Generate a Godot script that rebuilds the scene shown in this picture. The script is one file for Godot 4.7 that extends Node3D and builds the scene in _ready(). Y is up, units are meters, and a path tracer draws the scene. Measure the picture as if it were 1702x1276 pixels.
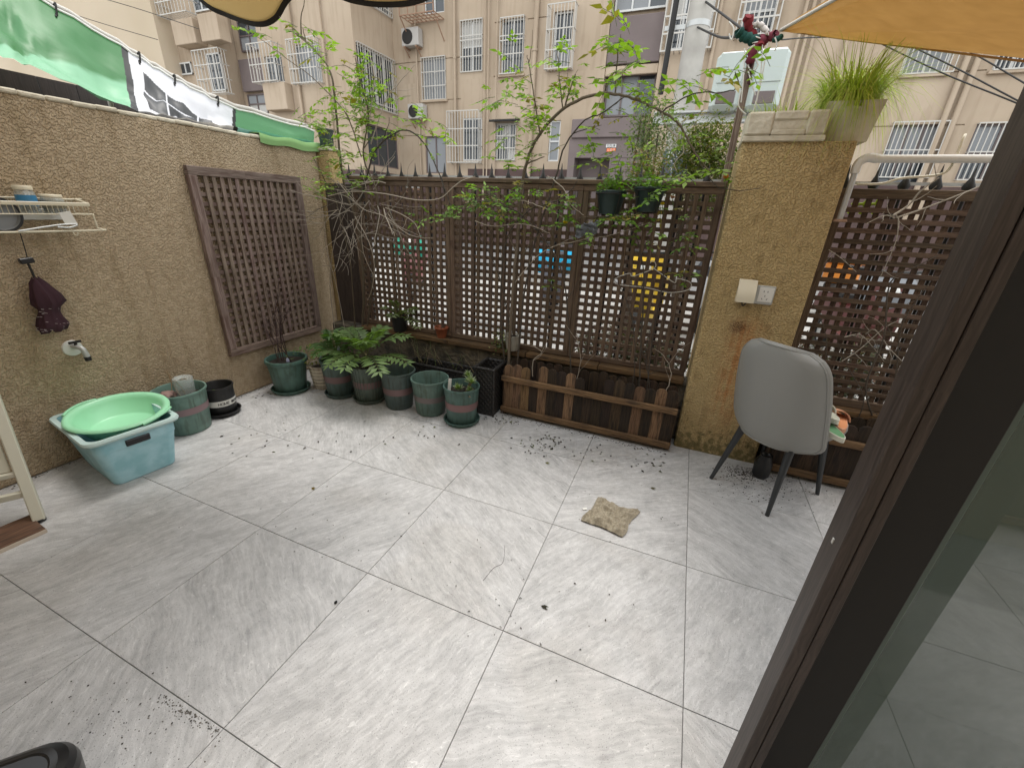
extends Node3D
# A tiled back yard behind a lattice fence, overcast daylight. Units are metres, y is up.
# The photograph was 1702 x 1276; pz/pw/pf turn one of its pixels into a point on a plane z, x or y.
const CAM_H := 1.38
const FOC := 677.9
var cam_basis := Basis.from_euler(Vector3(deg_to_rad(-23.04), deg_to_rad(21.55), deg_to_rad(2.59)), EULER_ORDER_YXZ)
const GROUPS := {"flower_pot": "flower pots round the yard", "slipper": "slippers on the chair", "glass_jar": "jars on the wire shelf", "dead_leaf": "single bits on the tiles", "cable": "cables over the yard", "air_conditioner": "air conditioners on the flats", "bell_flower": "violet bell flowers", "rose_bloom": "loose rose blooms", "climbing_rose": "roses on the fence", "mahonia": "fern-like plants in the corner", "rattan_trough": "black woven troughs", "wooden_planter": "wooden picket planters", "iron_railing": "railings behind the lattice", "lattice_fence": "lattice fences", "low_wall": "low walls under the lattice", "sun_sail": "sun sails overhead", "switch_cabinet": "switch cabinets by the pole", "hedge": "hedges beyond the fence", "stone_trough": "troughs on the pillar"}
var rg := RandomNumberGenerator.new()
var M := {}
var used := {}

func ray(px: float, py: float) -> Vector3:
	return cam_basis * Vector3((px - 851.0) / FOC, -(py - 638.0) / FOC, -1.0)
func pz(px: float, py: float, z: float) -> Vector3:
	var d := ray(px, py)
	return Vector3(0, CAM_H, 0) + d * (z / d.z)
func pw(px: float, py: float, x: float) -> Vector3:
	var d := ray(px, py)
	return Vector3(0, CAM_H, 0) + d * (x / d.x)
func pf(px: float, py: float, y := 0.0) -> Vector3:
	var d := ray(px, py)
	return Vector3(0, CAM_H, 0) + d * ((y - CAM_H) / d.y)
func rnd(a: float, b: float) -> float:
	return rg.randf_range(a, b)
func lin(r: float, g: float, b: float) -> Color:
	return Color(r, g, b).linear_to_srgb()

# ---------------------------------------------------------------- mesh builder
class MB:
	var v := PackedVector3Array()
	var n := PackedVector3Array()
	var u := PackedVector2Array()
	var c := PackedColorArray()
	var ix := PackedInt32Array()
	var col := Color(1, 1, 1)
	var uo := Vector2.ZERO
	var xf := Transform3D()
	func vert(p: Vector3, nn: Vector3, uv := Vector2.ZERO) -> int:
		v.append(xf * p)
		n.append((xf.basis * nn).normalized())
		u.append(uv + uo)
		c.append(col)
		return v.size() - 1
	func tri(i: int, j: int, k: int) -> void:
		var g := (v[k] - v[i]).cross(v[j] - v[i])
		if g.dot(n[i] + n[j] + n[k]) < 0.0:
			ix.append_array([i, k, j])
		else:
			ix.append_array([i, j, k])
	func face(ps: Array, out: Vector3, uvs := []) -> void:
		var nn: Vector3 = (ps[2] - ps[0]).cross(ps[1] - ps[0])
		if nn.length() < 1e-12:
			nn = out
		nn = nn.normalized()
		if nn.dot(out) < 0.0:
			nn = -nn
		var l := (ps[1] - ps[0]) as Vector3
		var w := (ps[ps.size() - 1] - ps[0]) as Vector3
		var id := []
		for k in ps.size():
			var uv: Vector2 = uvs[k] if uvs.size() else Vector2((ps[k] - ps[0]).dot(l.normalized()), (ps[k] - ps[0]).dot(w.normalized()))
			id.append(vert(ps[k], nn, uv))
		for k in range(1, ps.size() - 1):
			tri(id[0], id[k], id[k + 1])
	func box(ctr: Vector3, s: Vector3, b := Basis.IDENTITY, bev := 0.0) -> void:
		var h := s * 0.5
		var la := 0 if s.x >= s.y and s.x >= s.z else (1 if s.y >= s.z else 2)
		bev = minf(bev, minf(h.x, minf(h.y, h.z)) * 0.6)
		for a in 3:
			var b1 := (a + 1) % 3
			var b2 := (a + 2) % 3
			for sg in [-1.0, 1.0]:
				var out := Vector3.ZERO
				out[a] = sg
				var ps := []
				var uvs := []
				for q in [[-1, -1], [1, -1], [1, 1], [-1, 1]]:
					var p := Vector3.ZERO
					p[a] = sg * h[a]
					p[b1] = q[0] * (h[b1] - bev)
					p[b2] = q[1] * (h[b2] - bev)
					ps.append(ctr + b * p)
					uvs.append(Vector2(p[b2], p[b1]) if la == b1 else Vector2(p[b1], p[b2]))
				face(ps, b * out, uvs)
		if bev > 0.0:
			for a in 3:
				var b1 := (a + 1) % 3
				var b2 := (a + 2) % 3
				for s1 in [-1.0, 1.0]:
					for s2 in [-1.0, 1.0]:
						var ps := []
						var uvs := []
						for q in [[-1, 0], [1, 0], [1, 1], [-1, 1]]:
							var p := Vector3.ZERO
							p[a] = q[0] * (h[a] - bev)
							p[b1] = s1 * (h[b1] - (bev if q[1] else 0.0))
							p[b2] = s2 * (h[b2] - (0.0 if q[1] else bev))
							ps.append(ctr + b * p)
							uvs.append(Vector2(q[1] * bev, p[a]))
						var out := Vector3.ZERO
						out[b1] = s1
						out[b2] = s2
						face(ps, b * out, uvs)
			for s0 in [-1.0, 1.0]:
				for s1 in [-1.0, 1.0]:
					for s2 in [-1.0, 1.0]:
						var o := Vector3(s0, s1, s2)
						var i := o * (h - Vector3.ONE * bev)
						face([ctr + b * (i + Vector3(s0 * bev, 0, 0)), ctr + b * (i + Vector3(0, s1 * bev, 0)), ctr + b * (i + Vector3(0, 0, s2 * bev))], b * o)
	func bar(p: Vector3, q: Vector3, w: float, t: float, side := Vector3.UP, bev := 0.0) -> void:
		var d := (q - p).normalized()
		var s := side - d * side.dot(d)
		if s.length() < 0.01:
			s = Vector3.RIGHT - d * d.x
		s = s.normalized()
		box((p + q) * 0.5, Vector3(w, p.distance_to(q), t), Basis(s, d, s.cross(d)), bev)
	func tube(pts: Array, rad, seg := 8, cap := true) -> void:
		var m := pts.size()
		var d0 := ((pts[1] - pts[0]) as Vector3).normalized()
		var s := d0.cross(Vector3.UP)
		if s.length() < 0.1:
			s = d0.cross(Vector3.RIGHT)
		s = s.normalized()
		var len := 0.0
		var rows := []
		for k in m:
			var d: Vector3 = (pts[mini(k + 1, m - 1)] - pts[maxi(k - 1, 0)])
			d = d.normalized() if d.length() > 1e-9 else d0
			s = (s - d * s.dot(d)).normalized()
			var t := d.cross(s)
			var r: float = rad if (rad is float or rad is int) else rad[k]
			if k > 0:
				len += pts[k].distance_to(pts[k - 1])
			var row := []
			for j in seg + 1:
				var a := TAU * j / seg
				var o := s * cos(a) + t * sin(a)
				row.append(vert(pts[k] + o * r, o, Vector2(TAU * r * j / seg, len)))
			rows.append(row)
			if cap and (k == 0 or k == m - 1):
				var cn := -d if k == 0 else d
				var ci := vert(pts[k], cn)
				var ring := []
				for j in seg + 1:
					var a := TAU * j / seg
					ring.append(vert(pts[k] + (s * cos(a) + t * sin(a)) * r, cn))
				for j in seg:
					tri(ci, ring[j], ring[j + 1])
		for k in m - 1:
			for j in seg:
				tri(rows[k][j], rows[k][j + 1], rows[k + 1][j + 1])
				tri(rows[k][j], rows[k + 1][j + 1], rows[k + 1][j])
	# profile: Vector2(radius, height) from bottom outside, over the rim, down the inside
	func lathe(pr: Array, seg := 32, ctr := Vector3.ZERO, sx := 1.0, sz := 1.0) -> void:
		var m := pr.size()
		var sn := []
		for k in m - 1:
			var d: Vector2 = (pr[k + 1] - pr[k]).normalized()
			sn.append(Vector2(d.y, -d.x))
		var vv := 0.0
		for k in m - 1:
			var na: Vector2 = sn[k]
			var nb: Vector2 = sn[k]
			if k > 0 and sn[k].dot(sn[k - 1]) > 0.6:
				na = (sn[k] + sn[k - 1]).normalized()
			if k < m - 2 and sn[k].dot(sn[k + 1]) > 0.6:
				nb = (sn[k] + sn[k + 1]).normalized()
			var l: float = pr[k].distance_to(pr[k + 1])
			var prev := []
			for j in seg + 1:
				var a := TAU * j / seg
				var e := Vector3(cos(a) * sx, 0, sin(a) * sz)
				var i0 := vert(ctr + e * pr[k].x + Vector3(0, pr[k].y, 0), Vector3(cos(a) * na.x / sx, na.y, sin(a) * na.x / sz), Vector2(float(j) / seg, vv))
				var i1 := vert(ctr + e * pr[k + 1].x + Vector3(0, pr[k + 1].y, 0), Vector3(cos(a) * nb.x / sx, nb.y, sin(a) * nb.x / sz), Vector2(float(j) / seg, vv + l))
				if j > 0:
					tri(prev[0], i0, i1)
					tri(prev[0], i1, prev[1])
				prev = [i0, i1]
			vv += l
	# a grid of points [row][col], smooth normals; thick > 0 closes it as a sheet of that thickness
	func sheet(g: Array, thick := 0.0, uvs := []) -> void:
		var R := g.size()
		var C: int = g[0].size()
		var ns := []
		for r in R:
			var row := []
			for k in C:
				var du: Vector3 = g[r][mini(k + 1, C - 1)] - g[r][maxi(k - 1, 0)]
				var dv: Vector3 = g[mini(r + 1, R - 1)][k] - g[maxi(r - 1, 0)][k]
				row.append(du.cross(dv).normalized())
			ns.append(row)
		for side in (2 if thick > 0.0 else 1):
			var id := []
			for r in R:
				var row := []
				for k in C:
					var nn: Vector3 = ns[r][k]
					row.append(vert(g[r][k] - nn * thick * side, nn if side == 0 else -nn, uvs[r][k] if uvs.size() else Vector2(float(k) / (C - 1), float(r) / (R - 1))))
				id.append(row)
			for r in R - 1:
				for k in C - 1:
					tri(id[r][k], id[r][k + 1], id[r + 1][k + 1])
					tri(id[r][k], id[r + 1][k + 1], id[r + 1][k])
		if thick > 0.0:
			var loop := []
			for k in C:
				loop.append([0, k])
			for r in range(1, R):
				loop.append([r, C - 1])
			for k in range(C - 2, -1, -1):
				loop.append([R - 1, k])
			for r in range(R - 2, 0, -1):
				loop.append([r, 0])
			var mid: Vector3 = g[R / 2][C / 2]
			for q in loop.size():
				var a: Array = loop[q]
				var b: Array = loop[(q + 1) % loop.size()]
				var pa: Vector3 = g[a[0]][a[1]]
				var pb: Vector3 = g[b[0]][b[1]]
				if pa.distance_to(pb) < 1e-6:
					continue
				face([pa, pb, pb - ns[b[0]][b[1]] * thick, pa - ns[a[0]][a[1]] * thick], pa - mid)
	func leaf(base: Vector3, dir: Vector3, up: Vector3, len: float, wid: float, fold := 0.25) -> void:
		var d := dir.normalized()
		var s := d.cross(up)
		if s.length() < 0.01:
			s = d.cross(Vector3.RIGHT)
		s = s.normalized()
		var w := s.cross(d).normalized()
		var mid := base + d * len * 0.45 - w * wid * fold
		var a := vert(base, w)
		var l := vert(base + d * len * 0.42 - s * wid * 0.5, (w + s * fold).normalized())
		var r := vert(base + d * len * 0.42 + s * wid * 0.5, (w - s * fold).normalized())
		var m := vert(mid, w)
		var t := vert(base + d * len - w * wid * fold * 1.2, w)
		tri(a, l, m)
		tri(a, m, r)
		tri(l, t, m)
		tri(m, t, r)
	func mesh() -> ArrayMesh:
		var arr := []
		arr.resize(Mesh.ARRAY_MAX)
		arr[Mesh.ARRAY_VERTEX] = v
		arr[Mesh.ARRAY_NORMAL] = n
		arr[Mesh.ARRAY_TEX_UV] = u
		arr[Mesh.ARRAY_TEX_UV2] = u
		arr[Mesh.ARRAY_COLOR] = c
		arr[Mesh.ARRAY_INDEX] = ix
		var am := ArrayMesh.new()
		am.add_surface_from_arrays(Mesh.PRIMITIVE_TRIANGLES, arr)
		return am

func put(mb: MB, called: String, mat: Material, parent: Node3D, label := "") -> MeshInstance3D:
	return put_mesh(mb.mesh(), called, mat, parent, label)
func put_mesh(m: Mesh, called: String, mat: Material, parent: Node3D, label := "") -> MeshInstance3D:
	var o := MeshInstance3D.new()
	o.name = called
	o.mesh = m
	o.material_override = mat
	parent.add_child(o, true)
	if label:
		o.set_meta("label", label)
	return o
func numbered(called: String) -> String:
	if not used.has(called):
		used[called] = 0
		return called
	used[called] += 1
	return "%s_%03d" % [called, used[called]]
func thing(called: String, label: String, category: String, at := Vector3.ZERO, group := "") -> Node3D:
	var o := Node3D.new()
	o.name = numbered(called)
	o.position = at
	add_child(o)
	o.set_meta("label", label)
	o.set_meta("category", category)
	if group == "" and GROUPS.has(called):
		group = GROUPS[called]
	if group:
		o.set_meta("group", group)
	return o
func structure(mb: MB, called: String, mat: Material, label := "") -> MeshInstance3D:
	var o := put(mb, called, mat, self, label)
	o.set_meta("kind", "structure")
	return o
func at0(t: Node3D) -> MB:          # a builder that takes world points and stores them relative to the thing
	var mb := MB.new()
	mb.xf = Transform3D(Basis.IDENTITY, -t.position)
	return mb
func curve(pts: Array, steps := 6) -> Array:     # Catmull-Rom through the points
	var out := []
	for k in pts.size() - 1:
		var p0: Vector3 = pts[maxi(k - 1, 0)]
		var p1: Vector3 = pts[k]
		var p2: Vector3 = pts[k + 1]
		var p3: Vector3 = pts[mini(k + 2, pts.size() - 1)]
		for s in steps:
			out.append(p1.cubic_interpolate(p2, p0, p3, float(s) / steps))
	out.append(pts[-1])
	return out
func taper(count: int, a: float, b: float) -> Array:
	var r := []
	for k in count:
		r.append(lerpf(a, b, float(k) / maxi(count - 1, 1)))
	return r

# ---------------------------------------------------------------- textures and materials
func tex(w: int, h: int, f: Callable) -> ImageTexture:
	var im := Image.create_empty(w, h, false, Image.FORMAT_RGB8)
	for y in h:
		for x in w:
			im.set_pixel(x, y, f.call(x, y))
	return ImageTexture.create_from_image(im)
func fnoise(sd: int, freq: float, oct := 4, type := FastNoiseLite.TYPE_SIMPLEX_SMOOTH) -> FastNoiseLite:
	var f := FastNoiseLite.new()
	f.seed = sd
	f.frequency = freq
	f.noise_type = type
	f.fractal_octaves = oct
	return f
func gray_tex(sd: int, freq: float, size := 512, oct := 4, type := FastNoiseLite.TYPE_SIMPLEX_SMOOTH) -> ImageTexture:
	return ImageTexture.create_from_image(fnoise(sd, freq, oct, type).get_seamless_image(size, size))
# seamless noise mapped between two linear colours
func tint_tex(sd: int, freq: float, a: Color, b: Color, size := 256, oct := 5, sharp := 1.0) -> ImageTexture:
	var im := fnoise(sd, freq, oct).get_seamless_image(size, size)
	return tex(size, size, func(x: int, y: int): return a.lerp(b, clampf((im.get_pixel(x, y).r - 0.5) * sharp + 0.5, 0, 1)).linear_to_srgb())
# a second, large pattern multiplied over a material: run-down streaks, damp, grime
func worn(m: StandardMaterial3D, t: Texture2D, scale: float, mesh_uv := false) -> void:
	m.detail_enabled = true
	m.detail_blend_mode = BaseMaterial3D.BLEND_MODE_MUL
	m.detail_uv_layer = BaseMaterial3D.DETAIL_UV_2
	m.detail_albedo = t
	m.uv2_triplanar = not mesh_uv
	m.uv2_world_triplanar = not mesh_uv
	m.uv2_scale = Vector3.ONE * (1.0 if mesh_uv else scale)
func streaks(sd: int, deep: Color, amount: float) -> ImageTexture:
	var f := fnoise(sd, 0.05, 3)
	var p := fnoise(sd + 1, 0.012, 4)
	return tex(384, 384, func(x: int, y: int):
		var st := f.get_noise_2d(x * 1.3, y * 0.10)
		var k := smoothstep(0.05, 0.55, st + p.get_noise_2d(x, y) * 0.55) * amount
		k += smoothstep(0.15, 0.6, p.get_noise_2d(x + 300.0, y)) * amount * 0.5
		return Color(1, 1, 1).lerp(deep, clampf(k, 0, 1)).linear_to_srgb())
# pebbly render: lumps of about a centimetre with smaller grit on them
func stucco_bump() -> ImageTexture:
	var a := fnoise(5, 0.055, 2).get_seamless_image(512, 512)
	var b := fnoise(6, 0.16, 2).get_seamless_image(512, 512)
	return tex(512, 512, func(x: int, y: int):
		var k := smoothstep(0.30, 0.62, a.get_pixel(x, y).r) * 0.8 + b.get_pixel(x, y).r * 0.3
		return Color(k, k, k) * 0.9)
func mat(called: String, c: Color, rough := 0.8, metal := 0.0) -> StandardMaterial3D:
	var m := StandardMaterial3D.new()
	m.resource_name = called
	m.albedo_color = c.linear_to_srgb()
	m.roughness = rough
	m.metallic = metal
	M[called] = m
	return m
func tri_mat(called: String, t: Texture2D, scale: float, rough := 0.9, bump: Texture2D = null, depth := 0.0, world := true) -> StandardMaterial3D:
	var m := mat(called, Color(1, 1, 1), rough)
	m.albedo_texture = t
	m.uv1_triplanar = true
	m.uv1_world_triplanar = world
	m.uv1_scale = Vector3.ONE * scale
	if bump:
		m.heightmap_enabled = true
		m.heightmap_texture = bump
		m.heightmap_scale = depth
	return m
func wood_tex(sd: int, a: Color, b: Color, d: Color) -> ImageTexture:
	var f1 := fnoise(sd, 0.10, 3)
	var f2 := fnoise(sd + 1, 0.012, 3)
	var f3 := fnoise(sd + 2, 0.3, 2)
	return tex(128, 512, func(x: int, y: int):
		var g := f1.get_noise_2d(x * 1.6 + f2.get_noise_2d(x * 2.0, y * 1.0) * 12.0, y * 0.05)
		var k := f2.get_noise_2d(x * 3.0, y * 0.6)
		var q := f3.get_noise_2d(x * 2.0, y * 0.08)
		var cc := a.lerp(b, clampf(0.5 + g * 0.9 + q * 0.35, 0, 1)).lerp(d, clampf(k * 1.6 - 0.1, 0, 0.75))
		return cc.linear_to_srgb())
func wood(called: String, t: Texture2D, rough := 0.85) -> StandardMaterial3D:
	var m := mat(called, Color(1, 1, 1), rough)
	m.albedo_texture = t
	m.uv1_scale = Vector3(7.0, 1.1, 1.0)
	m.vertex_color_use_as_albedo = true
	m.heightmap_enabled = true
	m.heightmap_texture = t
	m.heightmap_scale = 0.12
	return m

func materials() -> void:
	# stuccos
	var lump := gray_tex(3, 0.035, 512, 3)
	var fine := gray_tex(4, 0.05, 512, 4)
	tri_mat("wall_stucco", tint_tex(11, 0.02, Color(0.42, 0.318, 0.205), Color(0.53, 0.415, 0.28), 512, 5, 1.3), 1.1, 0.95, stucco_bump(), 0.95)
	M.wall_stucco.uv1_scale = Vector3.ONE * 2.2
	worn(M.wall_stucco, streaks(36, Color(0.68, 0.64, 0.55), 0.38), 0.42)
	tri_mat("building_stucco", tint_tex(13, 0.008, Color(0.39, 0.305, 0.22), Color(0.475, 0.382, 0.285), 256, 5, 1.3), 0.11, 0.95, fine, 0.0)
	worn(M.building_stucco, streaks(37, Color(0.70, 0.66, 0.62), 0.30), 0.16)
	tri_mat("building_dark", tint_tex(14, 0.02, Color(0.15, 0.118, 0.112), Color(0.18, 0.143, 0.136)), 0.2, 0.8)
	tri_mat("plinth", tint_tex(15, 0.02, Color(0.065, 0.038, 0.034), Color(0.10, 0.06, 0.052)), 0.3, 0.8)
	tri_mat("cream_wall", tint_tex(16, 0.006, Color(0.47, 0.385, 0.275), Color(0.54, 0.45, 0.335), 256, 5, 1.2), 0.09, 0.95)
	tri_mat("pavement", tint_tex(17, 0.01, Color(0.25, 0.24, 0.225), Color(0.40, 0.385, 0.36), 256, 5), 0.4, 0.9)
	tri_mat("asphalt", tint_tex(21, 0.02, Color(0.13, 0.128, 0.125), Color(0.20, 0.195, 0.19), 256, 5), 0.5, 0.9)
	tri_mat("low_wall", tint_tex(18, 0.02, Color(0.05, 0.045, 0.035), Color(0.14, 0.115, 0.08), 256, 5, 1.6), 1.4, 0.95, lump, 1.0)
	tri_mat("concrete", tint_tex(19, 0.01, Color(0.36, 0.34, 0.31), Color(0.47, 0.45, 0.41), 256, 5, 1.6), 0.9, 0.9, fine, 0.15)
	tri_mat("old_plaster", tint_tex(20, 0.014, Color(0.46, 0.41, 0.31), Color(0.64, 0.585, 0.47), 256, 5, 1.6), 1.8, 0.95, lump, 0.35)
	mat("mortar", Color(0.20, 0.195, 0.19), 0.95)
	# pillar face: ochre render with run-down streaks and a rust stain under the socket box
	var fs := fnoise(31, 0.02, 4)
	var fr := fnoise(32, 0.05, 3)
	var ptex := tex(256, 896, func(x: int, y: int):
		var uu := x / 256.0
		var vv := y / 896.0
		var streak := fr.get_noise_2d(x * 1.4, y * 0.03) * 0.5 + fs.get_noise_2d(x, y) * 0.5
		var cc := Color(1.0, 1.0, 1.0).lerp(Color(0.72, 0.70, 0.66), smoothstep(0.0, 0.6, streak))
		var run := exp(-pow((uu - 0.50) / 0.16, 2)) * smoothstep(0.47, 0.53, vv) * (1.0 - smoothstep(0.72, 0.98, vv))
		cc = cc.lerp(Color(0.95, 0.55, 0.36), clampf(run * (0.5 + streak * 0.9), 0, 0.75))
		var spot := exp(-pow((uu - 0.40) / 0.09, 2) - pow((vv - 0.522) / 0.022, 2)) * (0.8 + fr.get_noise_2d(x * 3.0, y * 3.0) * 1.3)
		cc = cc.lerp(Color(0.22, 0.13, 0.10), clampf(spot, 0, 0.85))
		var moss := smoothstep(0.90, 1.0, vv + fs.get_noise_2d(x * 2.0, y * 2.0) * 0.12)
		cc = cc.lerp(Color(0.25, 0.30, 0.22), moss * 0.75)
		return cc.linear_to_srgb())
	var sb := stucco_bump()
	var ochre := tint_tex(34, 0.02, Color(0.47, 0.34, 0.155), Color(0.55, 0.405, 0.20), 256, 4)
	worn(tri_mat("pillar_face", ochre, 2.2, 0.95, sb, 1.2), ptex, 1.0, true)
	tri_mat("pillar_side", ochre, 2.2, 0.95, sb, 1.2)
	# floor tiles: pale grey stone print with slanting veins
	var gi := fnoise(38, 0.012, 5).get_seamless_image(256, 256)
	var grime := tex(256, 256, func(x: int, y: int):
		var k := smoothstep(0.50, 0.80, gi.get_pixel(x, y).r)
		return Color(1.0, 1.0, 1.0).lerp(Color(0.80, 0.765, 0.72), k * 0.4).linear_to_srgb())
	for k in 5:
		var ca := cos(0.55 + 0.16 * k)
		var sa := sin(0.55 + 0.16 * k)
		var a := fnoise(41 + k * 7, 0.006, 4)
		var b := fnoise(42 + k * 7, 0.011, 3)
		var g := fnoise(43 + k * 7, 0.35, 2)
		var wp := fnoise(45 + k * 7, 0.0035, 1)
		var iso := fnoise(46 + k * 7, 0.02, 4)
		var sp := fnoise(44 + k * 7, 0.09, 2)
		var tt := tex(640, 640, func(x: int, y: int):
			var wx: float = x + wp.get_noise_2d(x, y) * 15.0 + iso.get_noise_2d(x + 40.0, y) * 9.0
			var wy: float = y + wp.get_noise_2d(x + 900.0, y) * 15.0
			var s := (wx * ca + wy * sa)
			var q := (-wx * sa + wy * ca)
			var keep := smoothstep(-0.15, 0.30, b.get_noise_2d(x * 1.1 + 77.0, y * 1.1))
			var brush := b.get_noise_2d(s * 0.36, q * 3.0)
			var brush2 := b.get_noise_2d((s + q * 0.3) * 0.6 + 500.0, q * 5.5)
			var vein := absf(b.get_noise_2d((s - q * 0.25) * 0.34 + 90.0, (q + s * 0.12) * 2.0))
			var vein2 := absf(b.get_noise_2d((s + q * 0.7) * 0.5 + 400.0, (q - s * 0.3) * 2.6 + 300.0))
			var cloud := a.get_noise_2d(s * 0.6 + 50.0, q * 1.6)
			var L := 0.475 + cloud * 0.09 + iso.get_noise_2d(x, y) * 0.06 + brush * 0.085 + brush2 * 0.06 + g.get_noise_2d(x * 1.3, y * 1.3) * 0.12
			L += (1.0 - smoothstep(0.0, 0.028, vein)) * 0.15 * keep
			L += (1.0 - smoothstep(0.0, 0.022, vein2)) * 0.14 * (1.0 - keep)
			L -= smoothstep(0.20, 0.42, brush) * 0.08
			var spk := sp.get_noise_2d(x * 1.7, y * 1.7)
			if spk > 0.60:
				L *= 0.45
			return Color(L * 1.004, L * 0.993, L * 0.986).linear_to_srgb())
		var m := mat("tile%d" % k, Color(1, 1, 1), 0.40)
		m.albedo_texture = tt
		m.metallic_specular = 0.5
		worn(m, grime, 0.33)
		m.heightmap_enabled = true
		m.heightmap_texture = tt
		m.heightmap_scale = 0.10
	# timber
	wood("fence_wood", wood_tex(51, Color(0.085, 0.056, 0.035), Color(0.175, 0.118, 0.076), Color(0.065, 0.033, 0.020)))
	wood("grey_wood", wood_tex(55, Color(0.135, 0.095, 0.075), Color(0.31, 0.235, 0.195), Color(0.10, 0.055, 0.042)))
	wood("planter_wood", wood_tex(59, Color(0.115, 0.068, 0.036), Color(0.27, 0.172, 0.095), Color(0.035, 0.023, 0.016)))
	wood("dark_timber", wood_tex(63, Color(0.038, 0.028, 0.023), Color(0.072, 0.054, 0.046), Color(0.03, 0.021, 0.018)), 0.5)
	wood("board_wood", wood_tex(67, Color(0.07, 0.035, 0.022), Color(0.17, 0.09, 0.055), Color(0.045, 0.024, 0.016)), 0.5)
	# plastics, metals
	mat("black_plastic", Color(0.012, 0.012, 0.013), 0.35)
	mat("matt_black", Color(0.014, 0.013, 0.012), 0.7)
	mat("dark_iron", Color(0.022, 0.020, 0.018), 0.6, 0.2)
	mat("pale_metal", Color(0.50, 0.51, 0.50), 0.45, 0.3)
	mat("white_bar", Color(0.50, 0.475, 0.43), 0.5)
	mat("rust_bar", Color(0.33, 0.20, 0.13), 0.7)
	mat("white_plastic", Color(0.70, 0.69, 0.65), 0.4)
	mat("ac_white", Color(0.44, 0.42, 0.39), 0.5)
	mat("cream_plastic", Color(0.66, 0.60, 0.46), 0.4)
	mat("window_white", Color(0.60, 0.60, 0.58), 0.4)
	mat("window_brown", Color(0.13, 0.10, 0.095), 0.5)
	var gl := mat("dark_pane", Color(0.035, 0.042, 0.048), 0.08)
	gl.metallic_specular = 0.6
	mat("curtain", Color(0.26, 0.27, 0.28), 0.9)
	mat("curtain_pale", Color(0.48, 0.47, 0.44), 0.9)
	mat("soil", Color(0.028, 0.020, 0.014), 1.0)
	M.soil.heightmap_enabled = true
	M.soil.heightmap_texture = fine
	M.soil.heightmap_scale = 1.0
	M.soil.uv1_triplanar = true
	M.soil.uv1_world_triplanar = true
	M.soil.uv1_scale = Vector3.ONE * 4.0
	var lf := mat("leaf", Color(1, 1, 1), 0.45)
	lf.vertex_color_use_as_albedo = true
	lf.backlight_enabled = true
	lf.backlight = Color(0.85, 0.95, 0.4)
	lf.metallic_specular = 0.4
	var bk := mat("bark", Color(1, 1, 1), 0.85)
	bk.vertex_color_use_as_albedo = true
	var pt := mat("paint", Color(1, 1, 1), 0.45)
	pt.vertex_color_use_as_albedo = true
	var cl := mat("cloth", Color(1, 1, 1), 0.95)
	cl.vertex_color_use_as_albedo = true
	var gs := mat("door_glass", Color(0.105, 0.15, 0.13), 0.04)
	gs.transparency = BaseMaterial3D.TRANSPARENCY_ALPHA
	gs.albedo_color.a = 0.62
	var fl := mat("film", Color(0.75, 0.74, 0.66), 0.12)
	fl.transparency = BaseMaterial3D.TRANSPARENCY_ALPHA
	fl.albedo_color.a = 0.45
	var jar := mat("jar_glass", Color(0.6, 0.66, 0.64), 0.05)
	jar.transparency = BaseMaterial3D.TRANSPARENCY_ALPHA
	jar.albedo_color.a = 0.35

func _ready() -> void:
	rg.seed = 20
	var cam := Camera3D.new()
	cam.name = "camera"
	cam.transform = Transform3D(cam_basis, Vector3(0, CAM_H, 0))
	cam.fov = 86.53
	cam.near = 0.05
	cam.far = 200.0
	add_child(cam)
	cam.current = true
	var env := Environment.new()
	env.background_mode = Environment.BG_SKY
	var sky := Sky.new()
	var sm := ProceduralSkyMaterial.new()
	sm.sky_top_color = Color(0.855, 0.87, 0.885)
	sm.sky_horizon_color = Color(0.885, 0.895, 0.90)
	sm.sky_curve = 0.2
	sm.ground_bottom_color = Color(0.45, 0.44, 0.42)
	sm.ground_horizon_color = Color(0.70, 0.70, 0.69)
	sm.sky_energy_multiplier = 1.25
	sky.sky_material = sm
	env.sky = sky
	env.tonemap_mode = Environment.TONE_MAPPER_LINEAR
	env.tonemap_exposure = 1.74
	env.sdfgi_enabled = true
	env.ssao_enabled = true
	env.ssil_enabled = true
	var we := WorldEnvironment.new()
	we.name = "world_environment"
	we.environment = env
	add_child(we)
	var sun := DirectionalLight3D.new()
	sun.name = "sun"
	sun.light_energy = 0.42
	sun.light_angular_distance = 18.0
	sun.light_color = Color(1.0, 0.985, 0.965)
	sun.shadow_enabled = true
	sun.rotation = Vector3(deg_to_rad(-76), deg_to_rad(165), 0)
	add_child(sun)
	materials()
	ground_and_floor()
	garden_wall()
	house()
	fences()
	pillar()
	apartment()
	street()
	wall_trellis()
	wall_things()
	tubs()
	pots()
	planters()
	chair()
	door_leaf()
	floor_things()
	canopies()
	roses()
	right_side()

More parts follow.
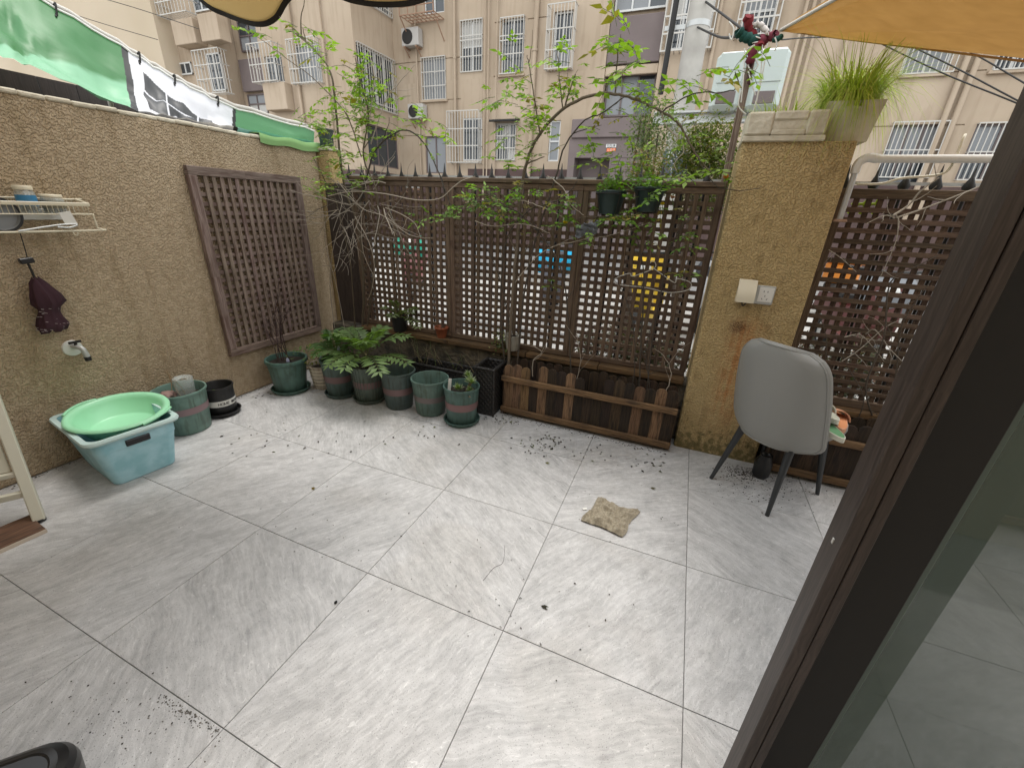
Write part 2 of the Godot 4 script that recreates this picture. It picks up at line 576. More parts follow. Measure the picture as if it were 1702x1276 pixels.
# ---------------------------------------------------------------- ground
const FENCE_Z := -2.72
const WALL_X := -2.926
func ground_and_floor() -> void:
	var mb := MB.new()
	mb.box(Vector3(0, -0.33, -20), Vector3(140, 0.6, 140))
	structure(mb, "ground", M.pavement)
	mb = MB.new()
	mb.box(Vector3(0, -0.076, -12.8), Vector3(60, 0.1, 8.4))
	structure(mb, "road", M.asphalt)
	for k in 40:
		var kb := MB.new()
		kb.box(Vector3(-20.0 + k * 1.0, 0.03, -8.5), Vector3(0.985, 0.12, 0.14), Basis.IDENTITY, 0.012)
		var o := put(kb, "kerb_stone", M.concrete, get_node("road") as Node3D)
	mb = MB.new()
	mb.box(Vector3(0, -0.0745, -4.75), Vector3(60, 0.1, 0.32))
	structure(mb, "gutter", M.asphalt)
	mb = MB.new()
	mb.box(Vector3(0.3, -0.0155, -0.95), Vector3(6.6, 0.019, 3.5))
	var fl := structure(mb, "yard_floor", M.mortar)
	var px := 0.604
	var pzz := 0.5925
	var gap := 0.0022
	for i in range(-4, 7):
		for j in range(-1, 5):
			var x0 := maxf(-0.962 + i * px, -2.99)
			var x1 := minf(-0.962 + (i + 1) * px, 3.2)
			var z1 := minf(-0.336 - (j - 0) * pzz, 0.72)
			var z0 := maxf(-0.336 - (j + 1) * pzz, -2.66)
			if x1 - x0 < 0.02 or z1 - z0 < 0.02:
				continue
			var fx0 := (x0 - (-0.962 + i * px)) / px
			var fz1 := (-0.336 - j * pzz - z1) / pzz
			var t := MB.new()
			var top := rnd(-0.0006, 0.0006)
			var bv := 0.0009
			var a := Vector3(x0 + gap * 0.5, top, z1 - gap * 0.5)
			var b := Vector3(x1 - gap * 0.5, top, z0 + gap * 0.5)
			var flipu := rg.randf() < 0.5
			var flipv := rg.randf() < 0.5
			var swap := rg.randf() < 0.35
			var uvq := func(x: float, z: float) -> Vector2:
				var uu := (x - x0) / px + fx0
				var vv := (z1 - z) / pzz + fz1
				uu = 1.0 - uu if flipu else uu
				vv = 1.0 - vv if flipv else vv
				return Vector2(vv, uu) if swap else Vector2(uu, vv)
			var q := [Vector3(a.x + bv, top, a.z - bv), Vector3(b.x - bv, top, a.z - bv), Vector3(b.x - bv, top, b.z + bv), Vector3(a.x + bv, top, b.z + bv)]
			var o := [Vector3(a.x, top - bv, a.z), Vector3(b.x, top - bv, a.z), Vector3(b.x, top - bv, b.z), Vector3(a.x, top - bv, b.z)]
			var l := []
			for p in o:
				l.append(Vector3(p.x, -0.0055, p.z))
			var uv1 := q.map(func(p): return uvq.call(p.x, p.z))
			var uv2 := o.map(func(p): return uvq.call(p.x, p.z))
			t.face(q, Vector3.UP, uv1)
			var outs := [Vector3(0, 0, 1), Vector3(1, 0, 0), Vector3(0, 0, -1), Vector3(-1, 0, 0)]
			for e in 4:
				var f := (e + 1) % 4
				t.face([q[e], q[f], o[f], o[e]], outs[e] + Vector3.UP, [uv1[e], uv1[f], uv2[f], uv2[e]])
				t.face([o[e], o[f], l[f], l[e]], outs[e], [uv2[e], uv2[f], uv2[f], uv2[e]])
			put(t, "tile", M["tile%d" % rg.randi_range(0, 4)], fl)

func garden_wall() -> void:
	var t := thing("garden_wall", "tan rough-stuccoed garden wall carrying the lattice trellis panel", "wall", Vector3(WALL_X - 0.1, 0, -1.0))
	var mb := at0(t)
	mb.box(Vector3(WALL_X - 0.1, 0.885, -1.0), Vector3(0.2, 1.77, 3.75), Basis.IDENTITY, 0.012)
	put(mb, "wall", M.wall_stucco, t)
	mb = at0(t)
	# crumbling mortar bed along the top
	var prev := Vector3.ZERO
	for k in 40:
		var z := 0.8 - k * 0.094
		mb.col = Color(1, 1, 1)
		mb.box(Vector3(WALL_X - 0.1 + rnd(-0.004, 0.006), 1.774 + rnd(0, 0.006), z - 0.047), Vector3(0.206, 0.022, 0.0935), Basis.from_euler(Vector3(rnd(-0.03, 0.03), rnd(-0.03, 0.03), 0)), 0.006)
	put(mb, "coping", M.old_plaster, t)
	# yellow corner pier at its far end
	var c := thing("corner_pier", "narrow ochre rendered pier where garden wall meets lattice fence", "pillar", Vector3(-2.875, 0, -2.92))
	mb = at0(c)
	mb.box(Vector3(-2.888, 0.88, -2.945), Vector3(0.17, 1.76, 0.13), Basis.IDENTITY, 0.012)
	put(mb, "body", M.pillar_side, c)
	mb = at0(c)
	mb.box(Vector3(-2.888, 1.772, -2.945), Vector3(0.185, 0.025, 0.15), Basis.IDENTITY, 0.006)
	put(mb, "cap", M.old_plaster, c)
	var b := thing("timber_board", "tall dark brown timber board between ochre pier and lattice fence", "board", Vector3(-2.62, 0, -2.80))
	mb = at0(b)
	mb.box(Vector3(-2.62, 0.76, -2.80), Vector3(0.36, 1.52, 0.035), Basis.IDENTITY, 0.004)
	put(mb, "board", M.dark_timber, b)

func house() -> void:
	# the house behind the photographer and the wall that the glazed leaf is hung on: they close the yard against the sky
	var t := thing("house", "pale rendered house standing over the near side of the yard", "house", Vector3(0, 0, 0.9))
	var mb := at0(t)
	mb.box(Vector3(0.3, 1.65, 0.95), Vector3(7.4, 3.3, 0.4))
	put(mb, "wall", M.cream_wall, t)
	mb = at0(t)
	mb.box(Vector3(3.4, 1.5, -0.9), Vector3(0.2, 3.0, 3.3))
	put(mb, "side_wall", M.cream_wall, t)

# ---------------------------------------------------------------- lattice
# frame rails round a field of crossing slats. o: lower corner, ex: unit vector along it, nrm: towards the yard
func lattice(t: Node3D, called: String, o: Vector3, ex: Vector3, nrm: Vector3, w: float, h: float, pitch: Vector2, sw: float, m: Material, frame: float, vertical_front: bool, tone := Vector2(0.8, 1.2), depth := 0.012) -> Node3D:
	var p := Node3D.new()
	p.name = called
	p.position = o - t.position
	t.add_child(p, true)
	var bs := Basis(ex, Vector3.UP, nrm)
	var rails := [[Vector3(w * 0.5, frame * 0.5, 0), Vector3(w, frame, 0.034)], [Vector3(w * 0.5, h - frame * 0.5, 0), Vector3(w, frame, 0.034)], [Vector3(frame * 0.5, h * 0.5, 0.001), Vector3(frame, h - 2.0 * frame, 0.034)], [Vector3(w - frame * 0.5, h * 0.5, 0.001), Vector3(frame, h - 2.0 * frame, 0.034)]]
	for r in rails:
		var mb := MB.new()
		var k := rnd(tone.x, tone.y)
		mb.col = Color(k, k * rnd(0.95, 1.02), k * rnd(0.93, 1.03))
		mb.uo = Vector2(rnd(0, 1), rnd(0, 1))
		mb.box(bs * r[0], r[1], bs, 0.003)
		put(mb, "frame", m, p)
	var iw := w - 2.0 * frame
	var ih := h - 2.0 * frame
	var nx := int(round(iw / pitch.x))
	var ny := int(round(ih / pitch.y))
	var vm := []
	var hm := []
	for k in 5:
		for dirn in 2:
			var mb := MB.new()
			var q := rnd(tone.x, tone.y)
			mb.col = Color(q, q * rnd(0.94, 1.03), q * rnd(0.92, 1.06))
			mb.uo = Vector2(rnd(0, 1), rnd(0, 1))
			if dirn == 0:
				mb.box(Vector3.ZERO, Vector3(sw, ih + 0.01, depth), Basis.IDENTITY, 0.0015)
				vm.append(mb.mesh())
			else:
				mb.box(Vector3.ZERO, Vector3(iw + 0.01, sw, depth), Basis.IDENTITY, 0.0015)
				hm.append(mb.mesh())
	var zf := 0.006 if vertical_front else -0.0065
	for k in nx - 1:
		var s := put_mesh(vm[rg.randi_range(0, 4)], "slat", m, p)
		s.transform = Transform3D(bs * Basis(Vector3(0, 0, 1), rnd(-0.0025, 0.0025)), bs * Vector3(frame + iw * (k + 1.0) / nx + rnd(-0.0025, 0.0025), h * 0.5, zf))
	for k in ny - 1:
		var s := put_mesh(hm[rg.randi_range(0, 4)], "slat", m, p)
		s.transform = Transform3D(bs * Basis(Vector3(0, 0, 1), rnd(-0.002, 0.002)), bs * Vector3(w * 0.5, frame + ih * (k + 1.0) / ny + rnd(-0.002, 0.002), -zf))
	return p

func spear(mb: MB, p: Vector3, h: float) -> void:
	var w := 0.026
	mb.lathe([Vector2(0.0, 0.0), Vector2(w * 0.55, 0.001), Vector2(w, h * 0.22), Vector2(w * 0.33, h * 0.55), Vector2(0.001, h)], 4, p)

func railing(label: String, x0: float, x1: float, z: float) -> void:
	var t := thing("iron_railing", label, "railing", Vector3(x0, 0.40, z))
	for yy in [0.48, 1.545, 1.585]:
		var mb := at0(t)
		mb.box(Vector3((x0 + x1) * 0.5, yy, z), Vector3(x1 - x0, 0.014, 0.014))
		put(mb, "rail", M.pale_metal if yy > 1.0 else M.dark_iron, t)
	var n := int((x1 - x0) / 0.1245)
	var bm := MB.new()
	bm.tube([Vector3(0, 0, 0), Vector3(0, 1.13, 0)], 0.008, 6)
	spear(bm, Vector3(0, 1.125, 0), 0.125)
	var me := bm.mesh()
	for k in n + 1:
		var s := put_mesh(me, "spear_bar", M.dark_iron, t)
		s.position = Vector3(0.03 + k * 0.1245, 0.02, 0.018)
		s.rotation.y = rnd(-0.3, 0.3)

func fences() -> void:
	# low wall under the fence and its timber ledge
	var lw := thing("low_wall", "low dark damp wall under the long lattice fence", "wall", Vector3(-1.35, 0, -2.74))
	var mb := at0(lw)
	mb.box(Vector3(-1.32, 0.20, -2.75), Vector3(2.96, 0.40, 0.16), Basis.IDENTITY, 0.01)
	put(mb, "wall", M.low_wall, lw)
	var xs := [-2.44, -1.60, -0.95, -0.42, 0.13]
	for k in 4:
		mb = at0(lw)
		var c := rnd(0.8, 1.25)
		mb.col = Color(c, c * 0.92, c * 0.7) * 0.62
		mb.uo = Vector2(rnd(0, 1), rnd(0, 1))
		mb.box(Vector3((xs[k] + xs[k + 1]) * 0.5, 0.4175 + rnd(-0.003, 0.004), -2.70), Vector3(xs[k + 1] - xs[k] - 0.006, 0.035, 0.12), Basis.IDENTITY, 0.004)
		put(mb, "ledge_board", M.planter_wood, lw)
	var f := thing("lattice_fence", "long dark brown wooden lattice fence above the ledge, overgrown with roses", "fence", Vector3(-2.46, 0.44, FENCE_Z))
	var px := [-2.46, -1.60, -0.655, 0.125]
	for k in 3:
		lattice(f, "lattice_panel", Vector3(px[k] + 0.001, 0.44, FENCE_Z), Vector3.RIGHT, Vector3(0, 0, 1), px[k + 1] - px[k] - 0.002, 1.10, Vector2(0.049, 0.049), 0.0245, M.fence_wood, 0.034, true, Vector2(0.7, 1.15), 0.0118)
	for k in 2:
		mb = at0(f)
		mb.uo = Vector2(rnd(0, 1), 0)
		mb.box(Vector3(px[k + 1], 0.985, FENCE_Z - 0.043), Vector3(0.062, 1.08, 0.05), Basis.IDENTITY, 0.004)
		put(mb, "post", M.fence_wood, f)
	mb = at0(f)
	mb.box(Vector3(-1.167, 1.5555, FENCE_Z - 0.012), Vector3(2.59, 0.028, 0.075), Basis.IDENTITY, 0.004)
	put(mb, "cap_rail", M.fence_wood, f)
	railing("row of black spear-topped iron bars behind the long lattice fence", -2.62, 0.10, -2.865)
	railing("short row of black spear-topped iron bars behind the white drain pipe", 0.66, 2.6, -2.865)
	var r := thing("lattice_fence", "lattice fence with heavy horizontal slats beside the ochre pillar", "fence", Vector3(0.64, 0.40, FENCE_Z))
	lattice(r, "lattice_panel", Vector3(0.64, 0.42, FENCE_Z), Vector3.RIGHT, Vector3(0, 0, 1), 1.9, 1.13, Vector2(0.0475, 0.0485), 0.024, M.fence_wood, 0.045, false, Vector2(0.55, 0.95), 0.0118)
	var lw2 := thing("low_wall", "low dark damp wall under the horizontally slatted fence", "wall", Vector3(1.6, 0, -2.75))
	mb = at0(lw2)
	mb.box(Vector3(1.6, 0.19, -2.76), Vector3(1.94, 0.38, 0.16), Basis.IDENTITY, 0.01)
	put(mb, "wall", M.low_wall, lw2)
	mb = at0(lw2)
	mb.col = Color(0.8, 0.72, 0.55)
	mb.box(Vector3(1.6, 0.3995, -2.715), Vector3(1.93, 0.036, 0.13), Basis.IDENTITY, 0.004)
	put(mb, "ledge_board", M.planter_wood, lw2)

func pillar() -> void:
	var t := thing("pillar", "broad ochre rendered pillar with rust streak under the socket boxes", "pillar", Vector3(0.39, 0, -2.70))
	var x0 := 0.150
	var x1 := 0.622
	var zf := -2.565
	var zb := -2.95
	var y1 := 1.735
	var mb := at0(t)
	var r := 0.014
	# front face with its rounded arrises carries the weathered render
	var g := []
	var uvs := []
	for yk in 2:
		var row := []
		var ur := []
		for q in [[x0, zf - 0.1], [x0, zf - r], [x0 + r * 0.3, zf - r * 0.3], [x0 + r, zf], [(x0 + x1) * 0.5, zf], [x1 - r, zf], [x1 - r * 0.3, zf - r * 0.3], [x1, zf - r], [x1, zf - 0.1]]:
			row.append(Vector3(q[0], y1 * yk, q[1]))
			ur.append(Vector2(clampf((q[0] - x0) / (x1 - x0), 0, 1) + (absf(q[1] - zf) * 0.5), 1.0 - yk))
		g.append(row)
		uvs.append(ur)
	for k in 8:
		var nn := Vector3(g[0][k + 1].z - g[0][k].z, 0, -(g[0][k + 1].x - g[0][k].x))
		mb.face([g[0][k], g[0][k + 1], g[1][k + 1], g[1][k]], -nn if nn.z < -1e-6 or (absf(nn.z) < 1e-6 and (nn.x > 0) != (k > 4)) else nn, [uvs[0][k], uvs[0][k + 1], uvs[1][k + 1], uvs[1][k]])
	put(mb, "front_render", M.pillar_face, t)
	mb = at0(t)
	mb.box(Vector3((x0 + x1) * 0.5, y1 * 0.5, (zf - 0.099 + zb) * 0.5), Vector3(x1 - x0 - 0.001, y1 - 0.001, zf - 0.099 - zb))
	put(mb, "body", M.pillar_side, t)
	mb = at0(t)
	mb.face([Vector3(x0, y1, zf), Vector3(x1, y1, zf), Vector3(x1, y1, zf - 0.1), Vector3(x0, y1, zf - 0.1)], Vector3.UP)
	put(mb, "top", M.old_plaster, t)
	# trough on top
	var q := thing("stone_trough", "cream plastered trough with a sunk panel on top of pillar", "planter", Vector3(0.33, y1, -2.68))
	mb = at0(q)
	var cx := 0.315
	mb.box(Vector3(cx, y1 + 0.012, -2.665), Vector3(0.345, 0.024, 0.235), Basis.IDENTITY, 0.004)
	put(mb, "foot_slab", M.old_plaster, q)
	mb = at0(q)
	var w := 0.335
	var hh := 0.100
	var yb := y1 + 0.0245
	mb.box(Vector3(cx - 0.11, yb + hh * 0.5, -2.562), Vector3(w * 0.34, hh, 0.03), Basis.IDENTITY, 0.01)
	mb.box(Vector3(cx + 0.125, yb + hh * 0.5, -2.562), Vector3(w * 0.25, hh, 0.03), Basis.IDENTITY, 0.01)
	mb.box(Vector3(cx + 0.016, yb + hh * 0.5, -2.567), Vector3(w * 0.42, hh, 0.022), Basis.IDENTITY, 0.004)
	mb.box(Vector3(cx + 0.016, yb + hh * 0.80, -2.5615), Vector3(w * 0.42, hh * 0.4, 0.0285), Basis.IDENTITY, 0.008)
	mb.box(Vector3(cx + 0.016, yb + hh * 0.12, -2.5615), Vector3(w * 0.42, hh * 0.24, 0.0285), Basis.IDENTITY, 0.005)
	mb.box(Vector3(cx, yb + hh * 0.5, -2.765), Vector3(w, hh, 0.03), Basis.IDENTITY, 0.01)
	mb.box(Vector3(cx - w * 0.5 + 0.015, yb + hh * 0.5, -2.664), Vector3(0.03, hh, 0.172))
	mb.box(Vector3(cx + w * 0.5 - 0.015, yb + hh * 0.5, -2.664), Vector3(0.03, hh, 0.172))
	put(mb, "body", M.old_plaster, q)
	mb = at0(q)
	mb.box(Vector3(cx, yb + hh * 0.42, -2.664), Vector3(w - 0.062, hh * 0.8, 0.17))
	put(mb, "soil", M.soil, q)
	var s := thing("stone_trough", "tall mossy trough at the pillar's edge spilling over with grass", "planter", Vector3(0.585, y1, -2.69))
	mb = at0(s)
	var pr := []
	mb.xf = Transform3D(Basis(Vector3.UP, PI * 0.25), Vector3(0.575, y1 + 0.002, -2.69) - s.position)
	mb.lathe([Vector2(0.0, 0.0), Vector2(0.122, 0.0), Vector2(0.136, 0.08), Vector2(0.15, 0.148), Vector2(0.153, 0.158), Vector2(0.136, 0.16), Vector2(0.13, 0.135), Vector2(0.0, 0.135)], 4)
	put(mb, "body", M.old_plaster, s)
	# grass in both
	grass(Vector3(0.565, y1 + 0.138, -2.69), 0.11, 1300, 0.31, 0.22, "tall_grass", "dense tuft of long bright green grass growing on the pillar")
	grass(Vector3(0.31, y1 + 0.105, -2.664), 0.14, 110, 0.13, 0.05, "short_grass", "thin young grass blades sprouting in the plastered trough", 0.3)
	# sockets
	var k := thing("socket_cover", "cream splash cover over a socket on the ochre pillar", "socket cover", pz(1240, 484, zf))
	mb = at0(k)
	var c := pz(1240, 484, zf)
	var prof := []
	for i in 9:
		var a := i / 8.0
		prof.append([a, 0.004 + 0.045 * sin(minf(a * 1.25, 1.0) * PI * 0.5)])
	var gg := []
	for i in 9:
		var row := []
		for j in 2:
			row.append(c + Vector3((j - 0.5) * 0.088, 0.062 - prof[i][0] * 0.115, prof[i][1]))
		gg.append(row)
	mb.sheet(gg, 0.003)
	for sx in [-0.5, 0.5]:
		for i in 8:
			mb.face([c + Vector3(sx * 0.088, 0.062 - prof[i][0] * 0.115, prof[i][1]), c + Vector3(sx * 0.088, 0.062 - prof[i + 1][0] * 0.115, prof[i + 1][1]), c + Vector3(sx * 0.088, 0.062 - prof[i + 1][0] * 0.115, 0.0), c + Vector3(sx * 0.088, 0.062 - prof[i][0] * 0.115, 0.0)], Vector3(sx, 0, 0))
	put(mb, "cover", M.cream_plastic, k)
	mb = at0(k)
	mb.tube(curve([c + Vector3(-0.01, -0.045, 0.02), c + Vector3(0.0, -0.075, 0.02), c + Vector3(0.018, -0.05, 0.02)]), 0.0035, 6)
	put(mb, "cable_end", M.black_plastic, k)
	var so := thing("wall_socket", "grey square wall socket with frame beside the cream cover", "socket", pz(1271, 490, zf))
	c = pz(1271, 490, zf)
	mb = at0(so)
	mb.box(c + Vector3(0, 0, 0.006), Vector3(0.088, 0.098, 0.012), Basis.IDENTITY, 0.003)
	put(mb, "frame", M.pale_metal, so)
	mb = at0(so)
	mb.box(c + Vector3(0.004, 0.002, 0.0135), Vector3(0.068, 0.076, 0.004), Basis.IDENTITY, 0.0015)
	put(mb, "plate", M.white_plastic, so)
	for h in [[-0.012, 0.017, 0.0], [0.006, 0.017, 0.0], [-0.003, -0.006, 0.0], [-0.014, -0.022, 0.5], [0.009, -0.022, -0.5]]:
		mb = at0(so)
		mb.box(c + Vector3(h[0] + 0.004, h[1] + 0.002, 0.0158), Vector3(0.0028, 0.009, 0.001), Basis(Vector3(0, 0, 1), h[2]))
		put(mb, "pin_slot", M.black_plastic, so)

func grass(o: Vector3, r: float, n: int, h: float, droop: float, called: String, label: String, flat := 1.0) -> void:
	var t := thing(called, label, "grass", o)
	var mb := MB.new()
	for k in n:
		var a := rnd(0, TAU)
		var rr := r * sqrt(rg.randf())
		var p := Vector3(cos(a) * rr, 0, sin(a) * rr * flat)
		var hh := h * rnd(0.45, 1.1)
		var lean := Vector3(cos(a), 0, sin(a)) * rnd(0.1, 0.95) * hh + Vector3(rnd(-0.09, 0.09), 0, rnd(-0.09, 0.09))
		var dr := droop * rnd(0.0, 1.0)
		var w := rnd(0.002, 0.0042)
		var s := Vector3(-sin(a), 0, cos(a)) * w
		var g := rnd(0.75, 1.25)
		mb.col = Color(0.46 * g, 0.56 * g, 0.10 * g) if rg.randf() < 0.75 else Color(0.62 * g, 0.60 * g, 0.20 * g)
		var pts := []
		for i in 5:
			var q := i / 4.0
			pts.append(p + Vector3(0, hh * q - dr * 2.0 * q * q * q, 0) + lean * q * q)
		for i in 4:
			var k0 := 1.0 - i / 4.0
			var k1 := 1.0 - (i + 1) / 4.0
			mb.face([pts[i] - s * k0, pts[i] + s * k0, pts[i + 1] + s * (k1 + 0.02), pts[i + 1] - s * (k1 + 0.02)], Vector3(cos(a), 0.4, sin(a)))
	put(mb, "blades", M.leaf, t).set_meta("kind", "stuff")

# ---------------------------------------------------------------- buildings
# a wall in the local xy plane facing +z, with real openings. hole: [x0, y0, x1, y1, depth, closed]
func wall_holes(mb: MB, x0: float, x1: float, y0: float, y1: float, holes: Array) -> void:
	var xs := [x0, x1]
	var ys := [y0, y1]
	for h in holes:
		for k in [h[0], h[2]]:
			if k > x0 and k < x1:
				xs.append(k)
		for k in [h[1], h[3]]:
			if k > y0 and k < y1:
				ys.append(k)
	xs.sort()
	ys.sort()
	for i in xs.size() - 1:
		for j in ys.size() - 1:
			if xs[i + 1] - xs[i] < 1e-5 or ys[j + 1] - ys[j] < 1e-5:
				continue
			var mx: float = (xs[i] + xs[i + 1]) * 0.5
			var my: float = (ys[j] + ys[j + 1]) * 0.5
			var inside := false
			for h in holes:
				if mx > h[0] and mx < h[2] and my > h[1] and my < h[3]:
					inside = true
			if not inside:
				mb.face([Vector3(xs[i], ys[j], 0), Vector3(xs[i + 1], ys[j], 0), Vector3(xs[i + 1], ys[j + 1], 0), Vector3(xs[i], ys[j + 1], 0)], mb.xf.basis * Vector3(0, 0, 1) if false else Vector3(0, 0, 1))
	for h in holes:
		var d: float = h[4]
		var a := Vector3(h[0], h[1], 0)
		var b := Vector3(h[2], h[1], 0)
		var c := Vector3(h[2], h[3], 0)
		var e := Vector3(h[0], h[3], 0)
		var z := Vector3(0, 0, -d)
		mb.face([a, b, b + z, a + z], Vector3.UP)
		mb.face([b, c, c + z, b + z], Vector3.LEFT)
		mb.face([c, e, e + z, c + z], Vector3.DOWN)
		mb.face([e, a, a + z, e + z], Vector3.RIGHT)
		if h[5]:
			mb.face([a + z, b + z, c + z, e + z], Vector3(0, 0, 1))

# frame + panes set back in an opening; F: the wall's frame of reference
func window(t: Node3D, F: Transform3D, r: Array, nx: int, ny: int, fm: Material, pm: Array, back := 0.1, fw := 0.055) -> void:
	var mb := MB.new()
	mb.xf = Transform3D(Basis.IDENTITY, -t.position) * F
	var x0: float = r[0]
	var y0: float = r[1]
	var x1: float = r[2]
	var y1: float = r[3]
	for i in nx + 1:
		var x := lerpf(x0 + fw * 0.5, x1 - fw * 0.5, float(i) / nx)
		mb.box(Vector3(x, (y0 + y1) * 0.5, -back), Vector3(fw, y1 - y0, 0.06))
	for j in ny + 1:
		var y := lerpf(y0 + fw * 0.5, y1 - fw * 0.5, float(j) / ny)
		mb.box(Vector3((x0 + x1) * 0.5, y, -back + 0.002), Vector3(x1 - x0, fw, 0.06))
	var w := put(mb, "window", fm, t)
	for i in nx:
		for j in ny:
			mb = MB.new()
			mb.xf = Transform3D(Basis.IDENTITY, -t.position) * F
			var xa := lerpf(x0, x1, float(i) / nx)
			var xb := lerpf(x0, x1, float(i + 1) / nx)
			var ya := lerpf(y0, y1, float(j) / ny)
			var yb := lerpf(y0, y1, float(j + 1) / ny)
			mb.box(Vector3((xa + xb) * 0.5, (ya + yb) * 0.5, -back - 0.012), Vector3(xb - xa - 0.01, yb - ya - 0.01, 0.012))
			put(mb, "pane", pm[(i * 2 + j) % pm.size()], w)
	# the dark room behind
func sill(t: Node3D, F: Transform3D, r: Array, out := 0.10, th := 0.09) -> void:
	var mb := MB.new()
	mb.xf = Transform3D(Basis.IDENTITY, -t.position) * F
	mb.box(Vector3((r[0] + r[2]) * 0.5, r[1] - th * 0.5 - 0.002, out * 0.5 - 0.02), Vector3(r[2] - r[0] + 0.16, th, out + 0.04), Basis.IDENTITY, 0.01)
	put(mb, "sill", M.building_stucco, t)
# burglar bars; out = how far the cage stands off the wall
func grille(t: Node3D, F: Transform3D, r: Array, out: float, nb: int, rails: Array, m: Material, bw := 0.022) -> void:
	var mb := MB.new()
	mb.xf = Transform3D(Basis.IDENTITY, -t.position) * F
	var x0: float = r[0]
	var y0: float = r[1]
	var x1: float = r[2]
	var y1: float = r[3]
	for i in nb + 1:
		var x := lerpf(x0, x1, float(i) / nb)
		mb.box(Vector3(x, (y0 + y1) * 0.5, out), Vector3(bw, y1 - y0, bw))
	for q in rails + [0.0, 1.0]:
		var y := lerpf(y0, y1, q)
		mb.box(Vector3((x0 + x1) * 0.5, y, out + 0.003), Vector3(x1 - x0 + bw, bw * 1.5, bw))
		for x in [x0, x1]:
			mb.box(Vector3(x, y, out * 0.5), Vector3(bw, bw * 1.3, out))
	if out > 0.15:
		var ns := 3
		for x in [x0, x1]:
			for k in range(1, ns):
				mb.box(Vector3(x, (y0 + y1) * 0.5, out * k / ns), Vector3(bw, y1 - y0, bw))
		for k in nb:
			mb.box(Vector3(lerpf(x0, x1, (k + 0.5) / nb), y0, out * 0.5), Vector3(bw, bw, out))
	put(mb, "window_grille", m, t)
func prect(l: float, tp: float, r: float, b: float, z: float) -> Array:
	return [pz(l, (tp + b) * 0.5, z).x, pz((l + r) * 0.5, b, z).y, pz(r, (tp + b) * 0.5, z).x, pz((l + r) * 0.5, tp, z).y]
func pipe(t: Node3D, p: Vector3, y0: float, y1: float, r: float, m: Material) -> void:
	var mb := at0(t)
	mb.tube([Vector3(p.x, y0, p.z), Vector3(p.x, y1, p.z)], r, 8, false)
	for k in 4:
		var y := lerpf(y0, y1, (k + 0.5) / 4.0)
		mb.tube([Vector3(p.x, y, p.z), Vector3(p.x, y + 0.08, p.z)], r * 1.25, 8, false)
	put(mb, "downpipe", m, t)

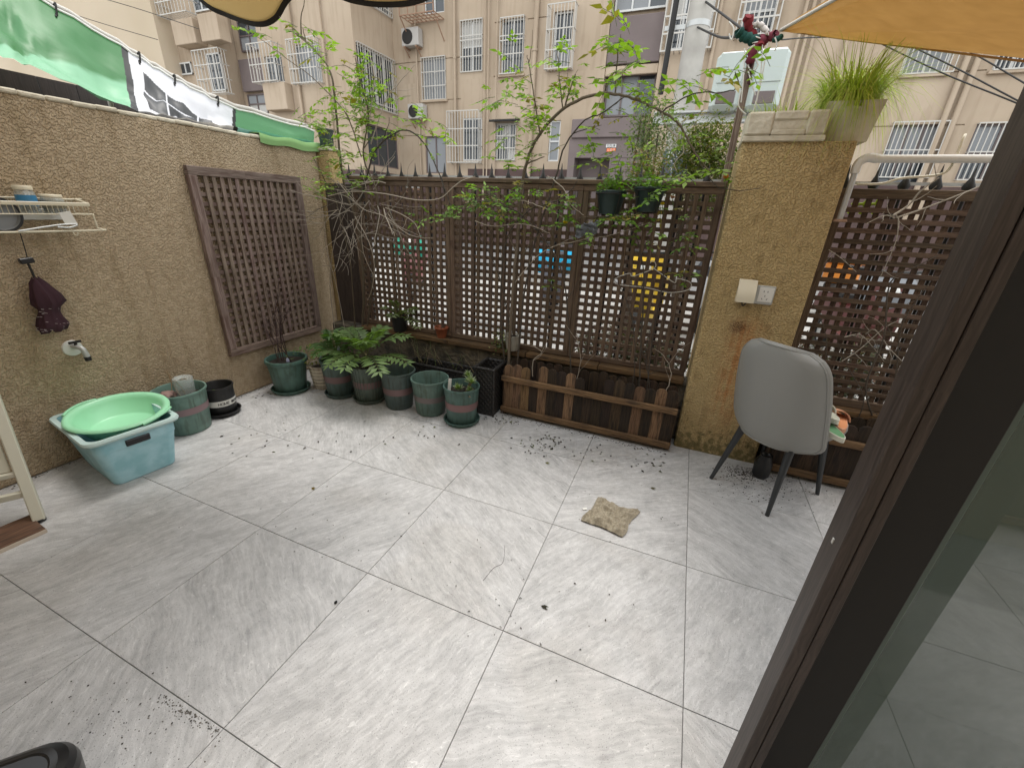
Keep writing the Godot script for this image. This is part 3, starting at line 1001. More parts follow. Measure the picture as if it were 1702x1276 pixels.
func apartment() -> void:
	var t := thing("apartment_block", "beige rendered apartment block with barred windows behind the fence", "building", Vector3(0, 0, -18))
	var Z := -18.0
	var F := Transform3D(Basis.IDENTITY, Vector3(0, 0, Z))
	var wx := -13.27
	var wz := -15.53
	var w1 := prect(702, 95, 741, 166, Z)
	var w2 := prect(766, 33, 802, 119, Z)
	var w3 := prect(833, 30, 871, 123, Z)
	var w4 := prect(919, 18, 950, 112, Z)
	var w5 := prect(769, 196, 801, 267, Z)
	var w6 := prect(824, 206, 857, 266, Z)
	var w7 := prect(707, 226, 741, 288, Z)
	var w8 := prect(704, -22, 738, 22, Z)
	var w9 := prect(912, 200, 930, 268, Z)
	var top := 16.0
	# main front
	var holes := []
	for w in [w1, w2, w3, w4, w5, w6, w7, w8, w9]:
		holes.append([w[0], w[1], w[2], w[3], 0.16, false])
	for g in [[wx + 0.02, w1[0], pz(690, 104, Z).y], [w1[2], -10.0, pz(750, 97, Z).y], [w1[2], -10.0, pz(750, 166, Z).y], [-8.5, -8.0, pz(820, 128, Z).y], [-8.5, -8.0, pz(820, 39, Z).y], [w3[2] + 0.1, w4[0] - 0.15, pz(890, 31, Z).y], [wx + 0.02, w7[0], pz(690, 226, Z).y]]:
		holes.append([g[0], g[2], g[1], g[2] + 0.035, 0.04, true])
	var mb := at0(t)
	mb.xf = mb.xf * F
	wall_holes(mb, wx, -4.02, 0.0, top, holes)
	put(mb, "wall", M.building_stucco, t)
	# right of the stairs
	var r1 := prect(1113, -30, 1186, 80, Z)
	var r2 := prect(1236, -30, 1292, 62, Z)
	var r3 := prect(1510, 50, 1586, 122, Z)
	var r4 := prect(1469, 207, 1551, 310, Z)
	var r5 := prect(1661, 60, 1760, 114, Z)
	var r6 := prect(1606, 205, 1700, 300, Z)
	holes = []
	for w in [r1, r2, r3, r4, r5, r6]:
		holes.append([w[0], w[1], w[2], w[3], 0.16, false])
	for y in [pz(1454, 128, Z).y, pz(1435, 212, Z).y]:
		holes.append([3.4, y, r4[0] if y < 5.0 else r3[0] - 0.12, y + 0.035, 0.04, true])
		holes.append([r3[2] + 0.12 if y > 5.0 else r4[2], y, r5[0] - 0.1, y + 0.035, 0.04, true])
	mb = at0(t)
	mb.xf = mb.xf * F
	wall_holes(mb, -2.15, 16.0, 0.0, top, holes)
	put(mb, "wall", M.building_stucco, t)
	# wing that stands forward on the left: its front and its flank
	var a1 := prect(491, 72, 533, 138, wz)
	var a2 := prect(441, 92, 470, 138, wz)
	holes = []
	for w in [a1, a2]:
		holes.append([w[0], w[1], w[2], w[3], 0.14, false])
	mb = at0(t)
	mb.xf = mb.xf * Transform3D(Basis.IDENTITY, Vector3(0, 0, wz))
	wall_holes(mb, -18.3, wx, 0.0, top, holes)
	put(mb, "wall", M.building_stucco, t)
	var FS := Transform3D(Basis(Vector3(0, 0, -1), Vector3.UP, Vector3(1, 0, 0)), Vector3(wx, 0, wz))
	var s1 := [0.12, pw(620, 172, wx).y - 0.12, 2.40, pw(620, 84, wx).y]
	var s2 := [0.5, pw(630, 18, wx).y, 2.42, pw(630, 18, wx).y + 1.6]
	var s3 := [0.35, pw(630, 276, wx).y, 2.42, pw(630, 210, wx).y]
	holes = []
	for w in [s1, s2, s3]:
		holes.append([w[0], w[1], w[2], w[3], 0.14, false])
	mb = at0(t)
	mb.xf = mb.xf * FS
	wall_holes(mb, 0.0, 2.47, 0.0, top, holes)
	put(mb, "flank_wall", M.building_stucco, t)
	var glass := [M.dark_pane, M.curtain, M.dark_pane]
	window(t, F, w1, 2, 1, M.window_white, [M.curtain, M.dark_pane], 0.1)
	window(t, F, w2, 2, 2, M.window_white, [M.dark_pane, M.curtain_pale], 0.1)
	window(t, F, w3, 2, 1, M.window_white, [M.dark_pane, M.curtain], 0.12)
	window(t, F, w4, 2, 2, M.window_white, [M.curtain, M.dark_pane], 0.12)
	window(t, F, w5, 2, 1, M.window_white, [M.dark_pane], 0.06)
	window(t, F, w6, 3, 3, M.window_white, [M.dark_pane, M.curtain_pale, M.dark_pane], 0.06, 0.045)
	window(t, F, w7, 2, 1, M.window_brown, [M.curtain, M.dark_pane], 0.1)
	window(t, F, w8, 2, 1, M.window_white, [M.dark_pane], 0.1)
	window(t, F, w9, 1, 2, M.window_white, [M.curtain], 0.1)
	window(t, F, r1, 3, 2, M.window_white, [M.dark_pane, M.curtain_pale, M.dark_pane], 0.1, 0.07)
	window(t, F, r2, 2, 2, M.window_white, [M.dark_pane, M.curtain], 0.1, 0.07)
	window(t, F, r3, 2, 1, M.window_white, [M.curtain, M.dark_pane], 0.1)
	window(t, F, r4, 3, 2, M.window_brown, [M.dark_pane, M.curtain], 0.1)
	window(t, F, r5, 3, 1, M.window_white, [M.dark_pane], 0.1)
	window(t, F, r6, 2, 2, M.window_brown, [M.dark_pane, M.curtain], 0.1)
	window(t, Transform3D(Basis.IDENTITY, Vector3(0, 0, wz)), a1, 2, 1, M.window_white, [M.curtain, M.dark_pane], 0.1)
	window(t, Transform3D(Basis.IDENTITY, Vector3(0, 0, wz)), a2, 2, 1, M.window_white, [M.dark_pane, M.curtain], 0.1)
	window(t, FS, s1, 4, 1, M.window_white, [M.dark_pane, M.curtain], 0.1)
	window(t, FS, s2, 4, 1, M.window_white, [M.dark_pane, M.curtain], 0.1)
	window(t, FS, s3, 3, 1, M.window_brown, [M.dark_pane], 0.1)
	for w in [w1, w3, w4, r3, r5]:
		sill(t, F, w)
	grille(t, F, w1, 0.06, 9, [0.33, 0.66], M.white_bar)
	grille(t, F, w2, 0.05, 8, [0.30, 0.62, 0.70], M.white_bar)
	grille(t, F, w3, 0.14, 8, [0.35, 0.60, 0.68], M.white_bar)
	grille(t, F, [w4[0] - 0.15, w4[1] - 0.1, w4[2] + 0.15, w4[3] + 0.1], 0.35, 8, [0.3, 0.62], M.white_bar)
	grille(t, F, [w5[0] - 0.55, w5[1] - 0.1, w5[2] + 0.02, w5[3] + 0.2], 0.4, 11, [0.33, 0.66], M.white_bar)
	grille(t, F, w6, 0.05, 8, [0.34, 0.68], M.white_bar)
	grille(t, F, [r1[0] - 0.1, r1[1] - 0.1, r1[2] + 0.1, r1[3]], 0.3, 9, [0.25, 0.5], M.white_bar, 0.03)
	grille(t, F, [r2[0] - 0.1, r2[1], r2[2] + 0.1, r2[3]], 0.3, 8, [0.3, 0.6], M.white_bar, 0.03)
	grille(t, F, [r3[0] - 0.05, r3[1], r3[2] + 0.12, r3[3]], 0.1, 9, [0.75], M.white_bar)
	grille(t, F, [r4[0] - 0.05, r4[1] + 0.25, r4[2] + 0.05, r4[3] + 0.05], 0.15, 11, [0.5], M.white_bar)
	grille(t, F, r5, 0.1, 12, [0.5], M.white_bar)
	grille(t, F, r6, 0.15, 9, [0.5], M.white_bar)
	var FW := Transform3D(Basis.IDENTITY, Vector3(0, 0, wz))
	grille(t, FW, [a1[0] - 0.06, a1[1] - 0.05, a1[2] + 0.06, a1[3] + 0.1], 0.3, 9, [0.33, 0.66], M.white_bar)
	grille(t, FW, [a2[0] - 0.3, a2[1] - 0.05, a2[2] + 0.1, a2[3] + 0.3], 0.5, 8, [0.45], M.white_bar)
	grille(t, FS, s1, 0.08, 16, [0.08], M.white_bar)
	grille(t, FS, s2, 0.08, 14, [0.1], M.white_bar)
	# bay under the caged wing window
	mb = at0(t)
	var bb := prect(452, 141, 488, 186, wz)
	mb.box(Vector3((bb[0] + bb[2]) * 0.5, (bb[1] + bb[3]) * 0.5, wz + 0.2), Vector3(bb[2] - bb[0], bb[3] - bb[1], 0.4), Basis.IDENTITY, 0.02)
	put(mb, "bay", M.building_stucco, t)
	# dark plinth
	var py := pz(780, 272, Z).y
	for q in [[-6.9, py - 0.2, Z + 0.02, 5.5], [-11.45, 2.7, Z + 0.02, 3.55], [wx - 2.6, 2.7, wz + 0.02, 5.1], [4.5, 2.6, Z + 0.02, 13.0]]:
		mb = at0(t)
		mb.box(Vector3(q[0], q[1] * 0.5, q[2]), Vector3(q[3], q[1], 0.05))
		put(mb, "plinth", M.plinth, t)
	mb = at0(t)
	mb.box(Vector3(wx + 0.025, 1.35, -16.76), Vector3(0.05, 2.7, 2.44))
	put(mb, "plinth", M.plinth, t)
	for q in [[755, 60, 0.055], [806, 60, 0.03], [812, 60, 0.03], [826, 60, 0.03], [890, 60, 0.09], [1588, 150, 0.075], [1606, 150, 0.075], [692, 100, 0.03], [1193, 40, 0.06], [1318, 100, 0.05], [1330, 100, 0.05], [1342, 100, 0.05], [1400, 100, 0.06]]:
		pipe(t, pz(q[0], q[1], Z + 0.12), 1.5, top, q[2], M.building_stucco)
	pipe(t, pz(535, 60, wz + 0.1), 1.0, top, 0.05, M.building_stucco)
	pipe(t, pz(485, 60, wz + 0.1), 1.0, top, 0.06, M.building_stucco)
	# drying rack under the open top window
	mb = at0(t)
	var k8 := prect(683, 14, 738, 36, Z)
	for z in [0.05, 0.3, 0.55, 0.8]:
		mb.box(Vector3((k8[0] + k8[2]) * 0.5, k8[1], Z + z), Vector3(k8[2] - k8[0], 0.03, 0.03))
	for i in 9:
		mb.box(Vector3(lerpf(k8[0], k8[2], i / 8.0), k8[1] + 0.01, Z + 0.42), Vector3(0.025, 0.025, 0.8))
	for y in [0.25, 0.5]:
		mb.box(Vector3((k8[0] + k8[2]) * 0.5, k8[1] + y, Z + 0.8), Vector3(k8[2] - k8[0], 0.03, 0.03))
	for i in 5:
		mb.box(Vector3(lerpf(k8[0], k8[2], i / 4.0), k8[1] + 0.25, Z + 0.8), Vector3(0.03, 0.5, 0.03))
	for x in [k8[0], k8[2]]:
		mb.bar(Vector3(x, k8[1], Z + 0.8), Vector3(x, k8[1] - 0.7, Z + 0.02), 0.03, 0.03)
	put(mb, "drying_rack", M.rust_bar, t)
	# ledge over window w6
	mb = at0(t)
	mb.box(Vector3((w6[0] + w6[2]) * 0.5, w6[3] + 0.1, Z + 0.2), Vector3(w6[2] - w6[0] + 0.3, 0.08, 0.45), Basis.from_euler(Vector3(0.2, 0, 0)), 0.02)
	put(mb, "window_hood", M.dark_iron, t)
	# stairwell: recess, dark panels, open casement
	var SZ := -18.45
	mb = at0(t)
	mb.box(Vector3(-3.08, top * 0.5, SZ - 0.12), Vector3(1.9, top, 0.2))
	put(mb, "stair_wall", M.building_stucco, t)
	for x in [-4.02, -2.15]:
		mb = at0(t)
		mb.box(Vector3(x + (-0.05 if x < -3 else 0.05), top * 0.5, (Z + SZ) * 0.5 - 0.01), Vector3(0.1, top, 0.5))
		put(mb, "stair_jamb", M.building_stucco, t)
	for q in [[1012, 24, 1098, 104], [1000, 108, 1088, 124]]:
		var p := prect(q[0], q[1], q[2], q[3], Z)
		mb = at0(t)
		mb.box(Vector3(-3.085, (p[1] + p[3]) * 0.5, Z - 0.08), Vector3(1.855, p[3] - p[1], 0.12), Basis.IDENTITY, 0.02)
		put(mb, "stair_panel", M.building_dark if q[1] < 50 else M.building_stucco, t)
	var FST := Transform3D(Basis.IDENTITY, Vector3(0, 0, SZ))
	var st := prect(1003, 126, 1086, 194, SZ)
	window(t, FST, [-3.98, st[1], -2.2, st[3]], 3, 1, M.window_brown, [M.curtain, M.dark_pane, M.curtain], -0.08, 0.06)
	var sp := prect(1012, -40, 1098, 20, SZ)
	window(t, FST, [-3.98, sp[1], -2.2, sp[3]], 3, 1, M.window_white, [M.curtain, M.dark_pane, M.curtain], -0.08, 0.06)
	# entrance canopy and portal
	var cn := prect(950, 196, 1062, 228, -16.9)
	mb = at0(t)
	mb.box(Vector3((cn[0] + cn[2]) * 0.5, (cn[1] + cn[3]) * 0.5, -17.5), Vector3(cn[2] - cn[0], cn[3] - cn[1], 1.2), Basis.IDENTITY, 0.02)
	put(mb, "entrance_canopy", M.building_dark, t)
	var pb := prect(944, 229, 1064, 300, -17.0)
	mb = at0(t)
	mb.xf = mb.xf * Transform3D(Basis.IDENTITY, Vector3(0, 0, -17.0))
	var dr := prect(952, 262, 1010, 330, -17.0)
	wall_holes(mb, pb[0], pb[2], 0.0, pb[3] - 0.002, [[dr[0], 0.01, dr[2], dr[3], 0.7, true]])
	put(mb, "portal", M.building_dark, t)
	for k in 6:
		mb = at0(t)
		mb.box(Vector3(lerpf(dr[2] + 0.05, pb[2] - 0.05, 0.5), dr[3] + 0.1 - k * 0.22, -16.985), Vector3(pb[2] - dr[2] - 0.15, 0.2, 0.03), Basis.from_euler(Vector3(0.06, 0, 0)))
		put(mb, "shutter_slat", M.building_dark, t)
	# far left: a recessed stair with a brown panel, a second forward block with bays and a cage
	mb = at0(t)
	mb.box(Vector3(-19.3, top * 0.5, wz - 0.75), Vector3(2.4, top, 0.2))
	put(mb, "stair_wall", M.building_stucco, t)
	var bp := prect(402, 97, 440, 152, wz - 0.5)
	mb = at0(t)
	mb.box(Vector3((bp[0] + bp[2]) * 0.5, (bp[1] + bp[3]) * 0.5, wz - 0.5), Vector3(bp[2] - bp[0] + 0.1, bp[3] - bp[1], 0.12), Basis.IDENTITY, 0.02)
	put(mb, "stair_panel", M.building_dark, t)
	var FL := Transform3D(Basis.IDENTITY, Vector3(0, 0, wz - 0.64))
	window(t, FL, prect(398, 32, 432, 86, wz - 0.6), 2, 2, M.window_brown, [M.curtain, M.dark_pane], -0.06)
	window(t, FL, prect(414, 156, 445, 190, wz - 0.6), 2, 2, M.window_brown, [M.curtain_pale, M.curtain], -0.06)
	var bz := wz + 0.2
	mb = at0(t)
	mb.box(Vector3(-22.7, top * 0.5, bz - 0.9), Vector3(4.3, top, 1.8))
	put(mb, "wall", M.building_stucco, t)
	var FB := Transform3D(Basis.IDENTITY, Vector3(0, 0, bz))
	for q in [[286, 30, 322, 74], [330, 20, 362, 68]]:
		var p := prect(q[0], q[1], q[2], q[3], bz + 0.5)
		mb = at0(t)
		mb.box(Vector3((p[0] + p[2]) * 0.5, (p[1] + p[3]) * 0.5, bz + 0.25), Vector3(p[2] - p[0], p[3] - p[1], 0.5), Basis.IDENTITY, 0.02)
		put(mb, "bay", M.building_stucco, t)
	window(t, FB, prect(322, -20, 348, 20, bz), 2, 1, M.window_white, [M.dark_pane], -0.04)
	window(t, FB, prect(350, 88, 372, 152, bz), 2, 1, M.window_white, [M.dark_pane, M.curtain], -0.04)
	window(t, FB, prect(300, 104, 320, 125, bz), 2, 1, M.window_white, [M.dark_pane], -0.04)
	grille(t, FB, prect(328, 82, 372, 156, bz + 0.3), 0.4, 8, [0.33, 0.66], M.white_bar)
	grille(t, FB, prect(263, -30, 312, 26, bz + 0.4), 0.6, 9, [0.4], M.white_bar)
	grille(t, FB, prect(256, 0, 273, 48, bz), 0.1, 5, [0.5], M.white_bar)
	grille(t, FB, prect(271, 93, 288, 114, bz), 0.1, 5, [0.5], M.white_bar)
	pipe(t, pz(283, 60, bz + 0.1), 1.0, top, 0.05, M.rust_bar)
	# neighbour: a blank cream gable
	var n := thing("blank_gable", "plain cream gable of the next block with cables across it", "building", Vector3(-33, 0, -14))
	mb = at0(n)
	var ex := pz(262, 60, -14.6).x
	mb.box(Vector3(ex - 8.0, 8.0, -15.6), Vector3(16.0, 16.0, 2.0))
	put(mb, "wall", M.cream_wall, n)
	# air conditioners
	for q in [[664, 43, 692, 74, "air conditioner unit high on the facade beside a downpipe"], [675, 171, 700, 196, "dusty air conditioner unit above the leafy rose"]]:
		var p := prect(q[0], q[1], q[2], q[3], Z + 0.5)
		ac_unit(p, Z, q[4])
	ac_unit(prect(668, 291, 690, 312, -14.0), -14.4, "white air conditioner unit standing low behind the spear tips")
	# number plates over the door
	var sg := thing("entrance_plate", "white and orange number plates above the dark entrance", "sign", Vector3(pz(1014, 244, -16.8).x, pz(1014, 244, -16.8).y, -16.98))
	for k in 2:
		var p := prect(1006, 238 + k * 7, 1023, 244 + k * 7, -16.8)
		mb = at0(sg)
		mb.xf = Transform3D(Basis.IDENTITY, -sg.position)
		mb.box(Vector3((p[0] + p[2]) * 0.5, (p[1] + p[3]) * 0.5, -16.975), Vector3(p[2] - p[0] - (0.05 if k else 0.0), p[3] - p[1] - 0.004, 0.02))
		mb.col = Color(1, 1, 1)
		var plate := put(mb, "plate", M.window_white if k == 0 else mat("orange_plate", Color(0.75, 0.16, 0.03), 0.5), sg)
		glyphs(plate, sg, "55=" if k == 0 else "2#T", Vector3((p[0] + p[2]) * 0.5, (p[1] + p[3]) * 0.5, -16.962), p[2] - p[0], (p[3] - p[1]) * 0.7, M.black_plastic if k == 0 else M.window_white)

# small characters from strokes: digits, and three building/unit characters written as =, #, T
func glyphs(plate: Node3D, t: Node3D, s: String, c: Vector3, w: float, h: float, m: Material) -> void:
	var forms := {"5": [[0, 1, 1, 1], [0, 1, 0, .5], [0, .5, 1, .5], [1, .5, 1, 0], [1, 0, 0, 0]], "2": [[.1, .75, .9, .75], [0, .1, 1, .1]], "=": [[.2, 1, .2, 0], [0, .7, .45, .7], [.6, 1, 1, 1], [.6, .75, 1, .75], [.6, .5, 1, .5], [.6, 1, .6, 0], [1, 1, 1, .5], [.8, .5, .8, 0]], "#": [[.1, .9, .9, .9], [.1, .6, .9, .6], [.1, .9, .1, .35], [.9, .9, .9, .35], [.5, 1, .5, 0], [0, .2, 1, .2]], "T": [[.2, .95, .8, .95], [0, .6, 1, .6], [.4, .6, .1, 0], [.65, .6, .65, .1], [.65, .05, 1, .1]]}
	var mb := MB.new()
	mb.xf = Transform3D(Basis.IDENTITY, -t.position)
	var cw := w / (s.length() + 0.6)
	for k in s.length():
		var o := c + Vector3((k - (s.length() - 1) * 0.5) * cw - cw * 0.36, -h * 0.5, 0)
		for f in forms[s[k]]:
			mb.bar(o + Vector3(f[0] * cw * 0.72, f[1] * h, 0), o + Vector3(f[2] * cw * 0.72, f[3] * h, 0), h * 0.11, 0.006, Vector3(0, 0, 1).cross(Vector3(f[2] - f[0], f[3] - f[1], 0.0)))
	put(mb, "lettering", m, plate)

func ac_unit(p: Array, z: float, label: String) -> void:
	var c := Vector3((p[0] + p[2]) * 0.5, (p[1] + p[3]) * 0.5, z + 0.22)
	var t := thing("air_conditioner", label, "air conditioner", Vector3(c.x, p[1], z + 0.22), "")
	var w: float = p[2] - p[0]
	var h: float = p[3] - p[1]
	var mb := at0(t)
	mb.box(c, Vector3(w, h, 0.34), Basis.IDENTITY, 0.02)
	put(mb, "body", M.ac_white, t)
	mb = at0(t)
	mb.xf = Transform3D(Basis.from_euler(Vector3(PI / 2, 0, 0)), c + Vector3(-w * 0.14, 0, 0.171) - t.position)
	mb.lathe([Vector2(h * 0.42, 0.0), Vector2(h * 0.42, 0.012), Vector2(h * 0.38, 0.014), Vector2(h * 0.37, 0.003), Vector2(0.0, 0.003)], 20)
	put(mb, "fan_grille", M.dark_iron, t)
	for s in [-0.35, 0.35]:
		mb = at0(t)
		mb.box(c + Vector3(s * w, -h * 0.5 - 0.03, -0.02), Vector3(0.05, 0.05, 0.42))
		mb.bar(c + Vector3(s * w, -h * 0.5 - 0.04, 0.15), c + Vector3(s * w, -h * 0.5 - 0.3, -0.2), 0.03, 0.03, Vector3.RIGHT)
		put(mb, "bracket", M.rust_bar, t)

# ---------------------------------------------------------------- between the fence and the flats
func tree_crown(mb: MB, c: Vector3, r: Vector3, clumps: int, per: int, size: float, cols: Array) -> void:
	for k in clumps:
		var d := Vector3(rg.randfn(), rg.randfn(), rg.randfn()).normalized() * pow(rg.randf(), 0.4)
		var p := c + d * r
		for q in per:
			var o := p + Vector3(rg.randfn(), rg.randfn(), rg.randfn()) * size * 1.7
			var g := rnd(0.7, 1.3)
			var cc: Color = cols[rg.randi_range(0, cols.size() - 1)]
			mb.col = Color(cc.r * g, cc.g * g, cc.b * g)
			mb.leaf(o, Vector3(rg.randfn(), rg.randfn() * 0.6, rg.randfn()), Vector3(rnd(-0.5, 0.5), 1, rnd(-0.5, 0.5)), size * rnd(0.7, 1.3), size * rnd(0.4, 0.6))
func shrub(label: String, base: Vector3, c: Vector3, r: Vector3, clumps: int, per: int, size: float, cols: Array, called := "shrub") -> void:
	var t := thing(called, label, "tree" if called == "small_tree" else called, base)
	for k in 4:
		var mb := at0(t)
		mb.col = Color(0.09, 0.065, 0.045)
		var tip := c + Vector3(rnd(-0.6, 0.6) * r.x, rnd(0.0, 0.6) * r.y, rnd(-0.6, 0.6) * r.z)
		var pts := curve([base + Vector3(rnd(-0.08, 0.08), -0.02, rnd(-0.08, 0.08)), base.lerp(tip, 0.5) + Vector3(rnd(-0.1, 0.1), 0, rnd(-0.1, 0.1)), tip], 4)
		mb.tube(pts, taper(pts.size(), 0.035, 0.008), 6)
		put(mb, "trunk", M.bark, t)
	var lb := at0(t)
	tree_crown(lb, c, r, clumps, per, size, cols)
	put(lb, "crown", M.leaf, t)

func scooter(at: Vector3, turn: float, body: Color, label: String, cover: Color, boxc = null) -> void:
	var t := thing("electric_scooter", label, "scooter", at, "scooters parked beyond the fence")
	t.rotation.y = turn
	for x in [-0.58, 0.60]:
		var mb := MB.new()
		mb.xf = Transform3D(Basis.from_euler(Vector3(PI / 2, 0, 0)), Vector3(x, 0.21, 0.0))
		mb.lathe([Vector2(0.13, -0.035), Vector2(0.20, -0.045), Vector2(0.215, 0.0), Vector2(0.20, 0.045), Vector2(0.13, 0.035), Vector2(0.13, -0.035)], 20)
		var w := put(mb, "wheel", M.matt_black, t)
		mb = MB.new()
		mb.xf = Transform3D(Basis.from_euler(Vector3(PI / 2, 0, 0)), Vector3(x, 0.21, 0.0))
		mb.lathe([Vector2(0.0, -0.02), Vector2(0.129, -0.02), Vector2(0.129, 0.02), Vector2(0.0, 0.02)], 16)
		put(mb, "rim", M.pale_metal, w)
	var mb := MB.new()
	mb.col = body
	var side := [[-0.78, 0.46], [-0.70, 0.66], [-0.30, 0.70], [-0.02, 0.62], [0.05, 0.36], [0.34, 0.34], [0.42, 0.55], [0.46, 0.92], [0.54, 0.94], [0.62, 0.55], [0.55, 0.30], [0.36, 0.24], [-0.25, 0.24], [-0.36, 0.44], [-0.6, 0.46]]
	for s in [-0.13, 0.13]:
		var poly := PackedVector2Array()
		for q in side:
			poly.append(Vector2(q[0], q[1]))
		var tr := Geometry2D.triangulate_polygon(poly)
		var id := []
		for q in side:
			id.append(mb.vert(Vector3(q[0], q[1], s), Vector3(0, 0, signf(s))))
		for k in range(0, tr.size(), 3):
			mb.tri(id[tr[k]], id[tr[k + 1]], id[tr[k + 2]])
	for k in side.size():
		var a: Array = side[k]
		var b: Array = side[(k + 1) % side.size()]
		mb.face([Vector3(a[0], a[1], -0.13), Vector3(b[0], b[1], -0.13), Vector3(b[0], b[1], 0.13), Vector3(a[0], a[1], 0.13)], Vector3(-(b[1] - a[1]), b[0] - a[0], 0))
	put(mb, "body", M.paint, t)
	mb = MB.new()
	mb.box(Vector3(-0.36, 0.73, 0), Vector3(0.66, 0.09, 0.25), Basis.from_euler(Vector3(0, 0, -0.05)), 0.03)
	put(mb, "seat", M.matt_black, t)
	mb = MB.new()
	mb.tube([Vector3(0.50, 0.85, 0), Vector3(0.44, 1.02, 0)], 0.03, 8)
	mb.tube(curve([Vector3(0.36, 1.05, -0.33), Vector3(0.45, 1.03, -0.1), Vector3(0.45, 1.03, 0.1), Vector3(0.36, 1.05, 0.33)]), 0.016, 8)
	put(mb, "handlebar", M.dark_iron, t)
	mb = MB.new()
	mb.xf = Transform3D(Basis.from_euler(Vector3(0, 0, -PI / 2)), Vector3(0.53, 0.86, 0))
	mb.lathe([Vector2(0.0, 0.0), Vector2(0.07, 0.0), Vector2(0.075, 0.03), Vector2(0.05, 0.055), Vector2(0.0, 0.06)], 14)
	put(mb, "headlight", M.white_plastic, t)
	# quilted knee cover hung over the bars
	mb = MB.new()
	mb.col = cover
	var g := []
	for i in 9:
		var row := []
		for j in 9:
			var u := i / 8.0
			var v := j / 8.0 - 0.5
			row.append(Vector3(0.50 + 0.10 * sin(u * 2.6) - 0.12 * absf(v), 0.98 - u * 0.34, v * (0.40 + 0.10 * sin(u * 3.0))) + Vector3(0.012 * sin(u * 20.0), 0, 0))
		g.append(row)
	mb.sheet(g, 0.02)
	put(mb, "knee_cover", M.cloth, t)
	if boxc != null:
		mb = MB.new()
		mb.col = boxc
		mb.box(Vector3(-0.62, 0.90, 0), Vector3(0.30, 0.22, 0.28), Basis.IDENTITY, 0.03)
		mb.box(Vector3(-0.62, 1.022, 0), Vector3(0.32, 0.03, 0.30), Basis.IDENTITY, 0.012)
		put(mb, "delivery_box", M.paint, t)

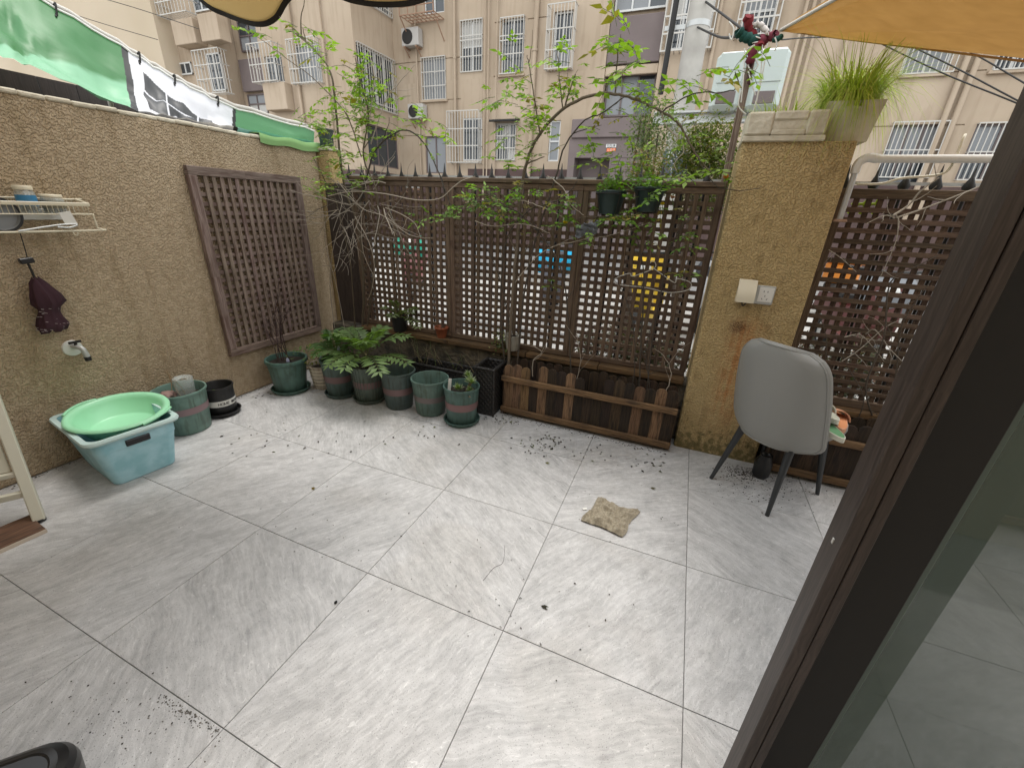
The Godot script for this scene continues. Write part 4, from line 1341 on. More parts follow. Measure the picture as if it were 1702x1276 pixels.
func street() -> void:
	var zp := -7.0
	var b := pz(1150, 100, zp)
	var p := thing("utility_pole", "round concrete utility pole with a blue painted band", "pole", Vector3(b.x, -0.03, zp))
	var mb := at0(p)
	mb.tube([Vector3(b.x, -0.03, zp), Vector3(b.x, 8.5, zp)], [0.165, 0.115], 20)
	put(mb, "shaft", M.concrete, p)
	var by := prect(1095, 252, 1125, 292, zp)
	mb = at0(p)
	mb.tube([Vector3(b.x, by[1], zp), Vector3(b.x, by[3], zp)], [0.168, 0.166], 24, false)
	var band := put(mb, "painted_band", mat("band_blue", Color(0.075, 0.095, 0.15), 0.7), p)
	for q in [["JKV", 0.35, 0.10], ["1", -0.28, 0.10], ["=5", 0.05, 0.09]]:
		var tm := TextMesh.new()
		tm.text = q[0]
		tm.font_size = 32
		tm.pixel_size = q[2] / 32.0
		tm.depth = 0.004
		var o := put_mesh(tm, "lettering", M.window_white, band)
		o.position = Vector3(-0.01, (by[1] + by[3]) * 0.5 + 0.03 + q[1] * (by[3] - by[1]), 0.168)
	mb = at0(p)
	var cy := pz(1155, 42, zp).y
	mb.tube([Vector3(b.x, cy - 0.04, zp), Vector3(b.x, cy + 0.02, zp)], 0.148, 20, false)
	mb.bar(Vector3(b.x - 0.15, cy - 0.02, zp + 0.05), Vector3(b.x - 0.40, cy - 0.02, zp + 0.05), 0.05, 0.02)
	put(mb, "clamp", M.pale_metal, p)
	mb = at0(p)
	mb.tube([Vector3(b.x - 0.32, cy - 0.75, zp + 0.1), Vector3(b.x - 0.29, cy + 0.75, zp + 0.1)], 0.035, 8)
	put(mb, "cable_riser", M.matt_black, p)
	# steel beam and switch cabinets
	var s := thing("steel_beam", "grey steel beam carrying the switch cabinets beside utility pole", "beam", Vector3(pz(1170, 195, -6.4).x, pz(1170, 195, -6.4).y, -6.4))
	var q0 := prect(1100, 186, 1236, 204, -6.4)
	mb = at0(s)
	for y in [q0[1], q0[3]]:
		mb.box(Vector3((q0[0] + q0[2]) * 0.5 + 0.1, y, -6.4), Vector3(q0[2] - q0[0] + 0.4, 0.02, 0.12))
	mb.box(Vector3((q0[0] + q0[2]) * 0.5 + 0.1, (q0[1] + q0[3]) * 0.5, -6.42), Vector3(q0[2] - q0[0] + 0.4, q0[3] - q0[1] - 0.022, 0.03))
	mb.box(Vector3(q0[0] + 0.1, (q0[1] + q0[3]) * 0.5, -6.65), Vector3(0.08, 0.1, 0.4))
	put(mb, "channel", M.pale_metal, s)
	mb = at0(s)
	mb.box(Vector3(q0[2] + 0.1, q0[3] * 0.5 - 0.05, -6.42), Vector3(0.09, q0[3] + 0.05, 0.09))
	put(mb, "leg", M.pale_metal, s)
	var gm := mat("cabinet_grey", Color(0.42, 0.47, 0.44), 0.45, 0.2)
	for q in [[1186, 84, 1238, 182, "pale grey-green switch cabinet above the beam, next to utility pole"], [1248, 78, 1306, 182, "pale grey-green switch cabinet above the beam, behind the knotted cloths"]]:
		var c := thing("switch_cabinet", q[4], "cabinet", Vector3(pz((q[0] + q[2]) * 0.5, q[3], -6.3).x, pz((q[0] + q[2]) * 0.5, q[3], -6.3).y, -6.4))
		var r := prect(q[0], q[1], q[2], q[3], -6.2)
		mb = at0(c)
		mb.box(Vector3((r[0] + r[2]) * 0.5, (r[1] + r[3]) * 0.5, -6.4), Vector3(r[2] - r[0], r[3] - r[1], 0.4), Basis.IDENTITY, 0.05)
		put(mb, "body", gm, c)
		mb = at0(c)
		mb.box(Vector3((r[0] + r[2]) * 0.5, r[1] + 0.12, -6.195), Vector3((r[2] - r[0]) * 0.6, 0.12, 0.012), Basis.IDENTITY, 0.004)
		put(mb, "vent_panel", M.window_brown, c)
		mb = at0(c)
		mb.box(Vector3((r[0] + r[2]) * 0.5, r[3] * 0.45 + r[1] * 0.55 + 0.15, -6.196), Vector3((r[2] - r[0]) * 0.78, (r[3] - r[1]) * 0.5, 0.012), Basis.IDENTITY, 0.004)
		put(mb, "door", gm, c)
	# trees and hedge
	var bx := pz(1090, 300, -6.0)
	shrub("loose grey-green tree with fine leaves close to the utility pole", Vector3(bx.x - 0.1, -0.03, -5.6), pz(1083, 222, -5.6), Vector3(0.26, 0.36, 0.25), 90, 26, 0.036, [Color(0.15, 0.19, 0.10), Color(0.20, 0.23, 0.13), Color(0.10, 0.14, 0.07)], "small_tree")
	shrub("dense olive green hedge bush below the steel beam", Vector3(pz(1175, 280, -5.0).x, -0.03, -5.0), pz(1172, 278, -5.0), Vector3(0.36, 0.42, 0.35), 170, 50, 0.036, [Color(0.10, 0.13, 0.03), Color(0.17, 0.18, 0.05), Color(0.06, 0.085, 0.02), Color(0.19, 0.15, 0.06)])
	shrub("low reddish green bush in front of the dark entrance", Vector3(pz(1080, 300, -4.6).x, -0.03, -4.6), pz(1078, 296, -4.6), Vector3(0.26, 0.22, 0.25), 70, 30, 0.034, [Color(0.12, 0.14, 0.04), Color(0.19, 0.12, 0.06), Color(0.08, 0.11, 0.03)])
	for q in [[-0.25, -3.7, 0.55, 0.36, "low clipped hedge behind the fence's pillar end"], [1.1, -3.7, 0.7, 0.48, "low clipped hedge behind the slatted fence, near the pillar"], [2.3, -3.8, 0.7, 0.5, "low clipped hedge behind the slatted fence, far from the pillar"]]:
		shrub(q[4], Vector3(q[0], -0.03, q[1]), Vector3(q[0], q[3] * 0.62, q[1]), Vector3(q[2], q[3] * 0.6, 0.28), 170, 40, 0.034, [Color(0.05, 0.055, 0.02), Color(0.075, 0.06, 0.03), Color(0.04, 0.045, 0.018), Color(0.10, 0.05, 0.03)], "hedge")
	# parked scooters seen through the lattice
	scooter(Vector3(-1.75, -0.03, -6.0), -1.35, Color(0.12, 0.12, 0.14), "dark scooter with a bright blue knee cover beyond the fence", Color(0.03, 0.42, 0.70))
	scooter(Vector3(-0.35, -0.03, -5.6), -1.7, Color(0.62, 0.42, 0.03), "yellow scooter with a yellow knee cover beyond the fence", Color(0.75, 0.48, 0.04))
	scooter(Vector3(-4.3, -0.03, -6.1), -1.1, Color(0.24, 0.10, 0.10), "dull red scooter with a teal knee cover beyond the fence", Color(0.03, 0.32, 0.22))
	scooter(Vector3(1.75, -0.03, -5.4), -1.5, Color(0.10, 0.025, 0.022), "dark red scooter with an orange delivery box beyond the slatted fence", Color(0.20, 0.21, 0.22), Color(0.60, 0.20, 0.02))
	scooter(Vector3(0.55, -0.03, -6.3), -1.9, Color(0.55, 0.56, 0.58), "silver scooter with a charcoal knee cover beyond the fence", Color(0.06, 0.06, 0.07))
	# cables
	for q in [[[180, 0, -13.0], [240, 18, -13.2], [330, 48, -13.4], "thin black cable slung across the cream gable, upper one"], [[75, 8, -12.6], [160, 36, -13.0], [262, 66, -13.4], "thin black cable slung across the cream gable, lower one"], [[1170, 0, -7.0], [1240, 52, -5.0], [1262, 66, -2.95], "black cable running from utility pole to the knotted cloths"], [[1160, 45, -6.85], [1200, 62, -5.5], [1255, 52, -2.95], "sagging black cable clamped to the utility pole"], [[1300, 66, -2.9], [1360, 62, -3.6], [1500, 60, -5.0], "black cable running from the knotted cloths past the grass"], [[1440, 60, -3.4], [1560, 118, -3.2], [1668, 162, -3.0], "thin dark wire slanting down across the flats, lower one"], [[1470, 55, -3.4], [1580, 108, -3.2], [1675, 158, -3.0], "thin dark wire slanting down across the flats, middle one"], [[1570, 66, -3.4], [1630, 95, -3.2], [1690, 130, -3.0], "thin dark wire slanting down across the flats, upper one"]]:
		var c := thing("cable", q[3], "cable", pz(q[0][0], q[0][1], q[0][2]))
		mb = at0(c)
		var pts := []
		for k in 3:
			pts.append(pz(q[k][0], q[k][1], q[k][2]))
		# run on past the frame at both ends
		if q[0][2] < -10.0:
			pts.push_front(pts[0] + (pts[0] - pts[1]) * 0.6)
		if q[2][1] > 100:
			pts.append(pts[-1] + (pts[-1] - pts[-2]) * 0.6)
		mb.tube(curve(pts, 6), 0.0035 if q[0][2] > -6 else 0.012, 5)
		put(mb, "wire", M.matt_black, c)

# ---------------------------------------------------------------- on and by the garden wall
func wall_trellis() -> void:
	var a := pw(300, 268, WALL_X)
	var b := pw(530, 548, WALL_X)
	var t := thing("trellis", "framed weathered grey-brown lattice trellis hung on the stucco wall", "trellis", Vector3(WALL_X + 0.03, 0.33, a.z))
	lattice(t, "lattice_panel", Vector3(WALL_X + 0.022, 0.325, a.z), Vector3(0, 0, -1), Vector3(1, 0, 0), a.z - b.z, 1.225, Vector2(0.0525, 0.0545), 0.024, M.grey_wood, 0.052, true, Vector2(0.75, 1.15), 0.012)

func wire_path(t: Node3D, called: String, pts: Array, r: float, m: Material, steps := 5) -> void:
	var mb := at0(t)
	mb.tube(curve(pts, steps), r, 6)
	put(mb, called, m, t)

func wall_things() -> void:
	# wire shelf
	var xw := WALL_X
	var xo := WALL_X + 0.135
	var zr := pw(148, 340, xo).z
	var zl := zr + 0.62
	var yt := pw(148, 340, xo).y
	var yb := pw(146, 383, xo).y
	var ym := yt - 0.045
	var t := thing("wire_shelf", "white coated wire shelf fixed to the stucco wall", "shelf", Vector3(xw, yb, zr))
	var mb := at0(t)
	mb.box(Vector3(xo, yt, (zl + zr) * 0.5), Vector3(0.006, 0.016, zl - zr), Basis.IDENTITY, 0.002)
	put(mb, "front_rail", M.cream_plastic, t)
	wire_path(t, "back_rail", [Vector3(xw + 0.01, yt + 0.02, zl), Vector3(xw + 0.01, yt + 0.02, zr + 0.02), Vector3(xw + 0.02, yt + 0.02, zr), Vector3(xo - 0.02, yt + 0.004, zr - 0.002), Vector3(xo, yt, zr + 0.004)], 0.0045, M.cream_plastic)
	wire_path(t, "bottom_rail", [Vector3(xw + 0.006, ym, zr + 0.01), Vector3(xo - 0.01, ym, zr), Vector3(xo, ym - 0.01, zr), Vector3(xo, yb + 0.012, zr), Vector3(xo, yb, zr + 0.015), Vector3(xo, yb, zl)], 0.0045, M.cream_plastic, 3)
	wire_path(t, "basket_edge", [Vector3(xo, ym, zr + 0.004), Vector3(xo, ym, zl)], 0.003, M.cream_plastic)
	mb = at0(t)
	for k in 34:
		var z := zr + 0.012 + k * 0.0185
		mb.tube([Vector3(xo, yt, z), Vector3(xo, ym, z), Vector3(xw + 0.008, ym, z), Vector3(xw + 0.008, yt + 0.02, z)], 0.0016, 5)
	put(mb, "basket_wires", M.cream_plastic, t)
	mb = at0(t)
	mb.box(Vector3(xw + 0.012, yb + 0.07, zr + 0.25), Vector3(0.01, 0.05, 0.40), Basis.IDENTITY, 0.002)
	put(mb, "mounting_strip", M.white_plastic, t)
	for z in [zr + 0.10, zr + 0.40]:
		wire_path(t, "hook", [Vector3(xo, yb, z), Vector3(xo + 0.008, yb - 0.016, z), Vector3(xo + 0.016, yb - 0.02, z - 0.006), Vector3(xo + 0.02, yb - 0.008, z - 0.01)], 0.0025, M.cream_plastic)
	# jars
	var jz := pw(45, 335, xw + 0.07).z
	for q in [[jz, 0.034, 0.105, "tall glass jar with blue label and cream lid on wire shelf", Color(0.05, 0.22, 0.42)], [pw(88, 340, xw + 0.07).z, 0.042, 0.075, "squat glass jar with wide cream lid on wire shelf", Color(0.20, 0.19, 0.14)]]:
		var j := thing("glass_jar", q[3], "jar", Vector3(xw + 0.07, ym + 0.003, q[0]))
		mb = MB.new()
		mb.lathe([Vector2(0, 0), Vector2(q[1] * 0.95, 0.0), Vector2(q[1], 0.008), Vector2(q[1], q[2] * 0.8), Vector2(q[1] * 0.85, q[2] * 0.9), Vector2(q[1] * 0.85, q[2])], 24)
		put(mb, "glass", M.jar_glass, j)
		mb = MB.new()
		mb.lathe([Vector2(0, 0.004), Vector2(q[1] * 0.88, 0.004), Vector2(q[1] * 0.9, q[2] * 0.5), Vector2(0, q[2] * 0.5)], 20)
		mb.col = Color(0.2, 0.17, 0.12)
		put(mb, "contents", M.soil, j)
		mb = MB.new()
		mb.col = q[4]
		mb.lathe([Vector2(q[1] * 1.012, q[2] * 0.30), Vector2(q[1] * 1.012, q[2] * 0.72)], 24)
		put(mb, "label", M.paint, j)
		mb = MB.new()
		mb.lathe([Vector2(q[1] * 0.95, q[2] * 0.93), Vector2(q[1] * 0.97, q[2] * 1.06), Vector2(q[1] * 0.9, q[2] * 1.1), Vector2(0, q[2] * 1.1)], 24)
		put(mb, "lid", M.cream_plastic, j)
	# crumpled blue bag, round dish hanging, tongs, card
	var bz := zr + 0.45
	var bag := thing("plastic_bag", "crumpled pale blue plastic bag lying on wire shelf", "bag", Vector3(xw + 0.07, ym + 0.004, bz))
	mb = MB.new()
	mb.col = Color(0.25, 0.55, 0.62)
	var g := []
	for i in 9:
		var row := []
		for k in 15:
			var a := TAU * k / 14.0
			var el := PI * i / 8.0
			var rr := 1.0 + 0.16 * sin(a * 5.0 + i) + 0.12 * sin(a * 3.0 - i * 2.0)
			row.append(Vector3(0.05 * sin(el) * cos(a) * rr, 0.03 + 0.03 * -cos(el), 0.085 * sin(el) * sin(a) * rr))
		g.append(row)
	mb.sheet(g)
	put(mb, "bag", M.paint, bag)
	var d := thing("round_dish", "dark-rimmed round dish hanging below wire shelf", "dish", pw(-6, 356, xo - 0.03))
	mb = MB.new()
	mb.xf = Transform3D(Basis.from_euler(Vector3(0, 0, -PI / 2)), Vector3.ZERO)
	mb.lathe([Vector2(0, 0), Vector2(0.06, 0.0), Vector2(0.066, 0.012)], 28)
	put(mb, "bowl", M.curtain, d)
	mb = MB.new()
	mb.xf = Transform3D(Basis.from_euler(Vector3(0, 0, -PI / 2)), Vector3(0.012, 0, 0))
	mb.lathe([Vector2(0.064, -0.004), Vector2(0.074, 0.0), Vector2(0.074, 0.006), Vector2(0.064, 0.006)], 28)
	put(mb, "rim", M.black_plastic, d)
	var tg := thing("tongs", "thin steel tongs hanging from wire shelf rail", "tongs", pw(60, 380, xo + 0.01))
	wire_path(tg, "arm", [pw(30, 384, xo + 0.012), pw(95, 374, xo + 0.012), pw(128, 372, xo + 0.012)], 0.004, M.pale_metal)
	wire_path(tg, "arm", [pw(95, 377, xo + 0.016), pw(115, 378, xo + 0.016), pw(128, 374, xo + 0.016)], 0.004, M.pale_metal)
	var cd := thing("paper_tag", "small pale paper tag clipped under wire shelf", "tag", pw(112, 362, xo + 0.004))
	mb = MB.new()
	mb.box(Vector3(0, 0, 0), Vector3(0.002, 0.055, 0.045), Basis.from_euler(Vector3(0.2, 0, 0)))
	put(mb, "card", M.white_plastic, cd)
	# folded umbrella
	var xu := WALL_X + 0.06
	var u := thing("folded_umbrella", "folded dark maroon umbrella with patterned hem hanging on stucco wall", "umbrella", pw(60, 465, xu))
	wire_path(u, "strap", [pw(33, 388, xu), pw(42, 418, xu), pw(45, 432, xu)], 0.002, M.matt_black)
	mb = at0(u)
	var hp := pw(43, 433, xu)
	mb.box(hp, Vector3(0.022, 0.026, 0.05), Basis.from_euler(Vector3(0.1, 0, 0)), 0.004)
	put(mb, "handle", M.black_plastic, u)
	wire_path(u, "shaft", [pw(46, 438, xu), pw(58, 464, xu)], 0.005, M.matt_black)
	mb = at0(u)
	var rings := [[pw(58, 462, xu), 0.012, 0.0], [pw(62, 472, xu), 0.035, 0.0], [pw(73, 490, xu), 0.062, 0.0], [pw(79, 503, xu), 0.070, 0.0], [pw(80, 512, xu), 0.046, 0.0], [pw(81, 520, xu), 0.044, 1.0], [pw(83, 530, xu), 0.056, 1.0], [pw(88, 541, xu), 0.068, 1.0], [pw(88, 549, xu), 0.058, 0.0], [pw(87, 550, xu), 0.02, 0.0]]
	g = []
	for i in rings.size():
		var row := []
		for k in 25:
			var a := TAU * k / 24.0
			var pl := 1.0 + 0.16 * sin(a * 8.0 + i * 0.5) + 0.08 * sin(a * 3.0)
			row.append(rings[i][0] + Vector3(cos(a) * rings[i][1] * 0.5 * pl, 0.008 * sin(a * 4.0), sin(a) * rings[i][1] * 0.82 * pl))
		g.append(row)
	mb.col = Color(0.045, 0.016, 0.024)
	mb.sheet(g)
	put(mb, "canopy", M.cloth, u)
	mb = at0(u)
	mb.col = Color(0.30, 0.24, 0.25)
	for k in 60:
		var i := rg.randi_range(4, 7)
		var c := rg.randi_range(0, 23)
		var p: Vector3 = g[i][c].lerp(g[i + 1][c + 1], rg.randf())
		var o: Vector3 = (p - rings[i][0]).normalized()
		mb.face([p + o * 0.003, p + o * 0.003 + Vector3(0, 0.003, 0.009), p + o * 0.003 + Vector3(0, 0.0055, 0.009), p + o * 0.003 + Vector3(0, 0.0025, 0.0)], o)
	put(mb, "printed_marks", M.paint, u).set_meta("kind", "stuff")
	# garden tap
	var tp := pw(119, 578, WALL_X)
	var w := thing("garden_tap", "old garden tap on a round white wall plate", "tap", tp)
	mb = MB.new()
	mb.xf = Transform3D(Basis.from_euler(Vector3(0, 0, -PI / 2)), Vector3.ZERO)
	mb.lathe([Vector2(0.042, 0.0), Vector2(0.040, 0.010), Vector2(0.030, 0.013), Vector2(0.0, 0.013)], 26)
	put(mb, "wall_plate", M.white_plastic, w)
	mb = MB.new()
	var tpts := curve([Vector3(0.005, 0.012, 0), Vector3(0.05, 0.012, -0.004), Vector3(0.075, 0.0, -0.012), Vector3(0.08, -0.045, -0.016)])
	mb.tube(tpts, taper(tpts.size(), 0.011, 0.013), 10)
	put(mb, "spout", M.pale_metal, w)
	mb = MB.new()
	mb.tube([Vector3(0.045, 0.012, -0.003), Vector3(0.045, 0.036, -0.003)], 0.007, 8)
	mb.bar(Vector3(0.045, 0.038, -0.028), Vector3(0.045, 0.038, 0.022), 0.012, 0.008)
	put(mb, "lever", M.dark_iron, w)
	mb = MB.new()
	mb.tube([Vector3(0.08, -0.04, -0.016), Vector3(0.08, -0.062, -0.016)], [0.015, 0.014], 10)
	put(mb, "hose_nozzle", M.black_plastic, w)

# a loft through rounded rectangles: ring = [half x, half z, y, corner radius]
func rounded_loft(mb: MB, rings: Array, seg := 8) -> void:
	var g := []
	for r in rings:
		var row := []
		for q in 4:
			for k in seg + 1:
				var a := PI * 0.5 * (q + float(k) / seg)
				var cx: float = (r[0] - r[3]) * (1 if q == 0 or q == 3 else -1)
				var cz: float = (r[1] - r[3]) * (1 if q < 2 else -1)
				row.append(Vector3(cx + cos(a) * r[3], r[2], cz + sin(a) * r[3]))
		row.append(row[0])
		g.append(row)
	for i in g.size() - 1:
		var prev := []
		for k in g[i].size():
			var u: int = k % (g[i].size() - 1)
			var q: int = (u / (seg + 1))
			var a := PI * 0.5 * (q + float(u % (seg + 1)) / seg)
			var dy: float = rings[i + 1][2] - rings[i][2]
			var dr: float = rings[i + 1][0] - rings[i][0]
			var nn := Vector3(cos(a) * dy, -dr, sin(a) * dy)
			if nn.length() < 1e-6:
				nn = Vector3(cos(a), 0, sin(a))
			nn = nn.normalized()
			var i0 := mb.vert(g[i][k], nn)
			var i1 := mb.vert(g[i + 1][k], nn)
			if k > 0:
				mb.tri(prev[0], i0, i1)
				mb.tri(prev[0], i1, prev[1])
			prev = [i0, i1]
	# close the last ring
func ring_cap(mb: MB, r: Array, up: float, seg := 8) -> void:
	var id := []
	var c := mb.vert(Vector3(0, r[2], 0), Vector3(0, up, 0))
	for q in 4:
		for k in seg + 1:
			var a := PI * 0.5 * (q + float(k) / seg)
			id.append(mb.vert(Vector3((r[0] - r[3]) * (1 if q == 0 or q == 3 else -1) + cos(a) * r[3], r[2], (r[1] - r[3]) * (1 if q < 2 else -1) + sin(a) * r[3]), Vector3(0, up, 0)))
	for k in id.size():
		mb.tri(c, id[k], id[(k + 1) % id.size()])

func tubs() -> void:
	var tb := mat("turquoise", Color(0.22, 0.47, 0.49), 0.45)
	var scuff := tint_tex(71, 0.012, Color(0.26, 0.51, 0.57), Color(0.40, 0.645, 0.71), 256, 5, 1.8)
	tb.albedo_texture = scuff
	tb.albedo_color = Color(1, 1, 1)
	tb.uv1_triplanar = true
	tb.uv1_scale = Vector3.ONE * 2.5
	var t := thing("storage_crate", "turquoise plastic storage crate with pale rim by the stucco wall", "crate", Vector3(-2.650, 0, -0.985))
	t.rotation.y = deg_to_rad(-8)
	var H := 0.285
	var mb := MB.new()
	rounded_loft(mb, [[0.195, 0.125, 0.012, 0.035], [0.20, 0.13, 0.0, 0.035], [0.205, 0.135, 0.008, 0.04], [0.232, 0.168, 0.20, 0.045], [0.234, 0.170, 0.201, 0.045], [0.238, 0.174, H - 0.018, 0.045]])
	ring_cap(mb, [0.195, 0.125, 0.012, 0.035], -1.0)
	rounded_loft(mb, [[0.236, 0.172, H - 0.002, 0.045], [0.19, 0.122, 0.016, 0.035]])
	ring_cap(mb, [0.19, 0.122, 0.016, 0.035], 1.0)
	put(mb, "body", tb, t)
	mb = MB.new()
	rounded_loft(mb, [[0.240, 0.176, H - 0.022, 0.046], [0.258, 0.194, H - 0.020, 0.05], [0.262, 0.198, H - 0.010, 0.052], [0.258, 0.194, H, 0.05], [0.236, 0.172, H - 0.001, 0.045]])
	put(mb, "rim", mat("pale_turquoise", Color(0.50, 0.64, 0.62), 0.4), t)
	mb = MB.new()
	mb.box(Vector3(0.236, H - 0.062, 0.0), Vector3(0.012, 0.036, 0.10), Basis.from_euler(Vector3(0, 0, -0.15)), 0.006)
	put(mb, "handle", M.black_plastic, t)
	for s in [-0.19, 0.19]:
		mb = MB.new()
		mb.box(Vector3(s, 0.0125, 0), Vector3(0.022, 0.025, 0.14), Basis.IDENTITY, 0.004)
		put(mb, "foot_recess", M.black_plastic, t)
	# basin
	var b := thing("wash_basin", "mint green round wash basin sitting in the turquoise crate", "basin", Vector3(-2.640, 0.214, -1.005))
	b.rotation = Vector3(deg_to_rad(4), deg_to_rad(20), deg_to_rad(-3))
	mb = MB.new()
	mb.lathe([Vector2(0, 0.0), Vector2(0.135, 0.0), Vector2(0.150, 0.006), Vector2(0.190, 0.078), Vector2(0.196, 0.088), Vector2(0.216, 0.090), Vector2(0.222, 0.097), Vector2(0.218, 0.105), Vector2(0.205, 0.108), Vector2(0.190, 0.100), Vector2(0.183, 0.085), Vector2(0.147, 0.012), Vector2(0.136, 0.006), Vector2(0.0, 0.006)], 64, Vector3.ZERO, 0.99, 0.94)
	put(mb, "bowl", mat("mint", Color(0.31, 0.66, 0.41), 0.35), b)
	for s in [0.0, PI]:
		mb = MB.new()
		var pts := []
		for k in 9:
			var a: float = s - 0.42 + k * 0.105
			pts.append(Vector3(cos(a) * 0.226, 0.098 + 0.006 * sin(k / 8.0 * PI), sin(a) * 0.215))
		mb.tube(curve(pts, 3), 0.0075, 8)
		put(mb, "grip", M.mint, b)
	# white stand at the frame's edge and the board under it
	var c := thing("white_stand", "white painted wooden stand with splayed leg and rails", "stand", pf(68, 862))
	var leg0 := pf(66, 866)
	var leg1 := pf(-4, 682, 0.50)
	mb = at0(c)
	var wp := mat("white_paint", Color(0.58, 0.56, 0.46), 0.55)
	mb.bar(leg0 + Vector3(0, 0.006, 0), leg1 + (leg1 - leg0) * 0.5, 0.034, 0.040, Vector3(1, 0, 0.4), 0.004)
	put(mb, "leg", wp, c)
	mb = at0(c)
	mb.tube([leg0 + Vector3(0, 0.0005, 0), leg0 + Vector3(-0.002, 0.012, 0)], 0.022, 12)
	put(mb, "foot_cap", M.black_plastic, c)
	var dirv := Vector3(-0.30, 0, 0.50).normalized()
	for q in [[0.135, 0.03], [0.225, 0.022], [0.52, 0.03]]:
		var p := leg0.lerp(leg1, q[0] / 0.5)
		mb = at0(c)
		mb.bar(p, p + dirv * 0.5, q[1], 0.022, Vector3.UP, 0.003)
		put(mb, "rail", wp, c)
	mb = at0(c)
	var pa := leg0.lerp(leg1, 0.24 / 0.5) + dirv * 0.03
	var pb := leg0.lerp(leg1, 1.0) + dirv * 0.03
	mb.face([pa, pa + dirv * 0.45, pb + dirv * 0.45, pb], Vector3(0.5, 0, 0.3))
	mb.face([pa - Vector3(0.008, 0, 0.004), pa + dirv * 0.45 - Vector3(0.008, 0, 0.004), pb + dirv * 0.45 - Vector3(0.008, 0, 0.004), pb - Vector3(0.008, 0, 0.004)], Vector3(-0.5, 0, -0.3))
	put(mb, "panel", wp, c)
	mb = at0(c)
	var pl := pa + dirv * 0.045
	mb.bar(pl, pl + (pb - pa) * 1.0, 0.018, 0.014, dirv, 0.002)
	put(mb, "stile", wp, c)
	mb = at0(c)
	var far := leg0 + dirv * 0.5
	mb.bar(far + Vector3(0, 0.003, 0), far + (leg1 - leg0) * 1.5, 0.034, 0.040, Vector3(1, 0, 0.4), 0.004)
	put(mb, "leg", wp, c)
	var bd := thing("floor_board", "dark brown wood-grain board with a pale edge lying on tiles", "board", pf(30, 880))
	var k0 := pf(76, 879, 0.016)
	var k1 := pf(0, 913, 0.016)
	var ax := (k1 - k0).normalized()
	var az := Vector3(-ax.z, 0, ax.x)
	if az.x > 0:
		az = -az
	var ctr := k0 + ax * 0.30 + az * 0.09
	mb = at0(bd)
	mb.box(Vector3(ctr.x, 0.0088, ctr.z), Vector3(0.60, 0.0165, 0.18), Basis(ax, Vector3.UP, ax.cross(Vector3.UP)), 0.001)
	put(mb, "board", M.board_wood, bd)
	mb = at0(bd)
	ctr = k0 + ax * 0.30 - az * 0.0018
	mb.box(Vector3(ctr.x, 0.0085, ctr.z), Vector3(0.60, 0.017, 0.003), Basis(ax, Vector3.UP, ax.cross(Vector3.UP)))
	put(mb, "edge_strip", mat("edge_pale", Color(0.55, 0.47, 0.38), 0.6), bd)

